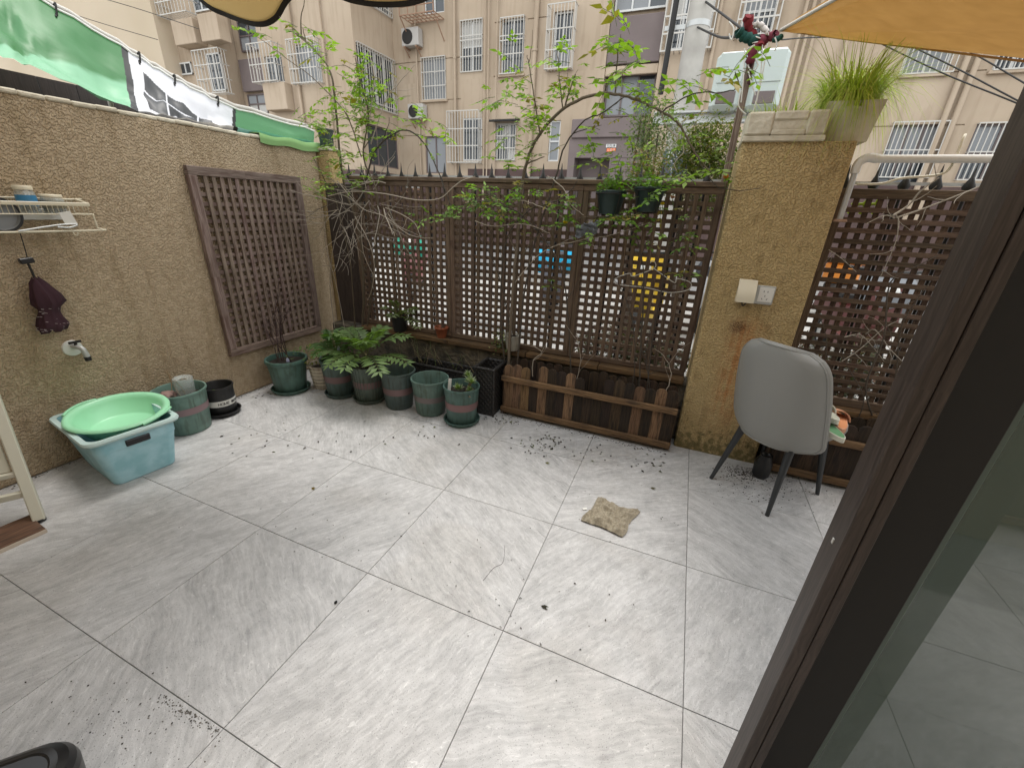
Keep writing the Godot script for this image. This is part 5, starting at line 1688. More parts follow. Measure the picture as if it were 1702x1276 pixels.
# ---------------------------------------------------------------- pots
func pot(label: String, c: Vector3, H: float, rb: float, rt: float, col: Color, opt := {}) -> Node3D:
	var t := thing(opt.get("called", "flower_pot"), label, "pot", Vector3(c.x, 0, c.z))
	t.rotation.y = rnd(0, TAU)
	var y0 := 0.0
	var pm: Material
	var key := "pot_%d_%d_%d" % [int(col.r * 999), int(col.g * 999), int(col.b * 999)]
	if M.has(key):
		pm = M[key]
	else:
		pm = tri_mat(key, tint_tex(81, 0.02, Color(col.r * 0.82, col.g * 0.82, col.b * 0.82), Color(col.r * 1.18, col.g * 1.18, col.b * 1.18), 128, 4, 1.8), 3.0, 0.5, null, 0.0, false)
		if not M.has("mud"):
			M["mud"] = streaks(83, Color(0.55, 0.48, 0.40), 0.8)
		worn(pm, M["mud"], 1.7)
	if opt.get("saucer", false):
		var mb := MB.new()
		mb.lathe([Vector2(0, 0), Vector2(rb * 1.12, 0), Vector2(rb * 1.24, 0.024), Vector2(rb * 1.27, 0.026), Vector2(rb * 1.27, 0.030), Vector2(rb * 1.20, 0.030), Vector2(rb * 1.1, 0.006), Vector2(0, 0.006)], 40)
		put(mb, "saucer", pm if not opt.has("saucer_mat") else opt.saucer_mat, t)
		y0 = 0.0065
	var mb := MB.new()
	mb.xf.origin = Vector3(0, y0, 0)
	var lip: float = opt.get("lip", 0.008)
	mb.lathe([Vector2(0, 0.001), Vector2(rb * 0.94, 0.0), Vector2(rb, 0.008), Vector2(rt - 0.001, H - lip * 2.2), Vector2(rt + lip * 0.5, H - lip * 1.9), Vector2(rt + lip * 0.8, H - lip), Vector2(rt + lip * 0.5, H), Vector2(rt - 0.003, H), Vector2(rt - 0.006, H - lip), Vector2(rb - 0.006, 0.02), Vector2(0, 0.02)], 44)
	put(mb, "body", pm, t)
	if opt.has("band"):
		var b: Array = opt.band
		mb = MB.new()
		mb.col = b[2]
		mb.xf.origin = Vector3(0, y0, 0)
		var f := func(y: float) -> float: return lerpf(rb, rt, (y - 0.008) / (H - lip * 2.2 - 0.008)) + 0.0008
		mb.lathe([Vector2(f.call(b[0] * H), b[0] * H), Vector2(f.call(b[1] * H), b[1] * H)], 44)
		put(mb, "printed_band", M.paint, t)
	if opt.has("ribs"):
		mb = MB.new()
		mb.xf.origin = Vector3(0, y0, 0)
		for k in 28:
			var a := TAU * k / 28.0
			mb.bar(Vector3(cos(a) * (rb + 0.001), 0.01, sin(a) * (rb + 0.001)), Vector3(cos(a) * (rt + 0.0), H - lip * 3.0, sin(a) * (rt + 0.0)), 0.004, 0.004, Vector3(-sin(a), 0, cos(a)))
		put(mb, "ribs", pm, t)
	if opt.get("soil", 0.0) > 0.0:
		var sy: float = opt.soil * H
		var sr: float = lerpf(rb, rt, opt.soil) - 0.0065
		mb = MB.new()
		mb.xf.origin = Vector3(0, y0, 0)
		var g := []
		mb.lathe([Vector2(sr, sy - 0.004), Vector2(sr * 0.7, sy + 0.004), Vector2(sr * 0.35, sy - 0.002), Vector2(0, sy + 0.005)], 20)
		put(mb, "soil", M.soil, t)
	return t

func twig(mb: MB, p: Vector3, d: Vector3, l: float, r: float, bend: float, depth := 0) -> Array:
	var pts := [p]
	var q := p
	var dd := d.normalized()
	for k in 5:
		dd = (dd + Vector3(rnd(-bend, bend), rnd(-bend, bend) * 0.7, rnd(-bend, bend))).normalized()
		q += dd * l / 5.0
		pts.append(q)
	mb.tube(curve(pts, 2), taper((pts.size() - 1) * 2 + 1, r, r * 0.45), 5)
	if depth > 0:
		for k in depth:
			var i := rg.randi_range(2, 4)
			twig(mb, pts[i], dd + Vector3(rg.randfn(), rg.randfn() * 0.5 + 0.2, rg.randfn()) * 0.7, l * 0.5, r * 0.55, bend, 0)
	return pts

func frond(t: Node3D, p: Vector3, d: Vector3, l: float, droop: float, wl: float, col: Color, pairs := 9) -> void:
	var mb := at0(t)
	var pts := []
	var h := Vector3(d.x, 0, d.z)
	for k in 12:
		var q := k / 11.0
		pts.append(p + d * l * q + Vector3(0, -droop * l * q * q, 0))
	mb.col = Color(0.13, 0.14, 0.05)
	mb.tube(pts, taper(12, 0.0028, 0.0012), 5)
	for k in range(2, 12):
		var dirp: Vector3 = (pts[k] - pts[k - 1]).normalized()
		var sd := dirp.cross(Vector3.UP).normalized()
		var up := sd.cross(dirp)
		var sc := wl * (0.55 + 0.6 * sin(PI * (k - 1.0) / 12.0))
		for s in [-1.0, 1.0]:
			var g := rnd(0.75, 1.25)
			mb.col = Color(col.r * g, col.g * g, col.b * g)
			mb.leaf(pts[k], sd * s + dirp * 0.45 + Vector3(0, rnd(-0.25, 0.1), 0), up + sd * s * rnd(-0.2, 0.2), sc * rnd(0.85, 1.15), sc * 0.36, 0.2)
	mb.leaf(pts[11], pts[11] - pts[10], Vector3.UP, wl * 0.7, wl * 0.25)
	put(mb, "frond", M.leaf, t)

func pots() -> void:
	var G := Color(0.075, 0.118, 0.108)
	var pink := Color(0.17, 0.105, 0.105)
	var band := [0.42, 0.60, pink]
	# along the stucco wall
	var p := pot("wide faded green pot holding a cut plastic bottle and rubbish", Vector3(-2.765, 0, -1.362), 0.275, 0.118, 0.138, Color(0.135, 0.225, 0.19), {"band": [0.50, 0.66, Color(0.25, 0.165, 0.175)], "soil": 0.80})
	var jb := thing("cut_bottle", "cut clear plastic bottle upside down in the wide pot", "bottle", Vector3(-2.735, 0.22, -1.385))
	var mb := MB.new()
	mb.lathe([Vector2(0.046, 0), Vector2(0.050, 0.06), Vector2(0.052, 0.125), Vector2(0.050, 0.128), Vector2(0.02, 0.115)], 22)
	put(mb, "bottle", M.jar_glass, jb)
	var rb := thing("rubbish", "crumpled pinkish brown wrapper lying in the wide pot", "rubbish", Vector3(-2.79, 0.225, -1.31))
	mb = MB.new()
	mb.col = Color(0.26, 0.17, 0.15)
	var g := []
	for i in 8:
		var row := []
		for k in 13:
			var a := TAU * k / 12.0
			var el := PI * i / 7.0
			var rr := 1.0 + 0.3 * sin(a * 4.0 + i * 1.7)
			row.append(Vector3(0.05 * sin(el) * cos(a) * rr, 0.022 - 0.025 * cos(el), 0.04 * sin(el) * sin(a) * rr))
		g.append(row)
	mb.sheet(g)
	put(mb, "wrapper", M.paint, rb)
	var dt := thing("dry_twigs", "pale dry twigs sticking up from the wide pot", "twigs", Vector3(-2.77, 0.22, -1.35))
	for k in 4:
		mb = at0(dt)
		mb.col = Color(0.30, 0.20, 0.11)
		twig(mb, Vector3(-2.77 + rnd(-0.05, 0.05), 0.215, -1.36 + rnd(-0.05, 0.05)), Vector3(rnd(-0.3, 0.3), 1, rnd(-0.3, 0.5)), rnd(0.12, 0.2), 0.003, 0.15)
		put(mb, "twig", M.bark, dt)
	p = pot("black pot with a white lettered band and black saucer", Vector3(-2.782, 0, -1.592), 0.205, 0.088, 0.094, Color(0.014, 0.014, 0.015), {"saucer": true, "soil": 0.7, "lip": 0.006})
	p.rotation.y = 0.0
	mb = MB.new()
	mb.lathe([Vector2(0.0905, 0.080), Vector2(0.0925, 0.122)], 44)
	var bnd := put(mb, "lettered_band", M.white_plastic, p)
	for q in [["HOME", 0.62], ["MOM", -0.28]]:
		for k in q[0].length():
			var tm := TextMesh.new()
			tm.text = q[0][k]
			tm.font_size = 32
			tm.pixel_size = 0.027 / 32.0
			tm.depth = 0.0006
			var o := put_mesh(tm, "letter", M.black_plastic, bnd)
			var a: float = q[1] - k * 0.19 + 0.35
			# angle measured from the direction towards the yard
			var ang := PI * 0.5 - 0.55 - a
			o.position = Vector3(sin(ang + 0.9), 0, cos(ang + 0.9)) * 0.0927 + Vector3(0, 0.101, 0)
			o.rotation.y = ang + 0.9
	for q in [[0.0, 0.022, 0.0035], [1.2, 0.016, 0.003], [-1.2, 0.016, 0.003]]:
		mb = MB.new()
		mb.box(Vector3.ZERO, Vector3(q[2], q[1], 0.001), Basis(Vector3(0, 0, 1), q[0]))
		var o := put(mb, "emblem_stroke", M.black_plastic, bnd)
		var ang := PI * 0.5 - 0.55 - 0.08 + 0.9
		o.position = Vector3(sin(ang), 0, cos(ang)) * 0.0928 + Vector3(0, 0.101, 0)
		o.rotation.y = ang
	var wd := thing("weed", "small green weed sprouting in the black lettered pot", "plant", Vector3(-2.79, 0.14, -1.56))
	mb = MB.new()
	for k in 40:
		mb.col = Color(0.14, 0.26, 0.05) * rnd(0.7, 1.3)
		mb.leaf(Vector3(rnd(-0.05, 0.05), rnd(0, 0.02), rnd(-0.05, 0.04)), Vector3(rg.randfn(), 0.6, rg.randfn()), Vector3.UP, rnd(0.012, 0.025), 0.009)
	put(mb, "foliage", M.leaf, wd)
	# corner group
	p = pot("wide-rimmed green urn pot with bare stems, standing in the corner", Vector3(-2.70, 0, -2.085), 0.262, 0.112, 0.138, Color(0.075, 0.145, 0.12), {"saucer": true, "soil": 0.88, "lip": 0.016})
	var bs := thing("bare_rose", "bare thorny dark stems growing out of green urn pot", "plant", Vector3(-2.70, 0.24, -2.085))
	for k in 7:
		mb = at0(bs)
		mb.col = Color(0.055, 0.035, 0.03)
		twig(mb, Vector3(-2.70 + rnd(-0.05, 0.05), 0.225, -2.085 + rnd(-0.05, 0.05)), Vector3(rnd(-0.45, 0.1), 1, rnd(-0.45, 0.55)), rnd(0.35, 0.75), 0.0042, 0.22, 3)
		put(mb, "stem", M.bark, bs)
	mb = at0(bs)
	for k in 26:
		mb.col = Color(0.13, 0.2, 0.06) * rnd(0.7, 1.3)
		mb.leaf(Vector3(-2.62 + rnd(-0.06, 0.12), 0.26 + rnd(0, 0.09), -2.12 + rnd(-0.1, 0.05)), Vector3(rg.randfn(), 0.5, rg.randfn()), Vector3.UP, rnd(0.025, 0.045), 0.016)
	put(mb, "foliage", M.leaf, bs)
	bellflower(Vector3(-2.615, 0.30, -2.03), "single pale violet bell flower nodding over green urn pot")
	p = pot("small cream ringed pot wedged between two green pots", Vector3(-2.525, 0, -2.245), 0.20, 0.072, 0.096, Color(0.46, 0.41, 0.33), {"soil": 0.85, "lip": 0.006})
	for k in 5:
		mb = MB.new()
		var y := 0.045 + k * 0.03
		var r := lerpf(0.072, 0.096, (y - 0.008) / 0.18)
		mb.lathe([Vector2(r + 0.0005, y - 0.004), Vector2(r + 0.0028, y), Vector2(r + 0.0012, y + 0.004)], 36)
		put(mb, "ring", M.cream_plastic, p)
	var yl := thing("yellowing_plant", "small yellow-green leaved plant in the cream ringed pot", "plant", Vector3(-2.525, 0.17, -2.245))
	mb = at0(yl)
	for k in 60:
		mb.col = Color(0.25, 0.27, 0.06) * rnd(0.6, 1.2)
		mb.leaf(Vector3(-2.525 + rg.randfn() * 0.05, 0.21 + rnd(0, 0.16), -2.23 + rg.randfn() * 0.05), Vector3(rg.randfn(), rg.randfn() * 0.5, rg.randfn()), Vector3.UP, rnd(0.02, 0.04), 0.017)
	put(mb, "foliage", M.leaf, yl)
	mb = at0(yl)
	mb.col = Color(0.1, 0.08, 0.03)
	for k in 5:
		twig(mb, Vector3(-2.525, 0.165, -2.245), Vector3(rnd(-0.4, 0.4), 1, rnd(-0.4, 0.4)), 0.2, 0.0025, 0.2)
	put(mb, "stems", M.bark, yl)
	p = pot("green pot with pink band and saucer beside the small cream pot", Vector3(-2.305, 0, -2.20), 0.290, 0.094, 0.121, G, {"saucer": true, "soil": 0.9, "band": band})
	p = pot("green ribbed pot with saucer holding the big fern-like plant", Vector3(-2.045, 0, -2.225), 0.285, 0.095, 0.121, Color(0.095, 0.125, 0.105), {"saucer": true, "soil": 0.9, "band": band, "ribs": true})
	p = pot("empty dark green pot with pink band and torn rim", Vector3(-1.785, 0, -2.245), 0.286, 0.098, 0.123, Color(0.07, 0.10, 0.094), {"band": band, "soil": 0.22})
	p = pot("empty paler green pot with clean rim and faint pink band", Vector3(-1.525, 0, -2.268), 0.268, 0.104, 0.130, Color(0.105, 0.17, 0.145), {"band": [0.42, 0.58, Color(0.15, 0.125, 0.12)], "soil": 0.12})
	p = pot("green pot with saucer and white plant tag holding succulents", Vector3(-1.252, 0, -2.238), 0.268, 0.100, 0.120, Color(0.072, 0.135, 0.118), {"saucer": true, "soil": 0.82, "band": [0.42, 0.62, Color(0.20, 0.115, 0.115)]})
	# the fern-like mahonia and its neighbour
	var mh := thing("mahonia", "big fern-like plant with long pinnate leaves in ribbed pot", "plant", Vector3(-2.045, 0.26, -2.225))
	for q in [[0.05, 0.40, 0.9, 0.34], [0.35, 0.35, 0.75, 0.36], [-0.25, 0.30, 0.8, 0.36], [0.9, 0.05, 0.6, 0.42], [0.75, 0.55, 0.45, 0.40], [-0.6, 0.35, 0.7, 0.34], [0.1, -0.5, 1.0, 0.36], [-0.6, -0.35, 0.9, 0.36], [0.7, -0.35, 0.9, 0.42], [0.2, 0.75, 0.5, 0.34], [-0.15, 0.85, 0.4, 0.30], [0.45, 0.1, 1.1, 0.40], [-0.35, 0.05, 1.2, 0.42]]:
		frond(mh, Vector3(-2.045 + q[0] * 0.03, 0.33 + rnd(-0.03, 0.05), -2.225 + q[1] * 0.03), Vector3(q[0], q[2], q[1]).normalized(), q[3], 0.42, 0.088, Color(0.16, 0.235, 0.095))
	mb = at0(mh)
	mb.col = Color(0.16, 0.13, 0.06)
	for k in 3:
		mb.tube([Vector3(-2.045 + k * 0.01, 0.24, -2.225), Vector3(-2.045 + k * 0.012, 0.37, -2.225 + k * 0.01)], 0.006, 6)
	put(mb, "stem", M.bark, mh)
	var m2 := thing("mahonia", "darker bushy plant with pinnate leaves behind violet bell flowers", "plant", Vector3(-2.305, 0.265, -2.20))
	for q in [[0.0, 0.5, 0.7, 0.30], [-0.5, 0.2, 0.8, 0.30], [0.5, 0.1, 0.9, 0.36], [0.1, -0.5, 1.1, 0.42], [-0.35, -0.3, 1.2, 0.44], [0.6, -0.3, 1.0, 0.42], [-0.1, 0.1, 1.3, 0.44], [0.45, 0.55, 0.7, 0.30], [-0.7, -0.1, 0.8, 0.34], [0.15, 0.25, 1.4, 0.46]]:
		frond(m2, Vector3(-2.305, 0.30, -2.20), Vector3(q[0], q[2], q[1]).normalized(), q[3], 0.55, 0.075, Color(0.10, 0.175, 0.065))
	mb = at0(m2)
	mb.col = Color(0.12, 0.1, 0.05)
	mb.tube([Vector3(-2.305, 0.25, -2.20), Vector3(-2.305, 0.32, -2.20)], 0.006, 6)
	put(mb, "stem", M.bark, m2)
	bellflower(Vector3(-2.37, 0.345, -2.115), "pair of violet bell flowers hanging before the bushy plant")
	bellflower(Vector3(-2.20, 0.43, -2.13), "violet bell flower high among the pinnate leaves")
	# leaves hanging over the front of the ribbed pot
	# succulents and tag
	var su := thing("succulent", "pale rosette succulents with whitish leaf edges in tagged pot", "plant", Vector3(-1.25, 0.225, -2.24))
	for q in [[-0.005, 0.035, 0.045, 0.05], [0.05, 0.075, -0.02, 0.055], [0.075, 0.035, 0.03, 0.04], [0.02, 0.10, -0.05, 0.045], [0.085, 0.09, 0.02, 0.045]]:
		mb = MB.new()
		for k in 34:
			var a := k * 2.4
			var el := 0.15 + 1.2 * k / 34.0
			var gq := rnd(0.8, 1.2)
			mb.col = Color(0.42, 0.47, 0.33) * gq if k % 3 else Color(0.20, 0.28, 0.14) * gq
			mb.leaf(Vector3(q[0], q[1], q[2]), Vector3(cos(a) * cos(el), sin(el), sin(a) * cos(el)), Vector3.UP, q[3] * rnd(0.7, 1.1), q[3] * 0.4, -0.1)
		put(mb, "rosette", M.leaf, su)
	mb = MB.new()
	mb.col = Color(0.2, 0.16, 0.1)
	for q in [[0.05, 0.07, -0.02], [0.085, 0.09, 0.02], [0.11, 0.02, 0.09]]:
		mb.tube([Vector3(0.02, -0.01, 0.0), Vector3(q[0], q[1], q[2])], 0.005, 6)
	put(mb, "stem", M.bark, su)
	var tg := thing("plant_tag", "white plastic tag stuck upright in the succulent pot", "tag", Vector3(-1.325, 0.20, -2.20))
	mb = MB.new()
	mb.box(Vector3(0, 0.055, 0), Vector3(0.022, 0.13, 0.0025), Basis.from_euler(Vector3(-0.1, 0.3, -0.08)), 0.001)
	put(mb, "tag", M.white_plastic, tg)

func bellflower(p: Vector3, label: String) -> void:
	var t := thing("bell_flower", label, "flower", p - Vector3(0, 0.10, 0))
	var mb := at0(t)
	mb.col = Color(0.12, 0.18, 0.06)
	mb.tube(curve([p + Vector3(-0.03, -0.12, -0.03), p + Vector3(-0.02, 0.0, -0.02), p + Vector3(-0.008, 0.012, 0), p]), 0.0016, 5)
	put(mb, "stalk", M.bark, t)
	mb = at0(t)
	for k in 10:
		var a := TAU * k / 10.0
		mb.col = Color(0.36, 0.36, 0.72) if k % 2 else Color(0.62, 0.62, 0.78)
		mb.leaf(p, Vector3(cos(a) * 0.55, -1.0, sin(a) * 0.55), Vector3(cos(a), 0.5, sin(a)), 0.036, 0.016)
	put(mb, "petals", M.leaf, t)

# ---------------------------------------------------------------- planters
func picket(t: Node3D, c: Vector3, w: float, h: float, th: float, k: float, fx: float, m: Material) -> void:
	var mb := at0(t)
	mb.col = Color(k * fx, k * fx * rnd(0.88, 1.0), k * fx * rnd(0.8, 1.0))
	mb.uo = Vector2(rnd(0, 1), rnd(0, 1))
	var pts := [Vector2(-w * 0.5, 0), Vector2(w * 0.5, 0), Vector2(w * 0.5, h - w * 0.4)]
	for i in 7:
		var a := PI * (i + 0.5) / 7.5
		pts.append(Vector2(cos(a) * w * 0.5, h - w * 0.4 + sin(a) * w * 0.4))
	pts.append(Vector2(-w * 0.5, h - w * 0.4))
	var f := []
	var b := []
	var uvs := []
	for p in pts:
		f.append(c + Vector3(p.x, p.y, th * 0.5))
		b.append(c + Vector3(p.x, p.y, -th * 0.5))
		uvs.append(p)
	mb.face(f, Vector3(0, 0, 1), uvs)
	mb.face(b, Vector3(0, 0, -1), uvs)
	for i in pts.size():
		var j := (i + 1) % pts.size()
		mb.face([f[i], f[j], b[j], b[i]], Vector3(pts[i].x + pts[j].x, pts[i].y + pts[j].y - h, 0), [uvs[i], uvs[j], uvs[j] + Vector2(th, 0), uvs[i] + Vector2(th, 0)])
	put(mb, "picket", m, t)

func wooden_planter(label: String, x0: float, x1: float, zf: float, depth: float, tones: Array) -> void:
	var t := thing("wooden_planter", label, "planter", Vector3((x0 + x1) * 0.5, 0, zf - depth * 0.5))
	var n := tones.size()
	var pitch := (x1 - x0 - 0.03) / n
	for k in n:
		var hh := 0.355 + rnd(-0.012, 0.012)
		if tones[k] < 0.0:
			hh = 0.235
		picket(t, Vector3(x0 + 0.015 + (k + 0.5) * pitch, 0.045, zf - 0.012), pitch * 0.985, hh + rnd(-0.008, 0.008), 0.013, 1.0, absf(tones[k]) if absf(tones[k]) > 0.5 else absf(tones[k]) * 0.6, M.planter_wood)
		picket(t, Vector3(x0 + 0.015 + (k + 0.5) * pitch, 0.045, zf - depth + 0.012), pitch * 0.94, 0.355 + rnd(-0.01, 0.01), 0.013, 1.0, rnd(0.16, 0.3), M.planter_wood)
	for q in [[0.285, 0.040, 0.85], [0.045, 0.042, 0.7]]:
		var mb := at0(t)
		mb.col = Color(q[2], q[2] * 0.93, q[2] * 0.8)
		mb.uo = Vector2(rnd(0, 1), 0)
		mb.box(Vector3((x0 + x1) * 0.5, q[0], zf + 0.0065), Vector3(x1 - x0, q[1], 0.022), Basis.IDENTITY, 0.004)
		put(mb, "rail", M.planter_wood, t)
	for x in [x0 + 0.008, x1 - 0.008]:
		var mb := at0(t)
		mb.col = Color(0.3, 0.28, 0.25)
		mb.box(Vector3(x, 0.19, zf - depth * 0.5), Vector3(0.014, 0.30, depth - 0.03), Basis.IDENTITY, 0.002)
		put(mb, "side_board", M.planter_wood, t)
		for z in [zf - 0.03, zf - depth + 0.03]:
			mb = at0(t)
			mb.col = Color(0.2, 0.18, 0.16)
			mb.box(Vector3(x + (0.014 if x < (x0 + x1) * 0.5 else -0.014), 0.02, z), Vector3(0.03, 0.04, 0.03), Basis.IDENTITY, 0.002)
			put(mb, "foot", M.planter_wood, t)
	var mb := at0(t)
	mb.box(Vector3((x0 + x1) * 0.5, 0.155, zf - depth * 0.5), Vector3(x1 - x0 - 0.034, 0.19, depth - 0.05))
	put(mb, "soil", M.soil, t)

func rattan_trough(label: String, c: Vector3, s: Vector3, turn := 0.0) -> void:
	if not M.has("rattan"):
		var wt := tex(64, 64, func(x: int, y: int):
			var d1 := absf(fposmod((x + y) / 16.0, 2.0) - 1.0)
			var d2 := absf(fposmod((x - y) / 16.0, 2.0) - 1.0)
			var k := maxf(d1, d2)
			return Color(k, k, k))
		var m := mat("rattan", Color(0.020, 0.018, 0.017), 0.5)
		m.heightmap_enabled = true
		m.heightmap_texture = wt
		m.heightmap_scale = 0.7
		m.uv1_triplanar = true
		m.uv1_scale = Vector3.ONE * 13.0
	var t := thing("rattan_trough", label, "planter", c)
	t.rotation.y = turn
	var mb := MB.new()
	for sx in [-1, 1]:
		mb.box(Vector3(sx * (s.x * 0.5 - 0.005), s.y * 0.5, 0), Vector3(0.01, s.y, s.z - 0.022), Basis.IDENTITY, 0.002)
		mb.box(Vector3(0, s.y * 0.5, sx * (s.z * 0.5 - 0.005)), Vector3(s.x, s.y, 0.01), Basis.IDENTITY, 0.002)
	put(mb, "wall", M.rattan, t)
	mb = MB.new()
	for sx in [-1, 1]:
		mb.box(Vector3(sx * (s.x * 0.5), s.y, 0), Vector3(0.024, 0.018, s.z + 0.022), Basis.IDENTITY, 0.005)
		mb.box(Vector3(0, s.y + 0.0005, sx * s.z * 0.5), Vector3(s.x - 0.025, 0.017, 0.022), Basis.IDENTITY, 0.005)
	put(mb, "rim", M.rattan, t)
	for sx in [-1, 1]:
		for sz in [-1, 1]:
			mb = MB.new()
			mb.tube([Vector3(sx * (s.x * 0.5 + 0.001), 0.001, sz * (s.z * 0.5 + 0.001)), Vector3(sx * (s.x * 0.5 + 0.001), s.y - 0.01, sz * (s.z * 0.5 + 0.001))], 0.009, 8)
			put(mb, "corner_post", M.rattan, t)
	mb = MB.new()
	mb.box(Vector3(0, s.y * 0.45, 0), Vector3(s.x - 0.024, s.y * 0.75, s.z - 0.024))
	put(mb, "soil", M.soil, t)

func planters() -> void:
	wooden_planter("weathered wooden picket planter on the tiles beside ochre pillar", -1.055, 0.125, -2.472, 0.155, [0.85, 0.8, 0.85, -0.25, 0.9, 0.28, 0.22, 1.0, 0.2, -0.3, -0.26, 0.2, 0.45, 0.22, 0.7, 0.24, 0.95, 0.3])
	wooden_planter("dark wooden picket planter behind the grey chair's legs", 0.66, 2.1, -2.50, 0.15, [0.3, 0.22, 0.4, 0.25, 0.3, 0.2, 0.35, 0.25, 0.22, 0.3, 0.4, 0.2, 0.3, 0.25, 0.3, 0.2, 0.3, 0.25, 0.3, 0.22])
	rattan_trough("long black woven trough behind the row of green pots", Vector3(-1.56, 0, -2.555), Vector3(0.62, 0.25, 0.13))
	rattan_trough("tall black woven planter next to the succulent pot", Vector3(-1.155, 0, -2.49), Vector3(0.145, 0.36, 0.20))
	# dry stems and grass in the long trough
	var dg := thing("dry_grass", "thin dry stalks and grass in the long black trough", "plant", Vector3(-1.6, 0.27, -2.545))
	for k in 26:
		var mb := MB.new()
		mb.col = Color(0.20, 0.16, 0.09) if k % 3 else Color(0.10, 0.14, 0.04)
		twig(mb, Vector3(rnd(-0.33, 0.33), -0.02, rnd(-0.05, 0.05)), Vector3(rnd(-0.5, 0.5), 1, rnd(-0.3, 0.5)), rnd(0.10, 0.22), 0.0018, 0.3)
		put(mb, "stalk", M.bark, dg)
	# pots standing on the ledge
	var ly := 0.4365
	var p := pot("small terracotta pot standing on the ledge under lattice", Vector3(-1.672, 0, -2.675), 0.085, 0.036, 0.052, Color(0.28, 0.085, 0.04), {"soil": 0.75, "lip": 0.008})
	p.position.y = ly
	p = pot("black pot with wire handle standing on ledge by climbing stems", Vector3(-2.06, 0, -2.665), 0.125, 0.052, 0.066, Color(0.02, 0.02, 0.02), {"soil": 0.8, "lip": 0.005})
	p.position.y = ly
	p = pot("small whitish printed pot on the ledge above picket planter", Vector3(-1.06, 0, -2.66), 0.115, 0.044, 0.060, Color(0.36, 0.34, 0.29), {"soil": 0.85, "lip": 0.005})
	p.position.y = ly
	var pl := thing("trailing_plant", "pale variegated trailing plant beside whitish pot on ledge", "plant", Vector3(-1.13, ly, -2.655))
	var mb := at0(pl)
	for k in 110:
		mb.col = (Color(0.40, 0.40, 0.20) if k % 3 == 0 else Color(0.12, 0.17, 0.07)) * rnd(0.7, 1.2)
		mb.leaf(Vector3(-1.14 + rg.randfn() * 0.045, ly + 0.05 + rg.randfn() * 0.05, -2.65 + rg.randfn() * 0.03), Vector3(rg.randfn(), rg.randfn(), rg.randfn()), Vector3.UP, rnd(0.015, 0.032), 0.014)
	put(mb, "foliage", M.leaf, pl)
	mb = at0(pl)
	mb.col = Color(0.1, 0.09, 0.04)
	for k in 5:
		twig(mb, Vector3(-1.13, ly, -2.655), Vector3(rnd(-0.5, 0.3), 1, rnd(-0.2, 0.4)), 0.13, 0.002, 0.3)
	put(mb, "stems", M.bark, pl)
	var fp := thing("feathery_plant", "pale feathery plant in the black pot on the ledge", "plant", Vector3(-2.06, ly + 0.1, -2.66))
	for q in [[0.5, 0.2, 0.7, 0.30], [0.8, 0.35, 0.5, 0.34], [-0.2, 0.4, 0.9, 0.26], [0.2, 0.6, 0.7, 0.24], [0.0, 0.2, 1.2, 0.30], [0.6, 0.0, 0.9, 0.30]]:
		frond(fp, Vector3(-2.06, ly + 0.10, -2.655), Vector3(q[0], q[2], q[1]).normalized(), q[3], 0.5, 0.055, Color(0.20, 0.24, 0.12))

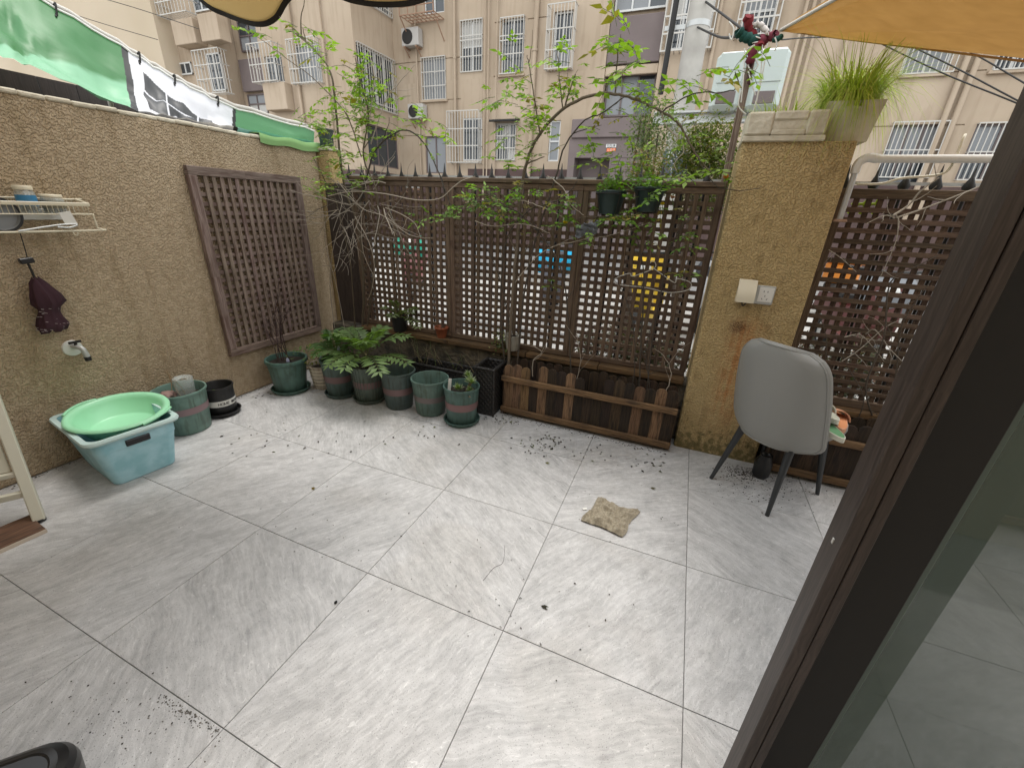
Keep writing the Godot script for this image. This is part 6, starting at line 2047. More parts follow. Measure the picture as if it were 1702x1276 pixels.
# ---------------------------------------------------------------- chair
func chair() -> void:
	var RL := Vector3(0.367, 0, -2.275)
	var RR := Vector3(0.623, 0, -2.049)
	var R := (RR - RL).normalized()
	var Fw := Vector3(R.z, 0, -R.x)          # the way the chair faces
	var c := (RL + RR) * 0.5
	var t := thing("dining_chair", "grey leather dining chair with black tapered legs facing the slatted fence", "chair", c)
	t.transform.basis = Basis(R, Vector3.UP, -Fw)
	# local: x right, -z forwards, rear feet at z = 0
	var leather := mat("leather", Color(0.285, 0.285, 0.27), 0.45)
	leather.heightmap_enabled = true
	leather.heightmap_texture = gray_tex(91, 0.06, 256, 3)
	leather.heightmap_scale = 0.03
	leather.uv1_triplanar = true
	leather.uv1_scale = Vector3.ONE * 6.0
	# back shell: an upholstered sheet wrapping forward at the sides
	var prof := func(s: float, q: float, outer: float) -> Vector3:
		var y := lerpf(0.350, 0.868, q)
		var hw := lerpf(0.236, 0.192, q) + 0.012 * sin(q * PI)
		if q > 0.80:
			var e := (q - 0.80) / 0.20
			hw -= 0.075 * (1.0 - sqrt(maxf(0.0, 1.0 - e * e)))
		if q < 0.12:
			var e := (0.12 - q) / 0.12
			hw -= 0.04 * e * e
		var zc := lerpf(-0.035, 0.065, q) - 0.015 * pow(1.0 - q, 3.0)
		var wrap := lerpf(0.12, 0.075, q)
		var edge := pow(absf(s), 2.6)
		var crown := 0.010 * (1.0 - pow(absf(s), 6.0)) * (1.0 - pow(absf(q * 2.0 - 1.0), 8.0))
		return Vector3(s * hw, y - 0.018 * edge * smoothstep(0.5, 1.0, q) - 0.012 * (1.0 - edge) * (1.0 - smoothstep(0.0, 0.3, q)), zc - wrap * edge + outer * (0.018 + crown))
	var g := []
	var g2 := []
	for i in 25:
		var row := []
		var row2 := []
		for k in 25:
			var s := k / 12.0 - 1.0
			row.append(prof.call(s, i / 24.0, 1.0))
			row2.append(prof.call(s, i / 24.0, -1.0))
		g.append(row)
		g2.append(row2)
	var mb := MB.new()
	mb.sheet(g)
	mb.sheet(g2)
	# rounded edge between the two skins
	var loop := []
	for k in 25:
		loop.append([0, k])
	for i in range(1, 25):
		loop.append([i, 24])
	for k in range(23, -1, -1):
		loop.append([24, k])
	for i in range(23, 0, -1):
		loop.append([i, 0])
	var ctr: Vector3 = g[12][12].lerp(g2[12][12], 0.5)
	for q in loop.size():
		var a: Array = loop[q]
		var b: Array = loop[(q + 1) % loop.size()]
		var prev := []
		for m in 5:
			var f := m / 4.0
			var row := []
			for w in [a, b]:
				var p: Vector3 = g[w[0]][w[1]].lerp(g2[w[0]][w[1]], f)
				var o := p - Vector3(ctr.x, ctr.y, p.z)
				o = Vector3(o.x / 0.21, o.y / 0.24, 0.0).normalized()
				row.append(p + o * 0.010 * sin(f * PI))
			if prev.size():
				mb.face([prev[0], prev[1], row[1], row[0]], row[0] - Vector3(ctr.x, ctr.y, ctr.z))
			prev = row
	put(mb, "backrest", leather, t)
	mb = MB.new()
	var pp := []
	for q in loop:
		pp.append(g[q[0]][q[1]] + Vector3(0, 0, 0.001))
	pp.append(pp[0])
	mb.tube(pp, 0.0032, 6, false)
	put(mb, "piping", leather, t)
	# seat cushion
	mb = MB.new()
	mb.xf.origin = Vector3(0, 0, -0.262)
	rounded_loft(mb, [[0.18, 0.19, 0.385, 0.07], [0.195, 0.205, 0.392, 0.08], [0.202, 0.212, 0.42, 0.085], [0.198, 0.208, 0.448, 0.085], [0.17, 0.18, 0.462, 0.08], [0.10, 0.10, 0.466, 0.05]])
	ring_cap(mb, [0.10, 0.10, 0.466, 0.05], 1.0)
	ring_cap(mb, [0.18, 0.19, 0.385, 0.07], -1.0)
	put(mb, "seat", leather, t)
	mb = MB.new()
	mb.box(Vector3(0, 0.378, -0.25), Vector3(0.32, 0.014, 0.32), Basis.IDENTITY, 0.004)
	put(mb, "seat_frame", M.matt_black, t)
	var lm := mat("leg_grey", Color(0.030, 0.033, 0.036), 0.4)
	for q in [[-0.171, 0.0, -0.125, -0.10], [0.171, 0.0, 0.125, -0.10], [0.171, -0.44, 0.13, -0.37], [-0.171, -0.44, -0.13, -0.37]]:
		mb = MB.new()
		mb.tube([Vector3(q[0], 0.0, q[1]), Vector3(lerpf(q[0], q[2], 0.5), 0.19, lerpf(q[1], q[3], 0.5)), Vector3(q[2], 0.375, q[3])], [0.010, 0.0155, 0.021], 14)
		put(mb, "leg", lm, t)
	# slippers on the seat
	for q in [["pale green slipper with a green insole on grey chair seat", t.transform.affine_inverse() * pf(1376, 716, 0.467), 1.0, Color(0.14, 0.30, 0.15), Color(0.62, 0.60, 0.50), 0.0], ["cream slipper propped on top of the green one", t.transform.affine_inverse() * pf(1372, 692, 0.50), 0.85, Color(0.50, 0.50, 0.40), Color(0.66, 0.64, 0.55), -0.12], ["orange soled slipper under the others on grey chair seat", t.transform.affine_inverse() * pf(1392, 704, 0.467), 0.6, Color(0.62, 0.26, 0.12), Color(0.60, 0.30, 0.18), 0.0]]:
		var sl := thing("slipper", q[0], "slipper", t.transform * q[1])
		sl.transform.basis = t.transform.basis * Basis.from_euler(Vector3(q[5], q[2], 0))
		var out := []
		for k in 24:
			var a := TAU * k / 24.0
			var l := 0.115
			var w := 0.040 * (1.0 + 0.22 * sin(a)) * (1.0 - 0.12 * exp(-pow((sin(a) + 0.1) * 2.2, 2.0)))
			out.append(Vector2(cos(a) * w, -sin(a) * l))
		mb = MB.new()
		mb.col = q[4]
		for k in 24:
			var a: Vector2 = out[k]
			var b: Vector2 = out[(k + 1) % 24]
			mb.face([Vector3(a.x, 0, a.y), Vector3(b.x, 0, b.y), Vector3(b.x, 0.022, b.y), Vector3(a.x, 0.022, a.y)], Vector3(a.x, 0, a.y))
			mb.face([Vector3(0, 0.0, 0), Vector3(a.x, 0, a.y), Vector3(b.x, 0, b.y)], Vector3.DOWN)
			mb.face([Vector3(a.x, 0.022, a.y), Vector3(b.x, 0.022, b.y), Vector3(b.x * 0.88, 0.024, b.y * 0.95), Vector3(a.x * 0.88, 0.024, a.y * 0.95)], Vector3.UP)
		put(mb, "sole", M.paint, sl)
		mb = MB.new()
		mb.col = q[3]
		for k in 24:
			var a: Vector2 = out[k]
			var b: Vector2 = out[(k + 1) % 24]
			mb.face([Vector3(0, 0.0235, 0), Vector3(a.x * 0.885, 0.0235, a.y * 0.952), Vector3(b.x * 0.885, 0.0235, b.y * 0.952)], Vector3.UP)
		put(mb, "insole", M.cloth, sl)
		mb = MB.new()
		mb.col = q[4] * 0.92
		var gg := []
		for i in 7:
			var row := []
			for k in 9:
				var a := PI * k / 8.0
				var z := -0.015 - i * 0.013
				row.append(Vector3(cos(a) * 0.047 * (1.0 - 0.03 * i), 0.014 + sin(a) * (0.048 - i * 0.0035), z))
			gg.append(row)
		mb.sheet(gg, 0.005)
		put(mb, "upper", M.cloth, sl)

# ---------------------------------------------------------------- glazed door leaf at the right
func door_leaf() -> void:
	var t := thing("glazed_door", "dark brown framed glazed door leaf standing open", "door", Vector3(0.34, 0, -0.72))
	var H := 2.35
	var y0 := 0.004
	var parts := [[0.3225, 0.3437, -0.75, -0.689, M.dark_timber, "stile"], [0.3455, 0.3617, -0.752, -0.6895, M.dark_timber, "stile"]]
	for q in parts:
		var mb := at0(t)
		mb.box(Vector3((q[0] + q[1]) * 0.5, y0 + H * 0.5, (q[2] + q[3]) * 0.5), Vector3(q[1] - q[0], H, q[3] - q[2]), Basis.IDENTITY, 0.0015)
		put(mb, q[5], q[4], t)
	var mb := at0(t)
	mb.box(Vector3(0.4165, y0 + H * 0.5, -0.785), Vector3(0.123, H, 0.05), Basis.IDENTITY, 0.002)
	put(mb, "inner_stile", M.matt_black, t)
	mb = at0(t)
	mb.box(Vector3(0.4865, y0 + H * 0.5, -0.7805), Vector3(0.0155, H - 0.2, 0.012), Basis.IDENTITY, 0.002)
	put(mb, "glazing_bead", mat("bead", Color(0.10, 0.135, 0.12), 0.4), t)
	mb = at0(t)
	mb.box(Vector3(0.93, y0 + 0.11 + (H - 0.2) * 0.5, -0.785), Vector3(0.87, H - 0.2, 0.006))
	put(mb, "pane", M.door_glass, t)
	mb = at0(t)
	mb.box(Vector3(0.556, y0 + H * 0.5, -0.852), Vector3(0.045, H, 0.04), Basis.IDENTITY, 0.002)
	put(mb, "outer_jamb", M.dark_timber, t)
	for y in [0.052, H - 0.045]:
		mb = at0(t)
		mb.box(Vector3(0.93, y0 + y, -0.785), Vector3(0.9, 0.09, 0.05), Basis.IDENTITY, 0.002)
		put(mb, "rail", M.dark_timber, t)
	mb = at0(t)
	mb.box(Vector3(1.39, y0 + H * 0.5, -0.785), Vector3(0.06, H, 0.05), Basis.IDENTITY, 0.002)
	put(mb, "hinge_stile", M.dark_timber, t)
	mb = at0(t)
	var fp := pz(1383, 908, -0.70)
	mb.box(Vector3(0.3218, fp.y, -0.717), Vector3(0.002, 0.010, 0.005))
	put(mb, "paint_chip", M.window_white, t)

# ---------------------------------------------------------------- small things on the tiles
func floor_things() -> void:
	var c := pf(1011, 861)
	var t := thing("floor_rag", "crumpled beige rag with a white tag lying on tiles", "rag", Vector3(c.x, 0, c.z))
	var fn := fnoise(101, 9.0, 3)
	var corners := [pf(967, 866) - c, pf(1033, 893) - c, pf(1057, 853) - c, pf(996, 832) - c]
	var g := []
	for i in 37:
		var row := []
		for k in 53:
			var u := k / 52.0
			var v := i / 36.0
			var a: Vector3 = corners[0].lerp(corners[1], u)
			var b: Vector3 = corners[3].lerp(corners[2], u)
			var p := a.lerp(b, v)
			var e := minf(minf(u, 1.0 - u), minf(v, 1.0 - v))
			var bul := 1.0 + 0.09 * sin(u * 7.0 + 1.0) * (1.0 if v > 0.5 else 0.4) + 0.07 * sin(v * 8.0)
			p = Vector3(p.x * bul, 0, p.z * bul)
			var h := 0.004 + 0.034 * absf(fn.get_noise_2d(p.x * 1.6, p.z * 1.6)) + 0.010 * pow(absf(sin(u * 6.0 + v * 8.0 + fn.get_noise_2d(p.x, p.z) * 4.0)), 3.0)
			p.y = h * smoothstep(-0.02, 0.08, e) + 0.008
			row.append(p)
		g.append(row)
	var mb := MB.new()
	mb.sheet(g, 0.007)
	put(mb, "cloth", tri_mat("rag_cloth", tint_tex(103, 0.05, Color(0.25, 0.215, 0.155), Color(0.40, 0.35, 0.265), 128, 4, 1.6), 12.0, 1.0, gray_tex(104, 0.2, 128, 2), 0.25), t)
	mb = MB.new()
	var tg := pf(972, 847) - c
	mb.box(Vector3(tg.x, 0.006, tg.z), Vector3(0.022, 0.0015, 0.012), Basis.from_euler(Vector3(0.1, 0.6, 0.05)))
	put(mb, "tag", M.white_plastic, t)
	# swept leaves
	var lv := thing("fallen_leaves", "small dry leaves and bits scattered over the tiles", "leaves", Vector3(-0.6, 0.002, -1.9))
	mb = at0(lv)
	var spots := [[905, 733, 34, 13, 46], [870, 745, 45, 14, 10], [1070, 770, 40, 14, 16], [960, 750, 120, 22, 22], [700, 720, 80, 25, 14], [560, 740, 140, 50, 18], [430, 720, 70, 40, 14], [840, 700, 30, 8, 30], [1000, 830, 160, 60, 14], [700, 900, 250, 90, 22], [900, 1010, 220, 70, 26], [200, 1180, 130, 60, 14], [480, 860, 120, 60, 14], [430, 655, 25, 6, 20], [780, 705, 20, 5, 16]]
	for s in spots:
		for k in s[4]:
			var p := pf(s[0] + rg.randfn() * s[2] * 0.5, minf(s[1] + rg.randfn() * s[3] * 0.5, 1270.0))
			if p.x < -2.85 or p.z < -2.44:
				continue
			var q := rg.randf()
			var big := 0.008 if s[1] > 800 else 0.017
			mb.col = Color(0.10, 0.11, 0.04) * rnd(0.6, 1.6) if q < 0.25 and s[1] < 780 else Color(0.035, 0.026, 0.02) * rnd(0.5, 1.8)
			mb.leaf(Vector3(p.x, 0.0025 + rnd(0, 0.003), p.z), Vector3(rg.randfn(), rnd(-0.02, 0.15), rg.randfn()), Vector3(rnd(-0.3, 0.3), 1, rnd(-0.3, 0.3)), big * rnd(0.5, 1.6), big * rnd(0.4, 0.8), 0.15)
	put(mb, "leaves", M.leaf, lv)
	lv.set_meta("kind", "stuff")
	for q in [[521, 812, "curled yellow-brown dead leaf lying on a tile joint", Color(0.26, 0.19, 0.07)], [1085, 812, "curled grey-brown dead leaf near the beige rag", Color(0.16, 0.14, 0.09)], [910, 770, "pale olive dead leaf beside the swept leaves", Color(0.24, 0.23, 0.12)], [905, 1009, "dark folded dead leaf in the middle of a tile", Color(0.05, 0.045, 0.035)], [558, 1002, "round black seed on the tile joint", Color(0.02, 0.02, 0.02)]]:
		var p := pf(q[0], q[1])
		var o := thing("dead_leaf", q[2], "leaf", p)
		mb = MB.new()
		mb.col = q[3]
		if q[0] == 558:
			mb.lathe([Vector2(0, 0), Vector2(0.005, 0.002), Vector2(0.005, 0.006), Vector2(0, 0.009)], 10, Vector3.ZERO, 1.0, 1.3)
		else:
			for k in 2:
				mb.leaf(Vector3(-0.014, 0.002 + k * 0.002, 0.002 * k), Vector3(1, 0.12 * k, 0.3 - 0.4 * k), Vector3(0.2, 1, 0.4 * k), 0.032, 0.011, -0.25)
		put(mb, "leaf", M.leaf, o)
	# twig
	var tw := thing("thin_twig", "thin bent dark twig lying on a tile", "twig", pf(830, 935))
	mb = at0(tw)
	mb.col = Color(0.06, 0.05, 0.045)
	mb.tube(curve([pf(803, 965, 0.002), pf(820, 944, 0.002), pf(836, 934, 0.002), pf(839, 906, 0.002)]), 0.0006, 5)
	put(mb, "twig", M.bark, tw)
	# spilled soil under the chair
	var so := thing("spilled_soil", "dark soil crumbs and grit spilled on tiles, thickest under chair", "soil", pf(1250, 780))
	mb = at0(so)
	for k in 1500:
		var p := pf(1250 + rg.randfn() * 26, 782 + rg.randfn() * 10)
		if k % 3 == 0:
			p = pf(1300 + rg.randfn() * 60, 806 + rg.randfn() * 18)
		if k % 7 == 0:
			p = pf(rnd(1120, 1230), 0.0)
			p = pf(rnd(1118, 1235), 738.0 + rnd(-2, 6))
		var r := rnd(0.0006, 0.0026) * rnd(0.5, 1.2)
		mb.col = Color(0.04, 0.028, 0.02) * rnd(0.6, 1.6)
		if p.z > -2.5:
			mb.lathe([Vector2(0, 0), Vector2(r * 1.4, 0.0), Vector2(r, r * 0.8), Vector2(0, r)], 4, p + Vector3(0, 0.0005, 0), rnd(0.7, 1.6), rnd(0.7, 1.4))
	for k in 700:
		# grit along the foot of the garden wall and under the pots
		var p := Vector3(WALL_X + 0.004 + absf(rg.randfn()) * 0.02, 0, rnd(-2.5, -0.3))
		if k % 2:
			p = Vector3(rnd(-2.7, -1.1), 0, -2.36 + rg.randfn() * 0.10)
		var r := rnd(0.0008, 0.0034) * rnd(0.5, 1.1)
		mb.col = Color(0.05, 0.04, 0.028) * rnd(0.6, 1.6)
		mb.lathe([Vector2(0, 0), Vector2(r * 1.4, 0.0), Vector2(r, r * 0.8), Vector2(0, r)], 4, p + Vector3(0, 0.0005, 0), rnd(0.7, 1.6), rnd(0.7, 1.4))
	for k in 210:
		# dark grit gathered along a joint in the near left corner, and scattered round it
		var u := rg.randf()
		var p := pf(lerpf(262, 366, u), lerpf(1148, 1212, u) + absf(rg.randfn()) * 11.0)
		if k > 140:
			p = pf(210 + rg.randfn() * 75, minf(1195 + rg.randfn() * 38, 1272.0))
		var r := rnd(0.0006, 0.0020)
		mb.col = Color(0.12, 0.11, 0.095) * rnd(0.5, 1.5)
		mb.lathe([Vector2(0, 0), Vector2(r * 1.4, 0.0), Vector2(r, r * 0.5), Vector2(0, r * 0.6)], 4, p + Vector3(0, 0.0005, 0), rnd(0.7, 1.8), rnd(0.7, 1.4))
	for k in 300:
		var p := pf(1252 + rg.randfn() * 22, 780 + rg.randfn() * 9) if k < 300 else pf(1290 + rg.randfn() * 45, 800 + rg.randfn() * 16)
		var r := rnd(0.0012, 0.0042)
		mb.col = Color(0.035, 0.024, 0.018) * rnd(0.6, 1.5)
		if p.z > -2.46:
			mb.lathe([Vector2(0, 0), Vector2(r, r * 0.3), Vector2(r * 0.7, r), Vector2(0, r * 1.2)], 5, p + Vector3(0, 0.0005, 0))
	for k in 130:
		var p := pf(835 + k * 2.1, 690 + k * 0.5 + rg.randfn() * 1.5)
		var r := rnd(0.001, 0.0045)
		mb.col = Color(0.028, 0.02, 0.016) * rnd(0.6, 1.5)
		mb.lathe([Vector2(0, 0), Vector2(r, r * 0.3), Vector2(r * 0.7, r), Vector2(0, r * 1.2)], 5, p + Vector3(0, 0.0005, 0))
	put(mb, "crumbs", M.bark, so)
	so.set_meta("kind", "stuff")
	# black case under clear film in the near corner
	var top := 0.20
	var k0 := pf(116, 1221, top)
	var k1 := pf(0, 1262, top)
	var ax := (k1 - k0).normalized()
	var bs := thing("black_case", "black glossy rounded case partly wrapped in clear film", "case", Vector3(k0.x, 0, k0.z))
	var inward := Vector3(-ax.z, 0, ax.x)
	if inward.z < 0:
		inward = -inward
	var cc := k0 + ax * 0.185 + inward * 0.13
	mb = MB.new()
	mb.xf = Transform3D(Basis(ax, Vector3.UP, ax.cross(Vector3.UP)), Vector3(cc.x - k0.x, 0, cc.z - k0.z))
	rounded_loft(mb, [[0.19, 0.135, 0.0, 0.06], [0.205, 0.150, top - 0.05, 0.07], [0.203, 0.148, top - 0.03, 0.07], [0.195, 0.140, top - 0.014, 0.065], [0.182, 0.127, top - 0.003, 0.06], [0.172, 0.117, top, 0.055], [0.168, 0.113, top - 0.003, 0.052]])
	ring_cap(mb, [0.168, 0.113, top - 0.003, 0.052], 1.0)
	ring_cap(mb, [0.19, 0.135, 0.0, 0.06], -1.0)
	put(mb, "case", M.black_plastic, bs)
	mb = MB.new()
	mb.xf = Transform3D(Basis(ax, Vector3.UP, ax.cross(Vector3.UP)), Vector3(cc.x - k0.x, 0, cc.z - k0.z))
	g = []
	for i in 16:
		var row := []
		for k in 20:
			var u := k / 19.0
			var v := i / 15.0
			var x := lerpf(-0.10 + 0.12 * v, 0.23, u)
			var z := lerpf(-0.16, 0.15, v)
			var y := top + 0.008 + 0.012 * sin(u * 21.0 + v * 5.0) * sin(v * 9.0 + u * 3.0) + 0.008 * sin(u * 47.0 - v * 13.0)
			if v < 0.15:
				y -= (0.15 - v) * 0.5
			row.append(Vector3(x, y, z))
		g.append(row)
	mb.sheet(g)
	put(mb, "film", M.film, bs)

# ---------------------------------------------------------------- canopies
func canopies() -> void:
	# printed tarpaulin over the neighbour's side of the garden wall
	var tt := tex(512, 128, func(x: int, y: int):
		var u := x / 512.0
		var v := y / 128.0        # 0 upper edge, 1 lower edge
		var green := Color(0.04, 0.18, 0.05)
		var mint := Color(0.20, 0.44, 0.26)
		var cc := green.lerp(mint, smoothstep(0.0, 0.06, v - (0.92 - 1.25 * u) + 0.02 * sin(u * 40.0)))
		var pk := smoothstep(0.0, 0.02, v - (0.84 + (u - 0.2) * 1.15))
		cc = cc.lerp(Color(0.60, 0.40, 0.33), pk)
		if u > 0.497 + 0.012 * v:
			cc = Color(0.012, 0.012, 0.012)
		if u > 0.512 + 0.016 * v:
			cc = Color(0.62, 0.62, 0.645)
			var uu := (u - 0.555) / 0.24
			var vv := v - 0.12 - 0.22 * uu
			if uu > 0.0 and uu < 1.0 and vv > 0.0 and vv < 0.40 and absf(vv - 0.17) > 0.014 and absf(fposmod(uu + 0.08, 0.42)) > 0.02:
				if not (vv > 0.17 and vv - 0.17 > 0.10 + 0.25 * absf(sin(uu * 7.0))):
					cc = Color(0.03, 0.032, 0.035)
			if v > 0.70 and v < 0.88 and fposmod(uu * 1.7 + v * 1.2, 0.55) < 0.26 and uu > 0.1 and uu < 1.1:
				cc = Color(0.42, 0.42, 0.43)
		if u > 0.862 - 0.02 * v:
			cc = Color(0.012, 0.012, 0.012)
		if u > 0.868 - 0.015 * v:
			cc = green.lerp(mint, 0.25).lerp(Color(0.30, 0.62, 0.60), smoothstep(0.5, 0.85, v))
		return cc.linear_to_srgb())
	var tm := mat("tarp_print", Color(1, 1, 1), 0.45)
	tm.albedo_texture = tt
	tm.backlight_enabled = true
	tm.backlight = Color(0.4, 0.4, 0.4)
	var up := [[-160, -135], [-80, -86], [0, -40], [67, 0], [203, 79], [265, 118], [328, 152], [395, 182], [522, 218]]
	var lo := [[-120, 40], [-55, 72], [0, 93], [70, 117], [212, 178], [270, 190], [340, 203], [410, 214], [524, 236]]
	var t := thing("printed_tarpaulin", "green and white printed tarpaulin with black shapes beyond garden wall", "tarpaulin", pw(520, 225, -3.1))
	var g := []
	var R := 25
	var cr := fnoise(121, 0.07, 3)
	for i in R:
		var v := i / float(R - 1)
		var row := []
		var pu := []
		var plow := []
		for k in up.size():
			var b := pw(lo[k][0], lo[k][1], WALL_X - 0.05)
			# the upper edge stands 0.65 m further back at the near end and closes in towards the corner
			var a := pw(up[k][0], up[k][1], lerpf(-3.75, -3.12, k / 8.0))
			pu.append(a)
			plow.append(b)
		var cu := curve(pu, 5)
		var cl := curve(plow, 5)
		for k in cu.size():
			var p: Vector3 = cu[k].lerp(cl[k], v)
			var sag := sin(v * PI)
			p.y -= 0.10 * sag
			p.x -= 0.03 * sag
			p += Vector3(0.03 * cr.get_noise_2d(k * 3.0, v * 30.0) * sag, 0.05 * cr.get_noise_2d(k * 4.0 + 50.0, v * 40.0) * sag + 0.006 * sin(k * 2.3), 0.0)
			row.append(p)
		g.append(row)
	var mb := at0(t)
	mb.sheet(g)
	put(mb, "sheet", tm, t)
	mb = at0(t)
	var edge := []
	for k in g[0].size():
		edge.append(g[0][k] + Vector3(0, 0.006, 0))
	mb.tube(edge, 0.007, 6)
	put(mb, "hem", M.white_plastic, t)
	for k in [8, 16, 22, 27, 33]:
		mb = at0(t)
		mb.tube(curve([g[1][k], g[0][k] + Vector3(0.01, 0.03, 0), g[0][k] + Vector3(-0.02, 0.01, 0.0), g[1][k] + Vector3(0.01, -0.01, 0.01)]), 0.005, 5)
		put(mb, "tie", M.matt_black, t)
	# support frame of the tarpaulin
	var fr := thing("tarpaulin_frame", "pale tube frame holding up the printed tarpaulin", "frame", Vector3(-3.9, -0.03, -1.0))
	mb = at0(fr)
	var fe := []
	for k in g[0].size():
		fe.append(g[0][k] + Vector3(-0.03, 0.03, 0))
	mb.tube(fe, 0.014, 8)
	put(mb, "ridge_tube", M.white_bar, fr)
	for k in [0, 18, 38]:
		mb = at0(fr)
		mb.tube([Vector3(fe[k].x, -0.03, fe[k].z), fe[k]], 0.014, 8)
		put(mb, "upright", M.white_bar, fr)
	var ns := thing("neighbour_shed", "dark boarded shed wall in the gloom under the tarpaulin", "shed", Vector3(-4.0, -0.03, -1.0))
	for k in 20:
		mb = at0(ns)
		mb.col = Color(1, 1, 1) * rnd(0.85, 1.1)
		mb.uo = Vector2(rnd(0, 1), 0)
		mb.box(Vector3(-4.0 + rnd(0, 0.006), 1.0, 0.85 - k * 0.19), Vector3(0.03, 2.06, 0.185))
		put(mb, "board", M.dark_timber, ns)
	# green flap lying over the wall's end, and the dark pot there
	var fl := thing("green_flap", "pale green cloth flap draped over the garden wall's far end", "cloth", pw(470, 222, WALL_X))
	mb = at0(fl)
	mb.col = Color(0.20, 0.36, 0.14)
	g = []
	for i in 9:
		var row := []
		for k in 15:
			var u := k / 14.0
			var v := i / 8.0
			var z := lerpf(-2.36, -2.92, u)
			var x := lerpf(WALL_X - 0.19, WALL_X + 0.016, minf(v * 1.35, 1.0))
			var y := 1.800 + 0.006 * sin(u * 12.0 + v * 3.0) - maxf(0.0, v * 1.35 - 1.0) * 0.16 + 0.03 * u * (1.0 - v)
			row.append(Vector3(x, y, z))
		g.append(row)
	mb.sheet(g, 0.003)
	put(mb, "cloth", M.cloth, fl)
	var pt := pot("dark square-looking pot standing on the wall end by the climbing rose", Vector3(-2.87, 0, -2.935), 0.13, 0.05, 0.058, Color(0.03, 0.045, 0.04), {"soil": 0.85})
	pt.position.y = 1.7845
	# sun sails
	var om := mat("orange_canvas", Color(0.52, 0.27, 0.065), 0.9)
	om.backlight_enabled = true
	om.backlight = Color(0.75, 0.66, 0.5)
	om.uv1_triplanar = true
	om.uv1_scale = Vector3.ONE * 3.0
	om.albedo_texture = tint_tex(111, 0.02, Color(0.42, 0.27, 0.11), Color(0.53, 0.35, 0.155), 128, 4)
	om.albedo_color = Color(1, 1, 1)
	var s := thing("sun_sail", "orange canvas sun sail stretched from the knotted cloths", "sail", pz(1300, 50, -2.75))
	var A := pz(1298, 50, -2.78)
	var ebot := [A, pz(1400, 64, -2.7), pz(1560, 84, -2.6), pz(1705, 102, -2.5), pz(1860, 118, -2.4)]
	var V := (pz(1386, 0, -2.25) - A) * 1.35
	var etop := [A, A + V, A + V * 2.0, A + V * 3.0, A + V * 4.2]
	var cb := curve(ebot, 8)
	var ct := curve(etop, 8)
	g = []
	for i in 17:
		var v := i / 16.0
		var row := []
		for k in cb.size():
			var p: Vector3 = cb[k].lerp(ct[k], v)
			var q := k / float(cb.size() - 1)
			p.y -= 0.10 * sin(v * PI) * q
			p.y += 0.010 * sin(v * 26.0 + q * 2.0) * (1.0 - q) * smoothstep(0.0, 0.1, q) + 0.006 * sin(v * 15.0 - q * 6.0)
			row.append(p)
		g.append(row)
	mb = at0(s)
	mb.sheet(g)
	put(mb, "canvas", om, s)
	mb = at0(s)
	mb.tube(ct, 0.007, 6)
	put(mb, "edge_rope", M.white_bar, s)
	mb = at0(s)
	mb.tube(cb, 0.004, 6)
	put(mb, "hem", om, s)
	# second sail overhead: only its sagging hem shows
	var ym := mat("yellow_net", Color(0.55, 0.40, 0.15), 0.95)
	ym.backlight_enabled = true
	ym.backlight = Color(0.5, 0.42, 0.28)
	var s2 := thing("sun_sail", "yellow woven sun sail overhead with a black bound hem", "sail", pz(430, 0, -1.7))
	var hem := [pz(250, -90, -1.5), pz(335, -2, -1.55), pz(375, 21, -1.58), pz(425, 37, -1.6), pz(455, 28, -1.62), pz(478, -6, -1.64), pz(520, -28, -1.66), pz(580, -4, -1.68), pz(640, 4, -1.70), pz(700, -4, -1.72), pz(760, -40, -1.74)]
	var ch := curve(hem, 5)
	g = []
	for i in 9:
		var v := i / 8.0
		var row := []
		for k in ch.size():
			var q := k / float(ch.size() - 1)
			var far: Vector3 = Vector3(lerpf(-2.6, -0.5, q), 3.0, 0.7)
			var p: Vector3 = ch[k].lerp(far, v)
			p.y += 0.16 * sin(v * PI * 0.5) * (1.0 - v)
			row.append(p)
		g.append(row)
	mb = at0(s2)
	mb.sheet(g)
	put(mb, "canvas", ym, s2)
	mb = at0(s2)
	for k in ch.size() - 1:
		mb.bar(ch[k], ch[k + 1] + (ch[k + 1] - ch[k]) * 0.02, 0.03, 0.006, Vector3(0, 1, 0.3))
	put(mb, "binding", M.matt_black, s2)

# ---------------------------------------------------------------- roses
func spray(mb: MB, p: Vector3, d: Vector3, size: float, col: Color) -> void:
	var dd := d.normalized()
	var l := size * 2.2
	var tip := p + dd * l + Vector3(0, -size * 0.5, 0)
	var sd := dd.cross(Vector3.UP)
	if sd.length() < 0.05:
		sd = Vector3.RIGHT
	sd = sd.normalized()
	var up := sd.cross(dd)
	mb.col = Color(0.12, 0.16, 0.05)
	mb.tube([p, p.lerp(tip, 0.5) + Vector3(0, size * 0.15, 0), tip], 0.0013, 4, false)
	for k in [0.45, 0.8]:
		for s in [-1.0, 1.0]:
			var g := rnd(0.75, 1.3)
			mb.col = Color(col.r * g, col.g * g, col.b * g)
			mb.leaf(p.lerp(tip, k), sd * s + dd * 0.5 + Vector3(0, rnd(-0.4, 0.1), 0), up + Vector3(rnd(-0.4, 0.4), 0, rnd(-0.4, 0.4)), size * rnd(0.65, 1.2), size * rnd(0.42, 0.66), rnd(-0.15, 0.5))
	var g := rnd(0.6, 1.35)
	mb.col = Color(col.r * g, col.g * g, col.b * g)
	mb.leaf(tip, dd + Vector3(0, -0.3, 0), up, size * rnd(0.9, 1.25), size * 0.6, rnd(-0.1, 0.45))

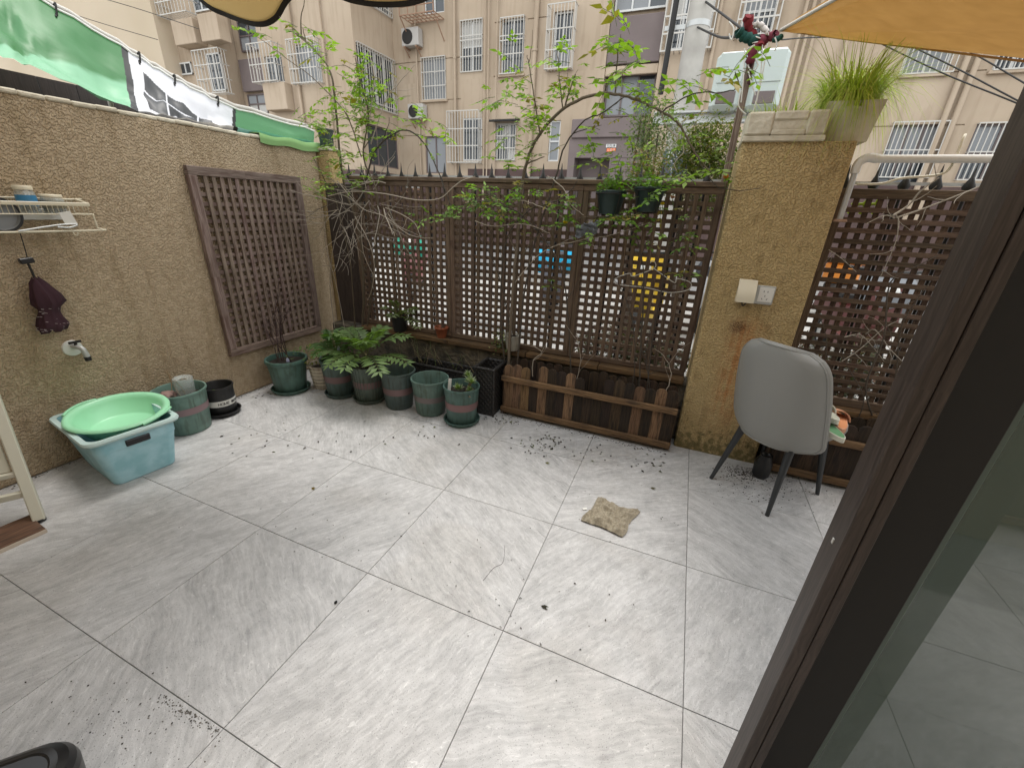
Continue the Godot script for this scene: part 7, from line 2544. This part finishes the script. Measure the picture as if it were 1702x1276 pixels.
# canes: [[px, py, z] ...], thickness; clusters: [px, py, z, half width px, half height px, sprays, leaflet length]
func rose(label: String, base: Vector3, canes: Array, clusters: Array, dark: Color, bright: Color, thin := 1.0) -> Node3D:
	var t := thing("climbing_rose", label, "rose", base)
	for c in canes:
		var pts := []
		for q in c[0]:
			pts.append(pz(q[0], q[1], q[2]))
		var cv := curve(pts, 5)
		for k in cv.size():
			cv[k] += Vector3(rnd(-0.003, 0.003), rnd(-0.003, 0.003), rnd(-0.003, 0.003))
		var mb := at0(t)
		mb.col = c[2]
		mb.tube(cv, taper(cv.size(), c[1], c[1] * 0.45), 6)
		if c.size() > 3:
			for k in c[3]:
				var i := rg.randi_range(2, cv.size() - 2)
				twig(mb, cv[i], (cv[i + 1] - cv[i]).normalized() + Vector3(rg.randfn(), rg.randfn() * 0.7 + 0.2, rg.randfn() * 0.4) * 0.8, rnd(0.08, 0.22), c[1] * 0.5, 0.3, 0)
		put(mb, "cane", M.bark, t)
	var lb := at0(t)
	for c in clusters:
		var ctr := pz(c[0], c[1], c[2])
		var m: float = absf(c[2]) * 1.12 / FOC
		for k in int(ceil(c[5] * thin)):
			var o := Vector3(rg.randfn() * 0.5 * c[3] * m, rg.randfn() * 0.5 * c[4] * m, rg.randfn() * 0.05)
			spray(lb, ctr + o, Vector3(rg.randfn(), rnd(-0.4, 0.7), rg.randfn() + 0.3), c[6] * rnd(0.6, 1.35), (dark.lerp(bright, rg.randf()) if rg.randf() < 0.88 else Color(0.26, 0.20, 0.06)))
	put(lb, "foliage", M.leaf, t)
	return t

func roses() -> void:
	var br := Color(0.10, 0.075, 0.05)
	var dk := Color(0.055, 0.045, 0.035)
	var pale := Color(0.34, 0.29, 0.23)
	var zz := -2.62
	var d1 := Color(0.16, 0.25, 0.05)
	var b1 := Color(0.32, 0.44, 0.09)
	# left corner
	rose("leafy climbing rose rising over the fence corner by garden wall", pz(600, 545, -2.66), [
		[[[602, 548, -2.66], [604, 470, -2.64], [596, 380, -2.62], [572, 310, -2.64], [562, 230, -2.66], [556, 160, -2.66], [545, 110, -2.66], [500, 60, -2.68], [482, 42, -2.68]], 0.011, br, 4],
		[[[610, 548, -2.66], [622, 440, -2.64], [628, 330, -2.6], [604, 262, -2.6], [612, 190, -2.6], [600, 140, -2.6], [590, 95, -2.6]], 0.008, br, 3],
		[[[598, 340, -2.6], [618, 262, -2.58], [648, 226, -2.56], [676, 216, -2.56], [706, 240, -2.56], [730, 290, -2.58], [756, 362, -2.6]], 0.0065, dk, 3],
		[[[590, 545, -2.66], [582, 440, -2.64], [560, 340, -2.6], [540, 300, -2.55], [520, 260, -2.55]], 0.006, br, 2],
		[[[600, 260, -2.62], [575, 190, -2.62], [520, 130, -2.62], [480, 100, -2.64], [440, 70, -2.66], [418, 56, -2.66]], 0.004, br, 1],
		[[[616, 240, -2.58], [640, 170, -2.58], [670, 130, -2.58], [690, 106, -2.58]], 0.004, pale, 2],
		[[[614, 200, -2.58], [622, 130, -2.58], [612, 82, -2.58]], 0.0035, pale, 2]],
		[[490, 42, -2.66, 26, 14, 9, 0.045], [432, 60, -2.66, 24, 12, 7, 0.045], [528, 92, -2.64, 22, 16, 9, 0.042], [545, 78, -2.64, 12, 10, 4, 0.042], [600, 120, -2.6, 40, 26, 26, 0.038], [618, 150, -2.6, 50, 28, 34, 0.038], [575, 175, -2.6, 50, 26, 26, 0.036], [610, 190, -2.58, 60, 28, 34, 0.036], [540, 205, -2.6, 45, 22, 18, 0.034], [500, 195, -2.62, 30, 14, 9, 0.038], [585, 230, -2.58, 55, 30, 34, 0.034], [560, 260, -2.58, 45, 25, 22, 0.034], [690, 205, -2.56, 30, 16, 12, 0.034], [655, 215, -2.56, 30, 16, 10, 0.03], [740, 235, -2.57, 22, 26, 9, 0.032], [550, 300, -2.55, 45, 20, 20, 0.034], [600, 300, -2.56, 40, 18, 14, 0.032], [535, 322, -2.55, 22, 10, 8, 0.034]], d1, b1, 1.05)
	# dead tangle
	var dt := thing("dead_canes", "tangle of bare pale dead canes in the fence corner", "plant", pz(600, 380, -2.58))
	for k in 46:
		var mb := at0(dt)
		mb.col = pale * rnd(0.45, 1.15)
		var p := pz(rnd(555, 650), rnd(300, 400), rnd(-2.66, -2.52))
		twig(mb, p, Vector3(rnd(-0.8, 1.0), rnd(-0.9, 0.4), rnd(-0.2, 0.4)), rnd(0.15, 0.5), rnd(0.0018, 0.004), 0.35, 2)
		put(mb, "cane", M.bark, dt)
	for q in [[[[545, 326, -2.52], [585, 318, -2.52], [640, 322, -2.53], [690, 332, -2.55], [730, 330, -2.56], [752, 312, -2.56], [768, 300, -2.57], [790, 293, -2.58]], 0.0042], [[[560, 300, -2.5], [600, 345, -2.52], [640, 360, -2.53], [680, 390, -2.54], [720, 396, -2.56]], 0.003], [[[640, 345, -2.54], [665, 355, -2.54], [690, 372, -2.54], [700, 400, -2.55]], 0.003], [[[590, 360, -2.54], [612, 400, -2.54], [622, 440, -2.55], [618, 480, -2.56], [610, 500, -2.58]], 0.0034], [[[600, 350, -2.54], [604, 420, -2.55], [628, 470, -2.56]], 0.003], [[[556, 545, -2.66], [548, 470, -2.62], [556, 400, -2.58], [575, 350, -2.55]], 0.003], [[[575, 560, -2.6], [560, 480, -2.62], [540, 400, -2.6], [545, 330, -2.58]], 0.0025]]:
		var mb := at0(dt)
		mb.col = pale
		var pts := []
		for w in q[0]:
			pts.append(pz(w[0], w[1], w[2]))
		var cv := curve(pts, 4)
		mb.tube(cv, taper(cv.size(), q[1], q[1] * 0.6), 6)
		put(mb, "cane", M.bark, dt)
	# middle
	rose("arching climbing rose rooted in the picket planter, thick arched cane", pz(852, 600, -2.55), [
		[[[845, 612, -2.55], [850, 520, -2.58], [858, 420, -2.6], [868, 310, -2.6], [880, 255, -2.58], [905, 212, -2.56], [940, 178, -2.55], [985, 158, -2.54], [1022, 156, -2.54], [1060, 166, -2.54], [1100, 186, -2.55], [1128, 205, -2.56], [1146, 236, -2.57], [1160, 262, -2.58], [1182, 286, -2.58]], 0.011, Color(0.13, 0.10, 0.07), 3],
		[[[860, 610, -2.55], [870, 500, -2.58], [890, 400, -2.6], [922, 300, -2.58], [940, 240, -2.56], [972, 200, -2.55], [1006, 186, -2.55], [1034, 162, -2.54]], 0.0065, dk, 2],
		[[[898, 225, -2.56], [888, 160, -2.55], [880, 112, -2.55], [876, 92, -2.55]], 0.0045, br, 1],
		[[[936, 182, -2.55], [930, 130, -2.55], [926, 84, -2.55]], 0.004, br, 1],
		[[[1022, 156, -2.54], [1026, 100, -2.54], [1032, 56, -2.54]], 0.0045, br],
		[[[1098, 188, -2.55], [1130, 166, -2.55], [1165, 154, -2.55], [1200, 154, -2.55], [1228, 144, -2.55], [1222, 120, -2.55]], 0.0045, dk],
		[[[1100, 187, -2.55], [1108, 210, -2.55], [1132, 235, -2.55], [1136, 252, -2.55], [1122, 270, -2.55], [1124, 284, -2.55]], 0.004, pale],
		[[[838, 600, -2.56], [832, 500, -2.6], [842, 400, -2.6], [880, 350, -2.58], [935, 330, -2.57], [960, 300, -2.57]], 0.005, dk, 3],
		[[[850, 560, -2.58], [830, 460, -2.6], [800, 400, -2.6], [770, 380, -2.6]], 0.004, dk, 3],
		[[[856, 470, -2.6], [900, 420, -2.6], [960, 400, -2.6], [1020, 390, -2.6], [1080, 370, -2.6]], 0.0035, pale, 3],
		[[[860, 440, -2.6], [890, 395, -2.58], [930, 372, -2.57], [990, 360, -2.56], [1060, 372, -2.56], [1110, 400, -2.56]], 0.0035, br, 3],
		[[[790, 368, -2.57], [820, 376, -2.56], [870, 372, -2.56], [915, 388, -2.56]], 0.0034, pale],
		[[[855, 330, -2.57], [885, 338, -2.56], [920, 352, -2.56], [940, 365, -2.56]], 0.003, pale],
		[[[910, 292, -2.55], [935, 312, -2.54], [950, 340, -2.54], [970, 358, -2.54]], 0.0032, pale],
		[[[1160, 262, -2.57], [1176, 290, -2.56], [1196, 312, -2.55], [1240, 316, -2.54], [1268, 310, -2.5]], 0.003, dk]],
		[[872, 118, -2.55, 14, 26, 11, 0.036], [852, 152, -2.55, 30, 18, 12, 0.036], [836, 165, -2.55, 16, 12, 5, 0.04], [926, 90, -2.55, 14, 14, 7, 0.036], [932, 140, -2.55, 14, 26, 10, 0.034], [955, 150, -2.55, 18, 22, 12, 0.036], [890, 185, -2.55, 30, 26, 20, 0.034], [858, 215, -2.56, 28, 26, 18, 0.034], [905, 225, -2.56, 20, 20, 12, 0.034], [862, 262, -2.57, 34, 22, 22, 0.032], [1030, 62, -2.54, 14, 16, 9, 0.055], [1032, 90, -2.54, 18, 14, 10, 0.055], [1010, 128, -2.54, 22, 12, 10, 0.05], [1068, 150, -2.54, 20, 12, 8, 0.045], [1096, 160, -2.55, 18, 12, 7, 0.042], [1158, 142, -2.55, 20, 10, 9, 0.042], [1218, 116, -2.55, 20, 12, 9, 0.045], [1120, 176, -2.55, 16, 12, 7, 0.04], [1136, 198, -2.55, 12, 14, 6, 0.04], [1150, 228, -2.56, 24, 12, 9, 0.036], [1166, 262, -2.57, 18, 14, 7, 0.036], [1134, 286, -2.55, 22, 8, 7, 0.04], [1190, 283, -2.56, 18, 8, 6, 0.04], [1000, 240, -2.55, 26, 20, 10, 0.036], [1040, 262, -2.55, 30, 18, 12, 0.034], [975, 262, -2.56, 24, 18, 9, 0.032], [1030, 185, -2.54, 24, 8, 7, 0.036]], d1, b1, 0.85)
	rose("bushy rose growth hanging along the fence's upper half", pz(940, 600, -2.56), [
		[[[950, 640, -2.55], [945, 540, -2.6], [930, 440, -2.6], [870, 360, -2.58], [810, 335, -2.55], [770, 340, -2.55]], 0.006, dk, 4],
		[[[1062, 655, -2.55], [1066, 560, -2.6], [1070, 470, -2.6], [1060, 400, -2.58], [1030, 355, -2.55]], 0.006, dk, 4],
		[[[1075, 655, -2.55], [1085, 560, -2.6], [1100, 480, -2.6], [1110, 420, -2.58], [1140, 370, -2.56]], 0.005, dk, 4],
		[[[1050, 655, -2.55], [1056, 590, -2.58], [1048, 520, -2.6], [1020, 450, -2.6]], 0.004, dk, 3],
		[[[1082, 658, -2.55], [1074, 580, -2.58], [1090, 520, -2.6]], 0.004, dk, 3],
		[[[955, 645, -2.55], [965, 600, -2.58], [958, 550, -2.58]], 0.003, pale, 3],
		[[[1108, 650, -2.52], [1116, 620, -2.55], [1106, 595, -2.58], [1090, 580, -2.6]], 0.003, pale, 2],
		[[[885, 625, -2.52], [886, 600, -2.54], [900, 585, -2.56], [880, 570, -2.58]], 0.0035, pale, 3]],
		[[812, 326, -2.54, 36, 16, 30, 0.034], [820, 348, -2.54, 40, 14, 26, 0.032], [782, 330, -2.54, 26, 12, 12, 0.03], [748, 345, -2.54, 20, 12, 8, 0.03], [738, 365, -2.54, 20, 8, 7, 0.036], [712, 358, -2.54, 16, 6, 5, 0.034], [880, 312, -2.55, 24, 14, 14, 0.03], [922, 335, -2.55, 26, 16, 14, 0.03], [962, 332, -2.55, 18, 12, 9, 0.03], [950, 372, -2.55, 28, 10, 12, 0.03], [1000, 362, -2.53, 36, 10, 18, 0.03], [1048, 362, -2.53, 34, 12, 18, 0.03], [1082, 332, -2.53, 30, 18, 18, 0.032], [1100, 305, -2.54, 24, 12, 9, 0.032], [1030, 300, -2.53, 26, 14, 14, 0.032], [1128, 388, -2.55, 22, 8, 8, 0.032], [1150, 408, -2.55, 14, 6, 5, 0.03], [1075, 400, -2.56, 26, 8, 7, 0.028], [1140, 455, -2.56, 20, 6, 6, 0.028], [908, 470, -2.58, 14, 8, 5, 0.026], [860, 380, -2.57, 30, 10, 7, 0.026], [985, 400, -2.57, 30, 10, 7, 0.026]], Color(0.11, 0.20, 0.045), Color(0.24, 0.37, 0.08), 0.85)
	# loose blooms
	for q in [[939, 372, "small yellow rose bloom beside the crumpled grey bag", Color(0.85, 0.60, 0.03), 0.020], [1101, 341, "small yellow rose bloom under the hanging pots", Color(0.80, 0.52, 0.03), 0.018], [1206, 297, "small orange rose bloom beside the ochre pillar", Color(0.80, 0.32, 0.08), 0.022], [1118, 330, "faded pink rose bloom beside the second hanging pot", Color(0.55, 0.25, 0.18), 0.018]]:
		var p := pz(q[0], q[1], -2.5)
		var f := thing("rose_bloom", q[2], "flower", p)
		var mb := MB.new()
		for k in 18:
			var a := k * 2.4
			mb.col = q[3] * rnd(0.8, 1.1)
			mb.leaf(Vector3.ZERO, Vector3(cos(a), 0.4 + 0.06 * k, sin(a)), Vector3.UP, q[4] * rnd(0.7, 1.1), q[4] * 0.7, -0.3)
		put(mb, "petals", M.leaf, f)
		mb = MB.new()
		mb.col = Color(0.10, 0.16, 0.05)
		mb.tube([Vector3(0, 0, 0), Vector3(0.01, -0.04, -0.05)], 0.0018, 5)
		put(mb, "stalk", M.bark, f)

# ---------------------------------------------------------------- hung on the fence, and the right-hand side
func right_side() -> void:
	# pots hung on the fence rail
	for q in [[1012, 336, "dark teal pot in a black wire ring hung on fence rail", 0.0], [1075, 332, "second dark pot half hidden by leaves on fence rail", 0.4]]:
		var p := pz(q[0], q[1] + 20, -2.60)
		var o := pot(q[2], Vector3(p.x, 0, -2.60), 0.125, 0.058, 0.082, Color(0.022, 0.040, 0.042), {"soil": 0.9, "lip": 0.007})
		o.position.y = p.y
		o.rotation.y = 0
		var mb := MB.new()
		var ring := []
		for k in 25:
			ring.append(Vector3(cos(TAU * k / 24.0) * 0.087, 0.108, sin(TAU * k / 24.0) * 0.087))
		mb.tube(ring, 0.003, 6, false)
		for sx in [-0.05, 0.05]:
			mb.tube(curve([Vector3(sx, 0.108, -0.072), Vector3(sx, 0.15, -0.085), Vector3(sx, 0.155, -0.115), Vector3(sx, 0.13, -0.118)]), 0.003, 6)
		for k in 4:
			var a := TAU * (k + 0.5) / 4.0
			mb.tube([Vector3(cos(a) * 0.087, 0.108, sin(a) * 0.087), Vector3(cos(a) * 0.066, -0.004, sin(a) * 0.066), Vector3(0, -0.005, 0)], 0.003, 6)
		put(mb, "hanging_ring", M.dark_iron, o)
		grass_tuft(Vector3(p.x, p.y + 0.11, -2.60), "leafy green plant growing in the " + ("teal" if q[3] == 0.0 else "second") + " hanging pot")
	# grey crumpled bag caught in the rose
	var b := thing("grey_bag", "crumpled dark grey plastic bag caught in the rose", "bag", pz(972, 386, -2.56))
	var mb := MB.new()
	mb.col = Color(0.13, 0.14, 0.15)
	var g := []
	for i in 8:
		var row := []
		for k in 12:
			row.append(Vector3(lerpf(-0.055, 0.075, k / 11.0), lerpf(-0.035, 0.035, i / 7.0) + 0.03 * k / 11.0 + 0.006 * sin(k * 1.9 + i), 0.012 * sin(i * 2.2 + k) + 0.014 * sin(k * 0.8)))
		g.append(row)
	mb.sheet(g, 0.004)
	put(mb, "bag", M.paint, b)
	# wire coat hanger
	var h := thing("coat_hanger", "bent pale wire coat hanger hooked on the lattice", "hanger", pz(1087, 446, -2.66))
	mb = at0(h)
	var hp := []
	for q in [[1081, 437], [1085, 433], [1090, 438], [1087, 446], [1062, 456], [1050, 459], [1046, 454], [1024, 462], [1022, 470], [1036, 474], [1075, 478], [1110, 486], [1140, 483], [1149, 476], [1146, 468], [1126, 463], [1122, 470], [1104, 458], [1087, 446]]:
		hp.append(pz(q[0], q[1], -2.665))
	mb.tube(curve(hp, 3), 0.0028, 6)
	put(mb, "wire", M.white_bar, h)
	# weathered post behind the pillar with knotted cloths and cords
	var zp := -2.80
	var px := pz(1216, 250, zp).x
	var ty := pz(1262, 60, zp).y
	var po := thing("weathered_post", "weathered grey post rising behind the ochre pillar's edge", "post", Vector3(px, 0.45, zp))
	mb = at0(po)
	mb.box(Vector3(px + 0.0, (0.44 + ty) * 0.5, zp - 0.0), Vector3(0.034, ty - 0.44, 0.034), Basis.IDENTITY, 0.003)
	put(mb, "post", M.grey_wood, po)
	var kc := thing("knotted_cloths", "red, green and white cloths knotted round the post top", "cloth", Vector3(px, ty - 0.12, zp))
	for q in [[Color(0.16, 0.012, 0.018), [[1244, 26], [1246, 48], [1252, 66], [1262, 78]], 0.022], [Color(0.010, 0.055, 0.045), [[1228, 52], [1236, 60], [1248, 66], [1262, 66]], 0.022], [Color(0.11, 0.015, 0.025), [[1248, 104], [1250, 88], [1260, 74], [1272, 66]], 0.020], [Color(0.16, 0.03, 0.045), [[1262, 68], [1276, 62], [1290, 58]], 0.020], [Color(0.55, 0.50, 0.47), [[1250, 48], [1258, 40], [1268, 44], [1276, 56]], 0.012], [Color(0.02, 0.08, 0.06), [[1286, 66], [1294, 64], [1299, 60]], 0.012], [Color(0.06, 0.02, 0.025), [[1246, 140], [1248, 118], [1250, 100], [1256, 86]], 0.010]]:
		mb = at0(kc)
		mb.col = q[0]
		var pts := []
		for w in q[1]:
			pts.append(pz(w[0], w[1], zp + 0.03 + rnd(-0.015, 0.02)))
		var cv := curve(pts, 6)
		var rr := []
		for k in cv.size():
			rr.append(q[2] * (0.75 + 0.35 * absf(sin(k * 0.8))))
			cv[k] += Vector3(rnd(-0.004, 0.004), rnd(-0.004, 0.004), rnd(-0.004, 0.004))
		mb.tube(cv, rr, 9)
		put(mb, "cloth", M.cloth, kc)
	for q in [[[1238, 80], [1236, 130], [1232, 170]], [[1268, 72], [1264, 130], [1256, 178]], [[1276, 72], [1270, 110], [1262, 150], [1252, 186]], [[1288, 62], [1292, 74], [1288, 84]], [[1252, 92], [1260, 108], [1250, 118], [1244, 108], [1250, 98]], [[1244, 118], [1250, 140], [1256, 158]], [[1212, 36], [1220, 48], [1216, 66], [1212, 56]], [[1232, 150], [1228, 176], [1240, 190]]]:
		mb = at0(kc)
		mb.col = Color(0.66, 0.64, 0.60)
		var pts := []
		for w in q:
			pts.append(pz(w[0], w[1], zp + 0.055))
		mb.tube(curve(pts, 5), 0.0032, 5)
		put(mb, "cord", M.cloth, kc)
	for k in 5:
		mb = at0(kc)
		mb.col = Color(0.66, 0.62, 0.58)
		var pc := pz(1250 + k * 2, 90 - k * 7, zp + 0.03)
		var ring := []
		for i in 13:
			var a := TAU * i / 12.0
			ring.append(pc + Vector3(cos(a) * 0.026, 0.012 * sin(a + k), sin(a) * 0.028))
		mb.tube(ring, 0.003, 5)
		put(mb, "cord", M.cloth, kc)
	# white drain pipe
	var zd := -2.60
	var dp := thing("drain_pipe", "white plastic drain pipe with elbow across the slatted fence", "pipe", pz(1396, 366, zd))
	var e0 := pz(1396, 364, zd)
	var e1 := pz(1427, 276, zd)
	e1.x = e0.x
	mb = at0(dp)
	mb.tube([e0, Vector3(e0.x, e1.y - 0.02, zd)], 0.0125, 14)
	put(mb, "down_pipe", M.pale_metal, dp)
	mb = at0(dp)
	mb.tube(curve([Vector3(e0.x, e1.y - 0.03, zd), Vector3(e0.x + 0.002, e1.y + 0.012, zd), Vector3(e0.x + 0.03, e1.y + 0.034, zd), Vector3(e0.x + 0.07, e1.y + 0.030, zd)]), 0.019, 14)
	put(mb, "elbow", M.white_plastic, dp)
	mb = at0(dp)
	mb.tube([Vector3(e0.x + 0.06, e1.y + 0.030, zd), Vector3(e0.x + 1.3, e1.y + 0.03, zd)], 0.0165, 14)
	put(mb, "cross_pipe", M.white_plastic, dp)
	mb = at0(dp)
	mb.tube([e0 + Vector3(0, -0.012, 0.0), e0], [0.034, 0.030], 18)
	put(mb, "flange", M.rust_bar, dp)
	var hs := thing("garden_hose", "thin pale hose drooping over the slatted fence top", "hose", pz(1500, 300, -2.66))
	wire_path(hs, "hose", [pz(1425, 306, -2.68), pz(1465, 305, -2.66), pz(1500, 296, -2.65), pz(1550, 292, -2.64), pz(1575, 284, -2.63), pz(1590, 260, -2.63), pz(1602, 230, -2.64), pz(1605, 224, -2.66)], 0.006, M.cream_plastic)
	# bare canes there
	var bc := thing("bare_canes", "long bare canes crossing the slatted fence beside pillar", "plant", pz(1450, 680, -2.6))
	for q in [[[[1485, 358], [1512, 340], [1530, 318], [1562, 295]], 0.005, 1], [[[1490, 362], [1540, 345], [1604, 320], [1640, 305]], 0.0045, 1], [[[1488, 362], [1470, 358], [1440, 372]], 0.0035, 1], [[[1494, 360], [1490, 400], [1464, 460]], 0.003, 1], [[[1450, 690], [1440, 640], [1470, 560], [1480, 470], [1530, 440], [1560, 424]], 0.0045, 0], [[[1378, 415], [1400, 430], [1424, 452]], 0.0025, 1], [[[1382, 690], [1370, 630], [1374, 560], [1350, 500]], 0.003, 0], [[[1425, 700], [1436, 660], [1410, 610], [1390, 560]], 0.003, 0], [[[1404, 560], [1430, 556], [1450, 575], [1470, 600]], 0.003, 1], [[[1440, 555], [1455, 548], [1480, 580], [1500, 600]], 0.003, 1], [[[1470, 700], [1490, 620], [1500, 540], [1545, 470]], 0.004, 0], [[[1400, 600], [1430, 580], [1470, 545], [1500, 530]], 0.0025, 1]]:
		mb = at0(bc)
		mb.col = Color(0.38, 0.34, 0.28) if q[2] else Color(0.075, 0.06, 0.045)
		var pts := []
		for w in q[0]:
			pts.append(pz(w[0], w[1], -2.66 + rnd(-0.01, 0.04)))
		var cv := curve(pts, 4)
		mb.tube(cv, taper(cv.size(), q[1], q[1] * 0.5), 6)
		for k in 3:
			var i := rg.randi_range(1, cv.size() - 2)
			twig(mb, cv[i], Vector3(rg.randfn(), rg.randfn(), rnd(0, 0.3)), rnd(0.05, 0.14), q[1] * 0.5, 0.3)
		put(mb, "cane", M.bark, bc)
	# withered bits on the spear tips and a lime ribbon
	var rb := thing("lime_ribbon", "bright lime ribbon loops behind the slatted fence", "ribbon", pz(1440, 335, -2.80))
	for q in [[1432, 330], [1450, 330], [1425, 345], [1446, 345]]:
		mb = at0(rb)
		mb.col = Color(0.45, 0.62, 0.03)
		var p := pz(q[0], q[1], -2.80)
		mb.tube(curve([p + Vector3(-0.03, -0.03, 0), p + Vector3(0.0, 0.015, 0), p + Vector3(0.03, 0.01, 0), p + Vector3(0.02, -0.03, 0)]), 0.007, 6)
		put(mb, "loop", M.paint, rb)
	# black jug lying in the corner of the planter under the chair
	var jg := thing("black_jar", "small black jar beside the pillar foot behind chair", "jar", Vector3(0.635, 0, -2.43))
	mb = MB.new()
	mb.lathe([Vector2(0, 0), Vector2(0.035, 0), Vector2(0.045, 0.02), Vector2(0.046, 0.10), Vector2(0.03, 0.14), Vector2(0.034, 0.15), Vector2(0.026, 0.15), Vector2(0.022, 0.14), Vector2(0.0, 0.13)], 24)
	put(mb, "body", M.black_plastic, jg)

func grass_tuft(p: Vector3, label: String) -> void:
	var t := thing("potted_plant", label, "plant", p)
	var mb := MB.new()
	for k in 36:
		spray(mb, Vector3(rg.randfn() * 0.035, rnd(-0.01, 0.05), rg.randfn() * 0.035), Vector3(rg.randfn(), rnd(0.2, 1.4), rg.randfn()), rnd(0.018, 0.034), Color(0.15, 0.25, 0.07))
	put(mb, "foliage", M.leaf, t)
